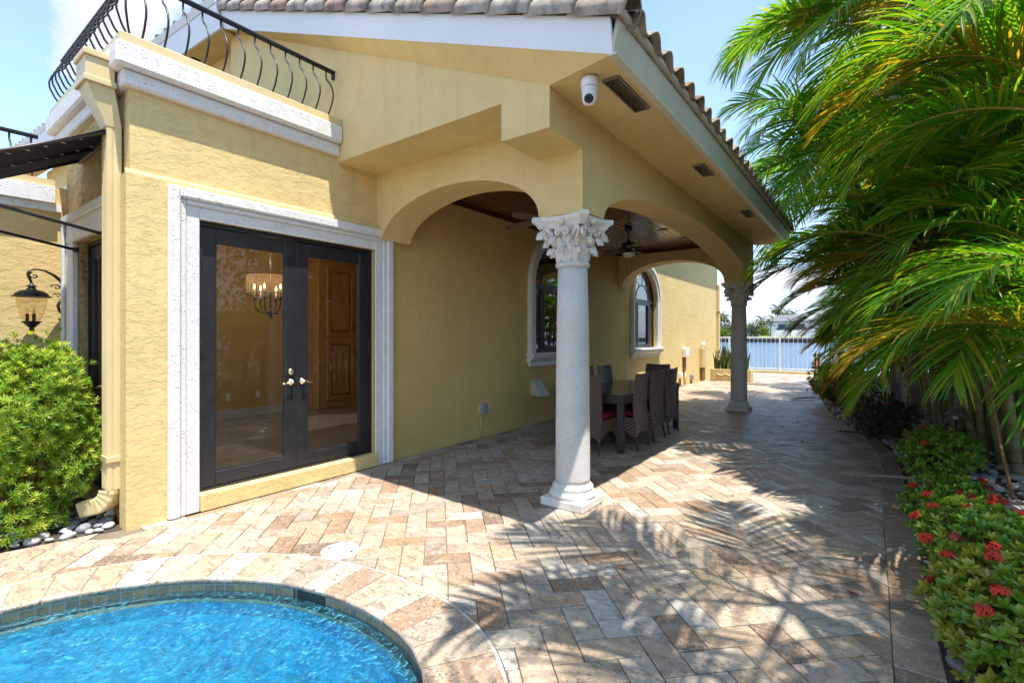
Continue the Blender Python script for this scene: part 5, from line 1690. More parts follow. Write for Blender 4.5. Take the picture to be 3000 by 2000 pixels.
# planter with snake plants
pb = thing('planter_box', (-3.85, 17.8, 0), 'cream rectangular planter box with raised swag ornament by the far wall', 'planter')
m_ = MB(); a = (-4.50, 17.6); b = (-3.22, 18.02)
m_.box((a[0], a[1], .03), (b[0], a[1]+.04, .40), bev=.008); m_.box((a[0], b[1]-.04, .03), (b[0], b[1], .40), bev=.008)
m_.box((a[0], a[1]+.04, .03), (a[0]+.04, b[1]-.04, .40), bev=.008); m_.box((b[0]-.04, a[1]+.04, .03), (b[0], b[1]-.04, .40), bev=.008)
m_.box((a[0]+.04, a[1]+.04, .05), (b[0]-.04, b[1]-.04, .32))
m_.box((a[0]+.02, a[1]+.02, 0), (b[0]-.02, b[1]-.02, .03)); m_.build('box', M['cream_paint'], pb)
m_ = MB()
for s0 in (-4.15, -3.86, -3.57):
    for k in range(9):
        f = k/8; m_.lathe([(.028, 0), (.024, .012), (0, .018)], (s0 - .12 + .24*f, a[1]-.0, .24 - .05*sin(pi*f)), 8, M=Matrix.Rotation(pi/2, 4, 'X'))
m_.build('swag', M['cream_paint'], pb)
sp_ = thing('snake_plant', (-3.86, 17.8, .32), 'upright yellow edged snake plants growing in the cream planter box', 'plant')
m_ = MB(); rp = random.Random(12)
for k in range(70):
    x0, y0 = rp.uniform(-4.38, -3.36), rp.uniform(17.7, 17.92); hgt = rp.uniform(.45, .95); A = rp.uniform(0, 6.28); ln = rp.uniform(.02, .30); w = rp.uniform(.025, .04); tw = rp.uniform(0, 3)
    vs = []; fs = []; tn = rp.uniform(.1, .7)
    for i in range(8):
        f = i/7; ww = w*(.75 + .5*sin(pi*min(1, f*1.1)))*(1 if f < .8 else (1-f)/.2*.95 + .05)
        c_ = Vector((x0 + cos(A)*ln*f*f, y0 + sin(A)*ln*f*f, .32 + hgt*f)); d_ = Vector((cos(tw+f*.5), sin(tw+f*.5), 0))
        vs += [c_ - d_*ww, c_ + d_*(0) + Vector((-d_.y, d_.x, 0))*ww*.35, c_ + d_*ww]
    for i in range(7): p = i*3; fs += [(p, p+1, p+4, p+3), (p+1, p+2, p+5, p+4)]
    m_.add(vs, fs, 0, tn, True)
m_.build('foliage', M['snake_leaf'], sp_)

# ================================================================== CANAL AND FAR SHORE
t = NT('canal_water'); v = t.pos()
h = t.math('ADD', t.noise(t.vscale(v, .9, 2.2, 1), 1.0, 5, .6, .4), t.math('MULTIPLY', t.noise(t.vscale(v, 3, 6, 1), 1.0, 3), .3))
nb = t.bump(h, .35, 1.0)
c = t.mix(t.noise(t.vscale(v, .05, .16, 1), 1.0, 4), (.05, .105, .18, 1), (.075, .15, .24, 1))
M['canal_water'] = t.done(t.bsdf(c, .16, 0, nb, .5))
m_ = MB(); m_.quad((-400, 23.5, -1.25), (400, 23.5, -1.25), (400, 252, -1.25), (-400, 252, -1.25)); struct(m_.build('canal_water', M['canal_water']))
simple('lawn', (.06, .13, .025), .95, var=.3, vs=.5, use_obj=False)
m_ = MB(); m_.box((-500, 250.2, -3), (500, 900, .75)); struct(m_.build('far_bank', M['lawn']))
simple('bounce_paving', (.62, .60, .56), .9, var=.1, vs=.4, use_obj=False)
m_ = MB(); m_.box((-48, 250.3, .751), (8, 261.9, .80)); struct(m_.build('far_bounce_deck', M['bounce_paving']))  # pale deck added on the far bank to bounce light onto the villa
simple('seawall_stone', (.20, .19, .175), .9, var=.3, vs=.6, use_obj=False)
simple('roof_grey', (.13, .135, .145), .9, var=.12, vs=.7); simple('house_white', (.80, .80, .79), .7, var=.03); simple('glass_green', (.13, .24, .22), .2); simple('dark_opening', (.05, .065, .075), .3)
sw = thing('seawall', (-20, 250, -1.25), 'grey concrete seawall with timber piles along the far bank of the canal', 'seawall')
m_ = MB(); m_.box((-200, 249.6, -2), (150, 250.2, .95)); m_.build('wall', M['seawall_stone'], sw)
m_ = MB(); m_.box((-200, 247.4, .2), (150, 249.6, .5)); m_.build('dock_deck', M['seawall_stone'], sw)
for k in range(70):
    x = -75 + k*1.55 + rnd.uniform(-.3, .3); top = .2 if k % 5 else 1.9
    m_ = MB(); m_.lathe([(.2, -2), (.17, top)], (x, 247.6, 0), 6); m_.build('pile', M['bronze'], sw)

fh = thing('villa', (-23, 262, .75), 'white modern two storey villa with a grey hipped roof across the canal', 'house')
X0, X1, Yf = -41.0, -2.0, 262.0
def bx(nm, lo, hi, mt, par=None):
    m_ = MB(); m_.box(lo, hi); return m_.build(nm, M[mt], par or fh)
bx('wall', (X0, Yf, .75), (-22, Yf+14, 8.2), 'house_white'); bx('wall', (-21.9, Yf-2.5, .75), (X1, Yf+14, 8.4), 'house_white')
def hip(x0, x1, y0, y1, z0, z1, ov=1.2):
    m_ = MB(); a = [(x0-ov, y0-ov, z0), (x1+ov, y0-ov, z0), (x1+ov, y1+ov, z0), (x0-ov, y1+ov, z0)]; ym = (y0+y1)/2; dd = (y1-y0)/2
    r_ = [(x0+dd, ym, z1), (x1-dd, ym, z1)]
    m_.add(a + r_, [(0, 1, 5, 4), (1, 2, 5), (2, 3, 4, 5), (3, 0, 4), (0, 3, 2, 1)]); m_.box((x0-ov, y0-ov, z0-.35), (x1+ov, y1+ov, z0-.001))
    m_.build('roof', M['roof_grey'], fh)
hip(X0, -22.1, Yf, Yf+14, 8.6, 12.0); hip(-21.9, X1, Yf-2.5, Yf+14, 8.9, 12.6)
wp = bx('window', (-36, Yf-.02, 5.0), (-25, Yf+.2, 7.4), 'dark_opening'); bx('pane', (-33, Yf-.06, 5.9), (-29, Yf-.021, 7.3), 'glass_green', wp)
bx('balcony_rail', (-36.5, Yf-1.2, 4.4), (-24.5, Yf-1.1, 5.6), 'dark_opening'); bx('balcony', (-37, Yf-1.3, 4.0), (-24, Yf-.03, 4.39), 'house_white')
gd = bx('garage_door', (-36, Yf-.05, .8), (-26, Yf-.03, 3.6), 'house_white')
for (a, b, z0, z1, mt) in ((-19.5, -17, 5.6, 7.6, 'dark_opening'), (-13, -6, 5.2, 7.6, 'glass_green'), (-16.5, -8.5, .9, 4.2, 'glass_green'), (-6.5, -3, .9, 4.2, 'glass_green')):
    wf = bx('window', (a, Yf-2.54, z0), (b, Yf-2.51, z1), mt)
    for q in range(1, 4): bx('mullion', (a+(b-a)*q/4-.06, Yf-2.6, z0), (a+(b-a)*q/4+.06, Yf-2.541, z1), 'house_white', wf)
bx('balcony_rail', (-21, Yf-3.6, 4.7), (X1, Yf-3.5, 5.6), 'dark_opening'); bx('balcony', (-21.5, Yf-3.7, 4.3), (X1, Yf-2.55, 4.69), 'house_white')
fh2 = thing('villa', (-62, 272, .75), 'low pale house half hidden by trees on the far bank', 'house')
for nm, lo, hi, mt in (('wall', (-72, 270, .75), (-52, 280, 6.0), 'house_white'), ('window', (-66, 269.9, 2), (-58, 269.99, 4.6), 'dark_opening')): bx(nm, lo, hi, mt, fh2)
m_ = MB(); m_.add([(-73, 269, 6.01), (-51, 269, 6.01), (-51, 281, 6.01), (-73, 281, 6.01), (-67, 275, 8.4), (-57, 275, 8.4)], [(0, 1, 5, 4), (1, 2, 5), (2, 3, 4, 5), (3, 0, 4), (0, 3, 2, 1)]); m_.build('roof', M['roof_grey'], fh2)
# a dark tender by the dock
# ------------------------------------------------------------------ exposure and sky settings
EXPO = 1.6; SUN_E = 3.25; SKY_STR = .13; CLOUD_SEED = 3.7; CLOUD_COL = (2.9, 3.0, 3.2)
CLOUDS = [((-1.19, .35, .64), R(8), .22), ((-1.24, .33, .60), R(5), .14), ((-1.33, .26, .545), R(4), .14), ((-.30, .95, .72), R(16), -.16)]
# ================================================================== PLANTS
def frond_mesh(seed, L, nl, leaf, width, elev, bend, spread=1.0, seg=5, fold=True, droop=.55, gold=.0, petiole=.16, mat='palm_leaf', rmat='rachis', vee=.28, dead=0.0, rr=.013):
    """arching pinnate frond leaving the origin along +x, rising at elev degrees"""
    r_ = random.Random(seed); m_ = MB()
    N = 40; pos = [Vector((0, 0, 0))]; T = []
    side = r_.uniform(-.12, .12)
    for i in range(N+1):
        s = i/N; th = R(elev) - R(bend)*s**1.35; az = side*s*s
        T.append(Vector((cos(th)*cos(az), cos(th)*sin(az), sin(th))))
    for i in range(N): pos.append(pos[-1] + T[i]*(L/N))
    def at(s):
        f = min(.9999, s)*N; i = int(f); g = f-i
        return pos[i].lerp(pos[i+1], g), T[i].lerp(T[min(i+1, N)], g).normalized()
    pts = [at(k/14)[0] for k in range(15)]
    m_.tube([tuple(p) for p in pts], [rr*(1.5 if k == 0 else 1)*(1-.85*k/14)+.0015 for k in range(15)], 6, 1)
    for i in range(nl):
        s = petiole + (1-petiole)*((i+.5)/nl)
        P, t_ = at(s); S = t_.cross(Vector((0, 0, 1)))
        if S.length < 1e-3: S = Vector((0, 1, 0))
        S.normalize(); U = S.cross(t_).normalized()
        g = (s-petiole)/(1-petiole)
        ln = leaf*(.45 + .75*sin(pi*min(1, .12 + g*.80)))*(1 if g < .85 else 1-.45*(g-.85)/.15)
        for sg in (-1, 1):
            if r_.random() < .03: continue
            ang = R(68 - 48*g + r_.uniform(-6, 6))*spread; l = ln*r_.uniform(.86, 1.1)
            v = vee + r_.uniform(-.10, .12)
            d0 = (t_*cos(ang) + (S*sg*cos(v) + U*sin(v))*sin(ang)).normalized()
            w = width*(.7 + .4*sin(pi*g))*r_.uniform(.85, 1.1)
            dr = droop*r_.uniform(.6, 1.45); tw = r_.uniform(-.35, .35)
            tn = r_.uniform(.12, .72)
            if r_.random() < gold: tn = r_.uniform(.72, .93)
            if r_.random() < dead: tn = r_.uniform(.93, 1.0)
            vs = []; fs = []; p = P.copy(); d_ = d0.copy()
            for k in range(seg+1):
                f = k/seg
                ww = w*(.42 + 1.0*min(1, f*4) - .42*min(1, f*4))*(1-f**2.2)**.8*.5 if k < seg else .0012
                n_ = d_.cross(S*sg); 
                B = (d_.cross(U)*cos(tw) + U*sin(tw)*.6)
                if B.length < 1e-4: B = t_
                B.normalize(); C = d_.cross(B).normalized()
                if C.z < 0: C = -C
                if fold: vs += [p - B*ww + C*ww*.35, p - C*ww*.12, p + B*ww + C*ww*.35]
                else: vs += [p - B*ww, p + B*ww]
                p = p + d_*(l/seg); d_ = (d_ + Vector((0, 0, -1))*dr*(.25 + 1.1*f)/seg*1.6).normalized()
            q = 3 if fold else 2
            for k in range(seg):
                a = k*q
                if fold: fs += [(a, a+1, a+4, a+3), (a+1, a+2, a+5, a+4)]
                else: fs.append((a, a+1, a+3, a+2))
            m_.add(vs, fs, 0, tn, True)
            if r_.random() < .38:
                nq = 2 if fold else 1
                for z_ in range(1, nq+1): m_.t[-z_] = r_.uniform(.92, 1.0)
                if r_.random() < .35:
                    for z_ in range(nq+1, 2*nq+1): m_.t[-z_] = r_.uniform(.80, .95)
    return m_.mesh('frond', [M[mat], M[rmat]])
FR = {}
# areca: fresh arching fronds, several starting angles
for k, (e, b) in enumerate(((78, 95), (68, 100), (55, 95), (42, 90), (28, 80), (12, 65), (-8, 50))):
    FR[('a', k)] = [frond_mesh(100+k*7+q, 2.0, 42, .54, .036, e, b + q*8, seg=5, fold=True, gold=.05 + .10*q, droop=.5+.15*q, rmat='rachis') for q in range(2)]
for k, (e, b) in enumerate(((60, 100), (35, 85), (5, 60))):
    FR[('g', k)] = [frond_mesh(300+k, 1.9, 46, .5, .032, e, b, mat='palm_leaf_gold', gold=.35, dead=.08, droop=.7)]
# fuller drooping plumes of the taller palms
for k, (e, b) in enumerate(((70, 110), (45, 110), (20, 95), (-5, 70))):
    FR[('p', k)] = [frond_mesh(400+k+q*9, 2.3, 46, .62, .036, e, b, seg=5, fold=False, gold=.05, droop=1.1, vee=.15, rr=.02, rmat='rachis_green') for q in range(2)]
# broad leaflets of the nearest palm
for k, (e, b) in enumerate(((66, 120), (48, 112), (30, 105), (10, 80), (80, 115))):
    FR[('n', k)] = [frond_mesh(500+k, 2.3, 40, .66, .036, e, b, seg=7, fold=True, gold=.08, droop=.75, vee=.22, rmat='rachis') ]
def put_frond(parent, key, q, loc, az, sc_=1.0, roll=0.0, name='frond'):
    ms = FR[key]; o = bpy.data.objects.new(name, ms[q % len(ms)]); COL.objects.link(o); o.parent = parent
    o.location = loc; o.rotation_euler = Euler((roll, 0, az), 'XYZ'); o.scale = (sc_,)*3
    return o
# trunk materials
def trunkmat(name, a, b, ring, rs_):
    t = NT(name); v = t.obj(); x, y, z = t.sep(v); n = t.noise(v, 6, 5)
    w_ = t.math('FRACT', t.math('ADD', t.math('MULTIPLY', z, rs_), t.math('MULTIPLY', n, .25)))
    k = t.ramp(w_, [(.0, 1.0), (.06, .0), (.90, .0), (1.0, 1.0)])
    c = t.mix(t.ramp(t.noise(v, 3, 5, .6), [(.35, 0.0), (.65, 1.0)]), (*a, 1), (*b, 1)); c = t.mix(t.math('MULTIPLY', k, .7), c, (*ring, 1))
    M[name] = t.done(t.bsdf(c, .6, 0, t.bump(t.math('ADD', k, t.math('MULTIPLY', t.noise(v, 50, 4), .3)), .008, .5), .3))
trunkmat('cane', (.21, .23, .09), (.36, .34, .19), (.10, .085, .045), 7.5)
trunkmat('cane_green', (.12, .18, .03), (.21, .27, .05), (.05, .06, .02), 6.0)
trunkmat('palm_trunk', (.23, .20, .165), (.33, .30, .26), (.11, .09, .07), 11.0)
simple('crownshaft', (.10, .17, .04), .4, var=.2, vs=6)
simple('crownshaft_orange', (.42, .17, .04), .5, var=.3, vs=8)
def stem(parent, pts, r0, r1, mat, name='stem', n=9, flare=1.5):
    P = catmull([tuple(p) for p in pts], 6, False); k = len(P); m_ = MB(); rr = []
    for i in range(k):
        f = i/(k-1); rr.append((r0 + (r1-r0)*f)*(1 + (flare-1)*max(0, 1-f*9)))
    m_.tube(P, rr, n); return m_.build(name, M[mat], parent)
def head(parent, top, up, spec, seed, scale=1.0, cs=.45, csr=.045, csmat='crownshaft', azr=None):
    """crownshaft and fronds at a stem top"""
    r_ = random.Random(seed); w = wloc(parent); T_ = Vector(top); U_ = Vector(up).normalized()
    if cs:
        m_ = MB(); m_.tube([tuple(T_ - U_*.02), tuple(T_ + U_*cs*.3), tuple(T_ + U_*cs)], [csr*1.15, csr, csr*.55], 10)
        m_.build('crownshaft', M[csmat], parent)
    az = r_.uniform(0, 6.28)
    for i, key in enumerate(spec):
        az += 2.4 + r_.uniform(-.25, .25)
        a = az
        if azr: a = azr[0] + (azr[1]-azr[0])*r_.random()
        p = T_ + U_*cs*r_.uniform(.75, 1.0)
        put_frond(parent, key, r_.randrange(9), (p.x-w[0], p.y-w[1], p.z-w[2]), a, scale*r_.uniform(.85, 1.1), r_.uniform(-.15, .15))
A7 = [('a', 0), ('a', 1), ('a', 2), ('a', 3), ('a', 4), ('a', 5), ('a', 2), ('a', 3)]
A7g = [('a', 1), ('g', 0), ('a', 2), ('g', 1), ('a', 4), ('a', 3), ('g', 2)]
P7 = [('p', 0), ('p', 0), ('p', 1), ('p', 1), ('p', 2), ('p', 2), ('g', 2), ('p', 3), ('p', 1), ('p', 2), ('p', 3)]
A5 = [('a', 1), ('a', 2), ('g', 1), ('a', 3), ('a', 4), ('a', 5), ('g', 2)]
N7 = [('n', 0), ('n', 1), ('n', 2), ('n', 3), ('n', 4), ('n', 1), ('n', 2)]
GP = 'palms in the planting bed beside the patio'
def clump(x, y, label, canes, seed, scale=1.0, spec=A7, mats=('cane', 'cane_green'), z0=.06):
    o = thing('areca_palm', (x, y, z0), label, 'palm', GP); r_ = random.Random(seed)
    for i, (dx, dy, lx_, ly_, h) in enumerate(canes):
        b = (x+dx, y+dy, z0-.05); t_ = (x+dx+lx_, y+dy+ly_, z0+h); md = (x+dx+lx_*.35, y+dy+ly_*.35, z0+h*.5)
        stem(o, [b, md, t_], r_.uniform(.040, .052), .030, mats[i % len(mats)], 'stem')
        up = Vector((lx_*.9, ly_*.9, h))
        head(o, t_, up, spec if i % 2 == 0 else spec[:6], seed*17+i, scale*r_.uniform(.9, 1.1), .5, .036, 'crownshaft_orange' if (i % 3 == 1) else 'crownshaft')
    return o
def tall_palm(x, y, h, lean, label, seed, r=.11, spec=P7, scale=1.0, bulb=False, z0=.05):
    o = thing('palm_tree', (x, y, z0), label, 'palm tree', GP)
    t_ = (x+lean[0], y+lean[1], z0+h); md = (x+lean[0]*.35, y+lean[1]*.35, z0+h*.5)
    stem(o, [(x, y, z0-.05), md, t_], r, r*.72, 'palm_trunk', 'trunk', 14, 1.9 if bulb else 1.35)
    head(o, t_, (lean[0]*.3, lean[1]*.3, h), spec, seed, scale, .8, r*.75)
    return o
clump(1.12, 8.5, 'clump of leaning ringed pale canes with arching fronds behind the low green shrub',
      [(-.05, .0, -.55, .2, 2.0), (.12, .1, -.15, .5, 2.8), (.18, -.1, .15, -.2, 2.3), (.05, .3, .0, .1, 3.4), (.0, -.1, -.35, -.6, 2.6)], 1)
clump(1.42, 7.75, 'clump of thick green canes with orange leaf sheaths at the right picture edge',
      [(-.12, .25, -.2, .1, 2.2), (-.02, .35, -.05, .2, 2.7), (.08, .0, .1, .1, 2.4), (-.05, -.15, -.75, -.3, 2.0), (.15, .35, .1, .5, 3.3)], 2, 1.05)
clump(.85, 11.3, 'areca palm clump with yellowing lower fronds halfway along the bed',
      [(0, 0, -.35, .0, 1.9), (.2, .2, .1, .3, 3.0), (.35, -.2, .2, -.4, 2.5), (-.1, .3, -.25, .5, 2.7), (.3, .4, .3, .2, 3.7)], 3, 1.0, A7g)
clump(.40, 14.6, 'areca palm clump near the fence whose frond tips hang over the canal view',
      [(0, 0, -.3, .0, 1.3), (.3, .2, .1, .3, 2.5), (.5, -.2, .3, -.4, 3.0), (.1, .6, -.1, .4, 2.0)], 4, .95, A7g)
clump(.35, 18.6, 'farthest areca palm clump beside the white fence',
      [(0, 0, -.1, .1, 1.1), (.4, .2, .2, .3, 2.2), (.3, -.4, .3, -.4, 1.7), (.6, .5, .3, .5, 2.9)], 5, .9, A7)
clump(1.7, 10.2, 'dense areca palm clump at the back of the bed behind the leaning canes',
      [(0, 0, -.3, .1, 1.8), (.3, .3, .1, .4, 2.8), (-.3, .3, -.3, .3, 3.6), (.2, -.5, .2, -.3, 2.3), (-.2, -.3, -.2, -.2, 1.3)], 6, 1.05, A7)
clump(1.9, 13.0, 'back row areca palm clump with dark lower fronds beyond the middle of the bed',
      [(0, 0, -.5, .1, 1.7), (.3, .3, .1, .4, 2.9), (-.5, .3, -.3, .3, 3.7), (-.4, -.5, -.3, -.3, 2.2)], 7, 1.1, A7g)
clump(2.0, 8.9, 'back row areca palm clump at the right picture edge behind the green canes',
      [(0, 0, -.3, .1, 2.0), (.3, .3, .1, .4, 3.2), (-.4, -.3, -.3, .1, 1.5), (-.3, .5, -.1, .3, 4.0)], 8, 1.1, A7)
clump(1.35, 15.8, 'areca palm clump low behind the bronzy shrub at the far end of the bed',
      [(0, 0, -.3, .1, 1.2), (.3, .3, .1, .4, 2.4), (-.4, .3, -.3, .3, 1.9)], 9, 1.0, A7)
tall_palm(.75, 11.9, 4.0, (-1.0, -1.2), 'slender grey trunked palm rising from the middle of the bed with hanging plumes', 21, .085, P7, 1.15)
tall_palm(.45, 12.6, 4.5, (-.7, .0), 'tall palm leaning over the patio whose hanging plumes touch the roof line', 22, .09, P7, 1.2)
tall_palm(1.25, 10.4, 5.9, (-1.3, -.6), 'tall palm with bushy plumes filling the sky right of the roof corner', 23, .10, P7, 1.2)
tall_palm(1.37, 8.65, 6.3, (-.02, -.5), 'stout grey ringed palm trunk at the top right corner with a swollen base', 24, .10, P7, 1.2, True)
tall_palm(.9, 16.5, 4.2, (-.8, .2), 'slim palm near the canal leaning out over the far end of the terrace', 25, .075, P7, 1.0)
clump(1.5, 9.3, 'low areca clump with bright fronds filling the gap between the canes and the hedge',
      [(0, 0, -.5, -.2, .9), (.2, .3, -.1, .4, 1.3), (-.3, .5, -.4, .2, 1.5), (.3, -.6, .0, -.3, 1.1)], 10, 1.0, A5)
clump(.9, 12.4, 'low areca clump with yellow green fronds behind the dark shrub where the bed curves',
      [(0, 0, -.4, -.2, .8), (.3, .3, -.1, .4, 1.4), (-.2, .6, -.3, .2, 1.1)], 11, .95, A5)
clump(1.25, 7.35, 'bushy low palm clump in front of the ringed canes with glossy overlapping fronds',
      [(.0, .0, -.25, -.1, 1.7), (.15, .3, .0, .1, 2.2), (-.05, .45, -.4, .2, 1.9)], 12, .9, A5)
clump(1.0, 9.75, 'dense mid height palm clump hiding the hedge between the canes and the pagoda light',
      [(.0, .0, -.3, -.2, 1.5), (.25, .2, .0, .2, 2.1), (-.15, .4, -.35, .2, 2.4), (.3, -.4, .1, -.2, 1.8)], 13, .95, A5)
clump(.75, 11.5, 'feathery mid height palm clump behind the dark shrub with two red flowers',
      [(.0, .0, -.3, -.2, 1.4), (.25, .2, .0, .2, 2.0), (-.1, .4, -.3, .2, 2.3)], 14, .95, A7)
clump(.55, 13.6, 'palm clump whose low fronds brush the bronzy shrub at the far end of the bed',
      [(.0, .0, -.3, -.1, 1.2), (.25, .2, .0, .2, 1.8), (.0, .5, -.2, .2, 2.3)], 15, .9, A7)
tall_palm(1.35, 9.5, 5.0, (-1.1, -.5), 'palm arching over the patio edge beside the tallest crown, all feathery green plumes', 28, .085, P7, 1.15)
tall_palm(.7, 11.7, 4.3, (-1.15, -.8), 'palm whose feathery plume hangs just right of the tiled eave', 29, .08, P7, 1.15)
tall_palm(1.6, 8.3, 5.4, (-1.0, .1), 'palm crown high at the top edge between the eave and the stout trunk', 30, .085, P7, 1.2)
tall_palm(2.2, 2.0, 4.5, (-1.1, .6), 'palm just outside the right picture edge whose crown shades the near patio', 26, .12, P7, 1.1)
tall_palm(2.2, .6, 4.8, (-.7, .5), 'palm behind the photographer whose crown shades the paving by the pool', 27, .12, P7, 1.1)
# nearest palm: broad fronds sweeping in from the right
near = thing('areca_palm', (1.85, 5.1, .05), 'nearest palm at the right picture edge with big glossy fronds sweeping across', 'palm', GP)
stem(near, [(1.85, 5.7, 0), (1.7, 5.6, 1.0), (1.42, 5.76, 3.05)], .060, .045, 'cane_green')
stem(near, [(1.95, 6.3, 0), (1.85, 6.3, 1.4), (1.62, 6.27, 3.5)], .060, .045, 'cane')
stem(near, [(1.7, 4.9, 0), (1.6, 4.9, .6), (1.36, 4.86, 1.25)], .055, .04, 'cane_green')
stem(near, [(1.65, 6.1, 0), (1.45, 6.0, .6), (1.08, 5.91, 1.45)], .05, .036, 'cane_green')
stem(near, [(1.6, 7.0, 0), (1.4, 6.95, .6), (1.13, 6.91, 1.4)], .05, .036, 'cane')
H5, H6 = (1.05, 5.9, 1.5), (1.1, 6.9, 1.45)
w = wloc(near)
H1, H2, H3, H4 = (1.40, 5.75, 3.15), (1.6, 6.35, 3.7), (1.34, 4.85, 1.30), (1.40, 6.2, 1.75)
stem(near, [(1.75, 6.5, 0), (1.65, 6.4, .8), (1.42, 6.21, 1.7)], .055, .04, 'cane')
for (h_, key, az, s_, rl) in (
    (H1, ('n', 2), 200, 1.0, .1), (H1, ('n', 1), 186, 1.0, -.1), (H1, ('n', 0), 208, .95, .1), (H1, ('n', 4), 172, 1.0, 0), (H1, ('n', 1), 150, .9, .2), (H1, ('n', 4), 194, .9, 0),
    (H2, ('n', 1), 200, 1.1, 0), (H2, ('n', 0), 180, 1.05, .1), (H2, ('n', 2), 165, 1.1, -.1), (H2, ('g', 1), 188, 1.2, 0), (H1, ('g', 0), 200, 1.1, 0), (H3, ('g', 1), 198, .9, 0), (H2, ('n', 1), 130, 1.0, 0), (H2, ('n', 1), 235, 1.0, 0),
    (H3, ('n', 1), 205, .72, 0), (H3, ('n', 2), 180, .75, .1), (H3, ('n', 0), 192, .75, 0), (H3, ('n', 0), 222, .75, 0), (H3, ('n', 1), 160, .75, 0), (H3, ('n', 4), 176, .7, 0), (H4, ('n', 1), 200, .85, 0), (H4, ('n', 2), 180, .85, .1), (H4, ('n', 0), 215, .85, 0), (H4, ('n', 2), 160, .85, 0), (H4, ('n', 3), 195, .8, 0), (H4, ('n', 1), 235, .8, 0), (H4, ('n', 4), 188, .85, 0), (H5, ('n', 1), 215, .72, 0), (H5, ('n', 2), 190, .75, .1), (H5, ('n', 2), 245, .72, 0), (H5, ('n', 3), 205, .66, 0), (H5, ('n', 0), 170, .75, 0), (H5, ('n', 3), 265, .7, 0), (H5, ('n', 1), 290, .7, 0), (H6, ('n', 1), 200, .75, 0), (H6, ('n', 2), 225, .78, .1), (H6, ('n', 3), 180, .7, 0), (H6, ('n', 0), 250, .75, 0), (H6, ('n', 2), 270, .75, 0), (H6, ('n', 4), 160, .7, 0)):
    if h_ is H1: s_ *= .88
    put_frond(near, key, 0, (h_[0]-w[0], h_[1]-w[1], h_[2]-w[2]), R(az), s_, rl)

# ------------------------------------------------------------------ leafy shrubs
def leaf_strip(m_, base, d_, up, l, w, tn, seg=2, curl=.25):
    B = d_.cross(up)
    if B.length < 1e-4: B = Vector((1, 0, 0))
    B.normalize(); vs = []; fs = []; p = Vector(base); dd = d_.copy()
    for k in range(seg+1):
        f = k/seg; ww = w*.5*(.35, 1.0, .05)[k] if seg == 2 else w*.5*(.3, .9, 1.0, .06)[k]
        vs += [p - B*ww, p + B*ww]; p = p + dd*(l/seg); dd = (dd - up*curl/seg).normalized()
    for k in range(seg): a = k*2; fs.append((a, a+1, a+3, a+2))
    m_.add(vs, fs, 0, tn, False)
def rdir(r_):
    z = r_.uniform(-1, 1); a = r_.uniform(0, 6.28); q = math.sqrt(1-z*z); return Vector((q*cos(a), q*sin(a), z))
def whorl(m_, c, axis, n, l, w, r_, tone, open_=.9, curl=.3, seg=2):
    ax = axis.normalized(); U = ax.orthogonal().normalized(); V = ax.cross(U); a = r_.uniform(0, 6.28)
    for i in range(n):
        a += 2.4; f = i/n; th = open_*(1.15 - .8*f)
        d_ = ax*cos(th) + (U*cos(a) + V*sin(a))*sin(th)
        leaf_strip(m_, Vector(c) + ax*(f*l*.25), d_, ax, l*r_.uniform(.75, 1.1)*(1-.35*f), w, max(0, min(.9, tone + .18*f + r_.uniform(-.1, .1))), seg, curl)
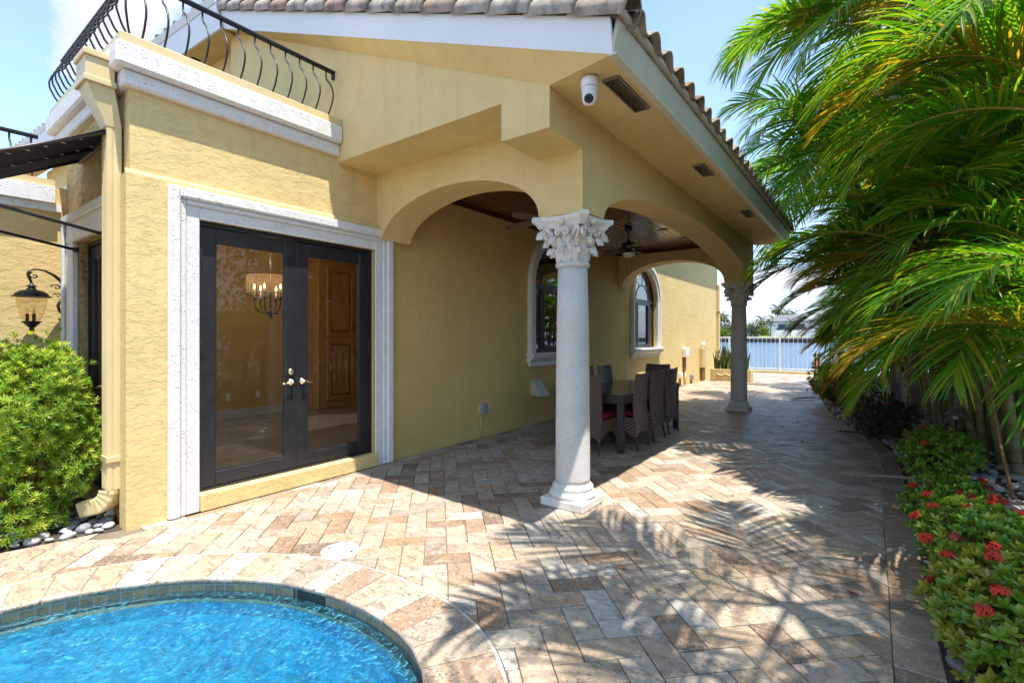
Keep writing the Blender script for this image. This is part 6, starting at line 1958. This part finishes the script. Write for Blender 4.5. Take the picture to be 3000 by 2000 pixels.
def shrub(name, c, rad, label, cat, group, leafm, nw, nl, l, w, seed, flowers=0, zmin=.02, lumps=9, fill=.55, tone=(.1, .6), stem_m='brown_rust', fl_side=None):
    r_ = random.Random(seed); o = thing(name, (c[0], c[1], 0), label, cat, group)
    # irregular outline: union of lumps
    LB = []
    for i in range(lumps):
        d_ = rdir(r_); d_.z = d_.z*.9 if cat == 'shrub' and name.startswith('podo') else abs(d_.z)*.9
        q_ = (.72*(1 - .62*max(0, d_.z)), .27, .46) if name.startswith('podo') else (.5, .42, .66)
        LB.append((Vector((c[0] + d_.x*rad[0]*q_[0], c[1] + d_.y*rad[1]*q_[0], c[2] + d_.z*rad[2]*q_[0])), r_.uniform(q_[1], q_[2])))
    m_ = MB(); sm = MB(); fl = []; tries = 0; done = 0
    while done < nw and tries < nw*20:
        tries += 1
        C, k = r_.choice(LB); d_ = rdir(r_); s_ = 1 - fill*r_.random()**2.2
        if r_.random() < .05: s_ = r_.uniform(1.05, 1.35)
        p = C + Vector((d_.x*rad[0]*k, d_.y*rad[1]*k, d_.z*rad[2]*k))*s_
        if p.z < zmin: continue
        ins = any((((p.x-C2.x)/(rad[0]*k2))**2 + ((p.y-C2.y)/(rad[1]*k2))**2 + ((p.z-C2.z)/(rad[2]*k2))**2) < .55 for C2, k2 in LB)
        if ins and r_.random() < .75: continue
        ax = (d_ + Vector((0, 0, .75)) + rdir(r_)*.35)
        whorl(m_, p, ax, nl, l*r_.uniform(.7, 1.15), w*r_.uniform(.8, 1.15), r_, r_.uniform(*tone), r_.uniform(.85, 1.15), .3, 2 if name.startswith('podo') else 3); done += 1
        if not ins and d_.z > -.1: fl.append((p + ax.normalized()*l*.5, ax))
        if done % (60 if name.startswith('podo') else 6) == 0: sm.tube([(c[0] + r_.uniform(-.1, .1), c[1] + r_.uniform(-.1, .1), .0), tuple((p + Vector((c[0], c[1], 0)))*.5), tuple(p)], [.008, .006, .003], 4)
    m_.build('foliage', M[leafm], o); sm.build('branches', M[stem_m], o)
    r_.shuffle(fl); used = []
    for p, ax in fl:
        if len(used) >= flowers: break
        if any((p-q).length < .09 for q in used): continue
        used.append(p); f = MB()
        for i in range(34):
            d_ = (rdir(r_) + ax.normalized()*1.1).normalized(); b = p + d_*.006; e_ = p + d_*r_.uniform(.022, .042)
            f.tube([tuple(b), tuple(e_)], [.0014, .002], 3, 0, .5, False)
            U = d_.orthogonal().normalized(); V = d_.cross(U)
            for k in range(4):
                A = k*pi/2 + r_.random(); q = U*cos(A) + V*sin(A); h_ = d_.cross(q)*.0035
                f.add([e_, e_ + q*.008 + h_ + d_*.002, e_ + q*.016, e_ + q*.008 - h_ + d_*.002], [(0, 1, 2, 3)])
        f.build('flower', M['petal_dark' if len(used) % 3 == 0 else 'petal_red'], o)
    return o
GI = 'red flowered shrubs edging the planting bed'
shrub('flowering_shrub', (.52, 4.75, .19), (.32, .55, .30), 'low shrub with red flower heads beside the near pagoda path light', 'shrub', GI, 'ixora_leaf', 950, 7, .054, .019, 31, 13)
shrub('flowering_shrub', (.50, 3.95, .19), (.29, .55, .32), 'leafy shrub with many dark red flower heads in the middle of the near flower row', 'shrub', GI, 'ixora_leaf', 950, 7, .054, .019, 32, 15, tone=(.15, .7))
shrub('flowering_shrub', (.54, 3.15, .19), (.27, .50, .32), 'yellow green shrub with bright red flowers nearest the camera at the bottom right corner', 'shrub', GI, 'ixora_leaf', 900, 7, .056, .020, 33, 12, tone=(.35, .85))
shrub('flowering_shrub', (.86, 2.62, .18), (.26, .36, .30), 'yellow green shrub clump cut off by the bottom right picture corner', 'shrub', GI, 'ixora_leaf', 600, 7, .056, .020, 36, 6, tone=(.3, .8))
shrub('green_shrub', (.60, 7.1, .19), (.34, .75, .34), 'bright green low shrub between the two path lights with few flowers', 'shrub', 'low green shrubs', 'ixora_leaf', 1100, 7, .050, .018, 34, 3, tone=(.1, .5))
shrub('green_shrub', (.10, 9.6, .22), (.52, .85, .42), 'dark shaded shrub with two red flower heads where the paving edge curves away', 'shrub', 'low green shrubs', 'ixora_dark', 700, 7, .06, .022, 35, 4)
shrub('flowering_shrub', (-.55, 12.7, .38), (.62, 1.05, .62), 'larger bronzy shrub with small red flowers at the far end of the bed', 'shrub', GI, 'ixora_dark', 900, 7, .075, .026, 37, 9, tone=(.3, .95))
# feathery shrubs by the side door
GF = 'feathery shrubs beside the side door'
shrub('podocarpus_shrub', (-5.32, .80, .78), (.55, .46, 1.02), 'large feathery yellow green shrub in front of the side door and downspout', 'shrub', GF, 'podo_leaf', 4200, 13, .062, .0082, 41, 0, lumps=22, fill=.62, tone=(.15, .75))
shrub('podocarpus_shrub', (-6.12, .60, .90), (.42, .5, .85), 'second feathery shrub standing behind the large one under the wall lantern', 'shrub', GF, 'podo_leaf', 1700, 13, .062, .0082, 42, 0, lumps=14, tone=(.1, .5))
shrub('podocarpus_shrub', (-6.12, .22, 1.12), (.34, .36, 1.0), 'feathery shrub at the left picture edge reaching up toward the lantern', 'shrub', GF, 'podo_leaf', 1400, 13, .062, .0082, 43, 0, lumps=13, tone=(.1, .5))
# tall clipped screen behind the palms closes the view to the neighbour
def hedge(line, h, label, seed, n):
    r_ = random.Random(seed); L = catmull(line, 12, False); o = thing('hedge', (*L[len(L)//2], 0), label, 'hedge'); m_ = MB(); c_ = MB()
    for i in range(n):
        p = L[int(r_.random()*(len(L)-1))]; q = r_.random()
        x0, y = p[0], p[1] + r_.uniform(-.3, .3); z = r_.uniform(.02, h*(1 + .10*sin(y*1.7) + .05*sin(y*4.1)))
        x = x0 + 1.0*r_.random()**2.5 + .28*sin(y*2.1+z*1.3)
        d_ = Vector((-.6, r_.uniform(-1, .6), r_.uniform(-.3, 1.0))).normalized()
        leaf_strip(m_, (x, y, z), d_, Vector((r_.uniform(-.4, .4), r_.uniform(-.4, .4), 1)).normalized(), r_.uniform(.12, .24), r_.uniform(.05, .095), r_.uniform(.05, .8), 2, .3)
    m_.build('foliage', M['hedge_leaf'], o)
    for k in range(3, len(L), 3):
        x, y = L[k]; c_.tube([(x+.6, y, 0), (x+.55, y+r_.uniform(-.2, .2), h*.5), (x+.6, y+r_.uniform(-.3, .3), h*.92)], [.05, .04, .02], 5)
    c_.build('branches', M['brown_rust'], o)
hedge([(3.9, -2), (3.6, 4), (3.1, 8), (2.6, 11), (2.2, 15), (1.5, 19), (.75, 22.3)], 4.4, 'tall dark green hedge closing the view behind the palms', 51, 26000)

# ------------------------------------------------------------------ path lights, fallen palm pieces
def path_light(x, y, z, s, label):
    o = thing('path_light', (x, y, z), label, 'path light', 'pagoda path lights in the bed')
    m_ = MB(); m_.lathe([(.012*s, 0), (.012*s, .46*s)], (x, y, z), 10); m_.lathe([(.03*s, .0), (.012*s, .04*s)], (x, y, z), 10); m_.build('stake', M['bronze'], o)
    m_ = MB(); m_.lathe([(.115*s, .445*s), (.118*s, .452*s), (.018*s, .535*s), (.016*s, .548*s), (0, .553*s)], (x, y, z), 8, smooth=False); m_.build('shade', M['pewter'], o)
    m_ = MB(); m_.lathe([(.02*s, .40*s), (.026*s, .41*s), (.026*s, .444*s)], (x, y, z), 10); m_.build('lamp', M['white_plastic'], o)
path_light(1.02, 5.15, .05, 1.0, 'nearest pagoda path light, pale metal cap above the flowering shrubs on the grey stones')
path_light(.85, 8.3, .05, 1.05, 'pagoda path light with a dark cap standing under the leaning canes')
path_light(-.62, 13.6, .0, 1.35, 'far pagoda path light with a dark cap above the bronzy shrub near the fence')
def sheath(x, y, z, az, l, w, mat, label, curl=.5):
    o = thing('fallen_palm_sheath', (x, y, z), label, 'palm leaf', 'fallen palm pieces'); m_ = MB(); vs = []; fs = []; n = 12
    for i in range(n+1):
        f = i/n; ww = w*sin(pi*min(1, .08 + f*.9))**.6
        for k in range(5):
            q = (k/4-.5)*2; a, b = (f-.5)*l, q*ww
            vs.append((x + a*cos(az) - b*sin(az), y + a*sin(az) + b*cos(az), z + .008 + curl*ww*q*q*.9 + .02*sin(f*3)))
    for i in range(n):
        for k in range(4): p = i*5+k; fs.append((p, p+1, p+6, p+5))
    n1 = len(vs); m_.add(vs + [(a, b, c_+.004) for a, b, c_ in vs], fs + [tuple(q+n1 for q in f)[::-1] for f in fs], 0, .5, True); m_.build('blade', M[mat], o)
sheath(-1.25, 13.6, .004, .9, .95, .05, 'dry_frond', 'brown fallen palm sheath lying on the paving toward the fence')
sheath(-.02, 8.95, .02, -.5, .9, .07, 'dry_frond', 'reddish dry palm sheath at the paving edge by the dark shrub')
sheath(.30, 6.35, .03, .15, .75, .05, 'dry_pale', 'pale pink dry palm sheath lying across the border course beside the bright green shrub')
sheath(1.45, 5.1, .09, .4, .35, .05, 'dry_frond', 'small orange brown sheath on the grey stones beside the nearest path light')
# dead hanging stalk among the canes
o = thing('dry_stalk', (1.0, 6.35, .05), 'bare reddish dead palm stalk leaning up out of the green shrub', 'palm stalk')
m_ = MB(); m_.tube([(1.02, 6.2, .05), (.98, 6.5, .5), (.95, 6.8, .95), (1.0, 6.95, 1.35)], [.016, .013, .011, .007], 7); m_.build('stem', M['dry_frond'], o)
m_ = MB(); r_ = random.Random(5)
for k in range(26):
    d_ = Vector((r_.uniform(-1, 1), r_.uniform(-1, 1), r_.uniform(-.6, .8))); p = Vector((.98, 6.85, 1.15 + r_.uniform(-.15, .2)))
    m_.tube([tuple(p), tuple(p + d_*.18), tuple(p + d_*.34 - Vector((0, 0, .1)))], [.004, .003, .001], 4)
m_.build('dry_strands', M['dry_frond'], o)
# small dry leaves blown over the paving
lf = MB()
lf.add([(-.5, 0, .02), (-.2, -.16, .10), (.2, -.15, .05), (.5, 0, .16), (.2, .15, .02), (-.2, .16, .06), (0, 0, 0)], [(0, 1, 6), (1, 2, 6), (2, 3, 6), (3, 4, 6), (4, 5, 6), (5, 0, 6)])
lfm = lf.mesh('dry_leaf', M['dry_frond']); r_ = random.Random(77)
for k in range(34):
    y = r_.uniform(2.2, 16); x = (xat(right_in, y) or 0) - .05 - abs(r_.gauss(0, .9))
    if x < -1.9 and 3.4 < y < 11.2: continue
    o = bpy.data.objects.new('dry_leaf', lfm); COL.objects.link(o); s_ = r_.uniform(.04, .085); o.location = (x, y, .005); o.scale = (s_, s_*r_.uniform(.5, 1), s_); o.rotation_euler = (0, 0, r_.uniform(0, 6.3))
    tag(o, 'small dry brown leaf fallen on the paving under the palms', 'leaf', 'dry leaves on the paving')
# scattered dry bits on the paving
for (x, y) in ((-1.05, 9.9), (-1.2, 9.2), (-.8, 8.1), (-1.6, 9.55)):
    o = bpy.data.objects.new('seed_pod', peb[0]); COL.objects.link(o); o.location = (x, y, .014); o.scale = (.05, .04, .04); o.rotation_euler = (0, 0, x*5)
    tag(o, 'small dark seed pod fallen on the sunlit paving near the far column', 'seed pod', 'fallen seed pods')

# ------------------------------------------------------------------ trees across the canal
FR['f'] = []
for k, (e, b) in enumerate(((70, 90), (40, 95), (12, 80), (-15, 55))):
    FR[('f', k)] = [frond_mesh(700+k, 3.6, 26, 1.0, .16, e, b, seg=2, fold=False, mat='palm_leaf_far', rmat='rachis_green', rr=.05, droop=.8)]
    FR[('d', k)] = [frond_mesh(720+k, 3.2, 26, .7, .12, e+8, b*.55, seg=2, fold=False, mat='palm_leaf_far', rmat='rachis_green', rr=.05, droop=.3)]
simple('far_trunk', (.20, .17, .15), .9, var=.2, vs=1.0)
def far_palm(x, y, h, kind, label, seed, s_=1.0, lean=0.0):
    o = thing('palm_tree', (x, y, .75), label, 'palm tree', 'palms across the canal'); r_ = random.Random(seed)
    m_ = MB(); m_.tube([(x, y, .6), (x+lean*.4, y, .75+h*.5), (x+lean, y, .75+h)], [.32, .25, .2], 7); m_.build('trunk', M['far_trunk'], o)
    for i in range(24):
        put_frond(o, (kind, i % 4), 0, (lean, 0, h), i*2.4 + r_.uniform(-.2, .2), s_*r_.uniform(.85, 1.1))
def fx(u, y):  # world x for a bearing measured on the photograph
    k = (u-1500)/1427.; return y*(-.5945+.8041*k)/(.8041+.5945*k)
far_palm(fx(2258, 256), 256, 6.4, 'd', 'date palm in front of the left part of the white villa', 61, .95)
far_palm(fx(2316, 256), 256, 6.6, 'd', 'date palm in front of the middle of the white villa', 62, 1.0)
far_palm(fx(2198, 256), 256, 5.4, 'd', 'small date palm right of the far column on the opposite bank', 63, .9)
far_palm(fx(2232, 262), 262, 8.2, 'f', 'bushy royal palm left of the white villa', 64, 1.15)
far_palm(fx(2283, 282), 282, 14.5, 'f', 'tallest coconut palm behind the villa roof', 65, 1.2, -1)
far_palm(fx(2304, 285), 285, 12.5, 'f', 'coconut palm behind the villa roof, middle of three', 66, 1.1)
far_palm(fx(2318, 286), 286, 11.5, 'f', 'coconut palm behind the villa roof, right one of three', 67, 1.1, 1)
far_palm(fx(2112, 262), 262, 11.0, 'f', 'tall coconut palm beside the far wall corner across the water', 68, 1.1)
far_palm(fx(2124, 262), 262, 10.0, 'f', 'second coconut palm between the wall corner and the far column', 69, 1.0)
far_palm(fx(2132, 258), 258, 6.0, 'f', 'short palm low between the wall corner and the far column', 70, .8)
far_palm(fx(2266, 275), 275, 9.0, 'f', 'palm rising behind the left end of the villa roof', 71, 1.0)
def far_tree(x, y, rx, h, label, seed, n=900):
    o = thing('broadleaf_tree', (x, y, .75), label, 'tree', 'rounded trees on the far bank'); r_ = random.Random(seed); m_ = MB()
    LB = [(Vector((x + r_.uniform(-.6, .6)*rx, y + r_.uniform(-.5, .5)*rx, .75 + h*r_.uniform(.3, .75))), r_.uniform(.35, .55)*rx) for _ in range(8)]
    for i in range(n):
        C, k = r_.choice(LB); d_ = rdir(r_); p = C + d_*k*(.7 + .3*r_.random())
        if p.z < .8: continue
        leaf_strip(m_, p, (rdir(r_) + d_).normalized(), Vector((0, 0, 1)), .7, .5, r_.uniform(.2, .95), 2, .4)
    m_.build('crown', M['podo_leaf' if seed % 2 else 'palm_leaf_far'], o)
    m_ = MB(); m_.tube([(x, y, .5), (x+.2, y, .75+h*.6)], [.35, .18], 6); m_.build('trunk', M['far_trunk'], o)
for i, (u, y, rx, h, lb) in enumerate(((2216, 259, 4.5, 5.5, 'bright green rounded tree left of the white villa'), (2236, 260, 4.0, 6.0, 'green rounded tree touching the left wall of the white villa'),
        (2210, 285, 6.0, 7.5, 'darker tree behind the bright bush right of the far column'), (2118, 258, 4.5, 6.0, 'dark green tree by the wall corner across the canal'),
        (2140, 266, 5.0, 6.5, 'green tree hidden mostly behind the far column across the canal'), (2100, 262, 6, 7, 'dense tree at the house edge across the canal'),
        (2180, 275, 6, 5.0, 'low tree mass just right of the far column across the canal'), (2420, 258, 4.5, 3.0, 'low bush before the right wing of the villa'), (2500, 262, 6, 6.0, 'tree beyond the right end of the villa'), (2570, 266, 7, 8.0, 'tree seen through the palm fronds far right across the canal'))):
    far_tree(fx(u, y), y, rx, h, lb, 80+i)
for i in range(5):
    x = fx(2240 + i*36, 252.5); o = thing('clipped_bush', (x, 252.5, .75), 'low clipped bush in the lawn before the villa', 'bush', 'clipped bushes before the villa'); m_ = MB(); r_ = random.Random(i)
    for k in range(160):
        d_ = rdir(r_); d_.z = abs(d_.z); leaf_strip(m_, Vector((x + d_.x*2.6, 252.5 + d_.y*.8, .75 + d_.z*.8)), d_, Vector((0, 0, 1)), .4, .3, r_.uniform(.2, .9), 2, .2)
    m_.build('foliage', M['podo_leaf'], o)

# ================================================================== SKY, SUN, CAMERA
SUNV = Vector((.266, -.095, 1.0)).normalized()
elev = math.asin(SUNV.z); azim = math.atan2(SUNV.x, SUNV.y)     # clockwise from +y
world = bpy.data.worlds.new('World'); sc.world = world; world.use_nodes = True
wt = world.node_tree; wt.nodes.clear()
def wn(t_, **k):
    n_ = wt.nodes.new(t_)
    for a, b in k.items(): setattr(n_, a, b)
    return n_
sky = wn('ShaderNodeTexSky', sky_type='NISHITA'); sky.sun_disc = False; sky.sun_elevation = elev; sky.sun_rotation = azim
sky.altitude = 0; sky.air_density = 1.0; sky.dust_density = .25; sky.ozone_density = 1.6
tc = wn('ShaderNodeTexCoord'); sx = wn('ShaderNodeSeparateXYZ'); wt.links.new(tc.outputs['Generated'], sx.inputs[0])
def wm(op, a, b=None, clamp=False):
    n_ = wn('ShaderNodeMath', operation=op); n_.use_clamp = clamp
    for i, q in enumerate((a, b)):
        if q is None: continue
        if isinstance(q, (int, float)): n_.inputs[i].default_value = q
        else: wt.links.new(q, n_.inputs[i])
    return n_.outputs[0]
den = wm('ADD', wm('MAXIMUM', sx.outputs[2], 0.0), .16)
cmb = wn('ShaderNodeCombineXYZ'); wt.links.new(wm('DIVIDE', sx.outputs[0], den), cmb.inputs[0]); wt.links.new(wm('DIVIDE', sx.outputs[1], den), cmb.inputs[1]); cmb.inputs[2].default_value = CLOUD_SEED
def wnoise(scale, detail, rough, dist=.0):
    n_ = wn('ShaderNodeTexNoise'); wt.links.new(cmb.outputs[0], n_.inputs['Vector']); n_.inputs['Scale'].default_value = scale; n_.inputs['Detail'].default_value = detail; n_.inputs['Roughness'].default_value = rough; n_.inputs['Distortion'].default_value = dist
    return n_.outputs['Fac']
def wramp(f, stops):
    n_ = wn('ShaderNodeValToRGB'); cr = n_.color_ramp
    while len(cr.elements) < len(stops): cr.elements.new(.5)
    for e_, (p, c_) in zip(cr.elements, stops): e_.position = p; e_.color = (c_, c_, c_, 1)
    wt.links.new(f, n_.inputs[0]); return n_.outputs[0]
cl = wnoise(1.15, 9, .58, .15)
def lobe(dirv, width):
    v_ = wn('ShaderNodeVectorMath', operation='DOT_PRODUCT'); wt.links.new(tc.outputs['Generated'], v_.inputs[0]); v_.inputs[1].default_value = Vector(dirv).normalized()
    return wm('MULTIPLY', wm('SUBTRACT', v_.outputs['Value'], cos(width)), 1/(1-cos(width)), True)
bias = None
for dv, wd, k in CLOUDS:
    q = wm('MULTIPLY', lobe(dv, wd), k); bias = q if bias is None else wm('ADD', bias, q)
low = wm('MULTIPLY', wm('SUBTRACT', 1.0, wm('DIVIDE', wm('MAXIMUM', sx.outputs[2], 0.0), .30), True), .075)
tot = wm('ADD', wm('ADD', cl, bias), low)
mask = wramp(tot, [(.625, 0.0), (.685, .75), (.77, 1.0)])
cir = wm('MULTIPLY', wramp(wnoise(.9, 7, .65, 1.5), [(.45, 0.0), (.75, 1.0)]), .13)
mask = wm('MAXIMUM', mask, cir)
shade = wramp(wnoise(3.0, 6, .55), [(.3, .80), (.7, 1.0)])
cc = wn('ShaderNodeMix', data_type='RGBA', blend_type='MULTIPLY'); cc.inputs[0].default_value = 1.0; cc.inputs[6].default_value = (*CLOUD_COL, 1); wt.links.new(shade, cc.inputs[7])
mx = wn('ShaderNodeMix', data_type='RGBA'); wt.links.new(mask, mx.inputs[0]); wt.links.new(sky.outputs[0], mx.inputs[6]); wt.links.new(cc.outputs[2], mx.inputs[7])
hz = wm('MULTIPLY', wm('POWER', wm('SUBTRACT', 1.0, wm('DIVIDE', wm('MAXIMUM', sx.outputs[2], 0.0), .32), True), 1.5), .88)
hx_ = wn('ShaderNodeMix', data_type='RGBA'); wt.links.new(hz, hx_.inputs[0]); wt.links.new(sky.outputs[0], hx_.inputs[6]); hx_.inputs[7].default_value = (1.3, 1.75, 2.6, 1)
wt.links.new(hx_.outputs[2], mx.inputs[6])
bg = wn('ShaderNodeBackground'); bg.inputs[1].default_value = SKY_STR; wt.links.new(mx.outputs[2], bg.inputs[0])
wo_ = wn('ShaderNodeOutputWorld'); wt.links.new(bg.outputs[0], wo_.inputs[0])

sl = bpy.data.lights.new('sun', 'SUN'); sl.energy = SUN_E; sl.angle = R(.5); sl.color = (1.0, .955, .885)
so = bpy.data.objects.new('sun', sl); COL.objects.link(so); so.rotation_euler = (-SUNV).to_track_quat('-Z', 'Y').to_euler(); so.location = SUNV*40

cd = bpy.data.cameras.new('camera'); cam = bpy.data.objects.new('camera', cd); COL.objects.link(cam)
cd.sensor_width = 36; cd.lens = 1427/3000*36; cd.shift_y = -15/3000; cd.clip_start = .05; cd.clip_end = 3000
cam.location = (0, 0, 1.515); cam.rotation_euler = (R(90), 0, math.atan2(1055, 1427))
sc.camera = cam
vs_ = sc.view_settings; vs_.view_transform = 'Standard'; vs_.look = 'None'; vs_.gamma = 1; vs_.exposure = EXPO; vs_.use_curve_mapping = False
sc.cycles.use_denoising = True
try: sc.cycles.denoiser = 'OPENIMAGEDENOISE'
except Exception: pass
sc.cycles.max_bounces = 10; sc.cycles.transparent_max_bounces = 24; sc.cycles.diffuse_bounces = 4; sc.cycles.glossy_bounces = 4; sc.cycles.caustics_reflective = False; sc.cycles.caustics_refractive = False
sc.cycles.sample_clamp_indirect = 8
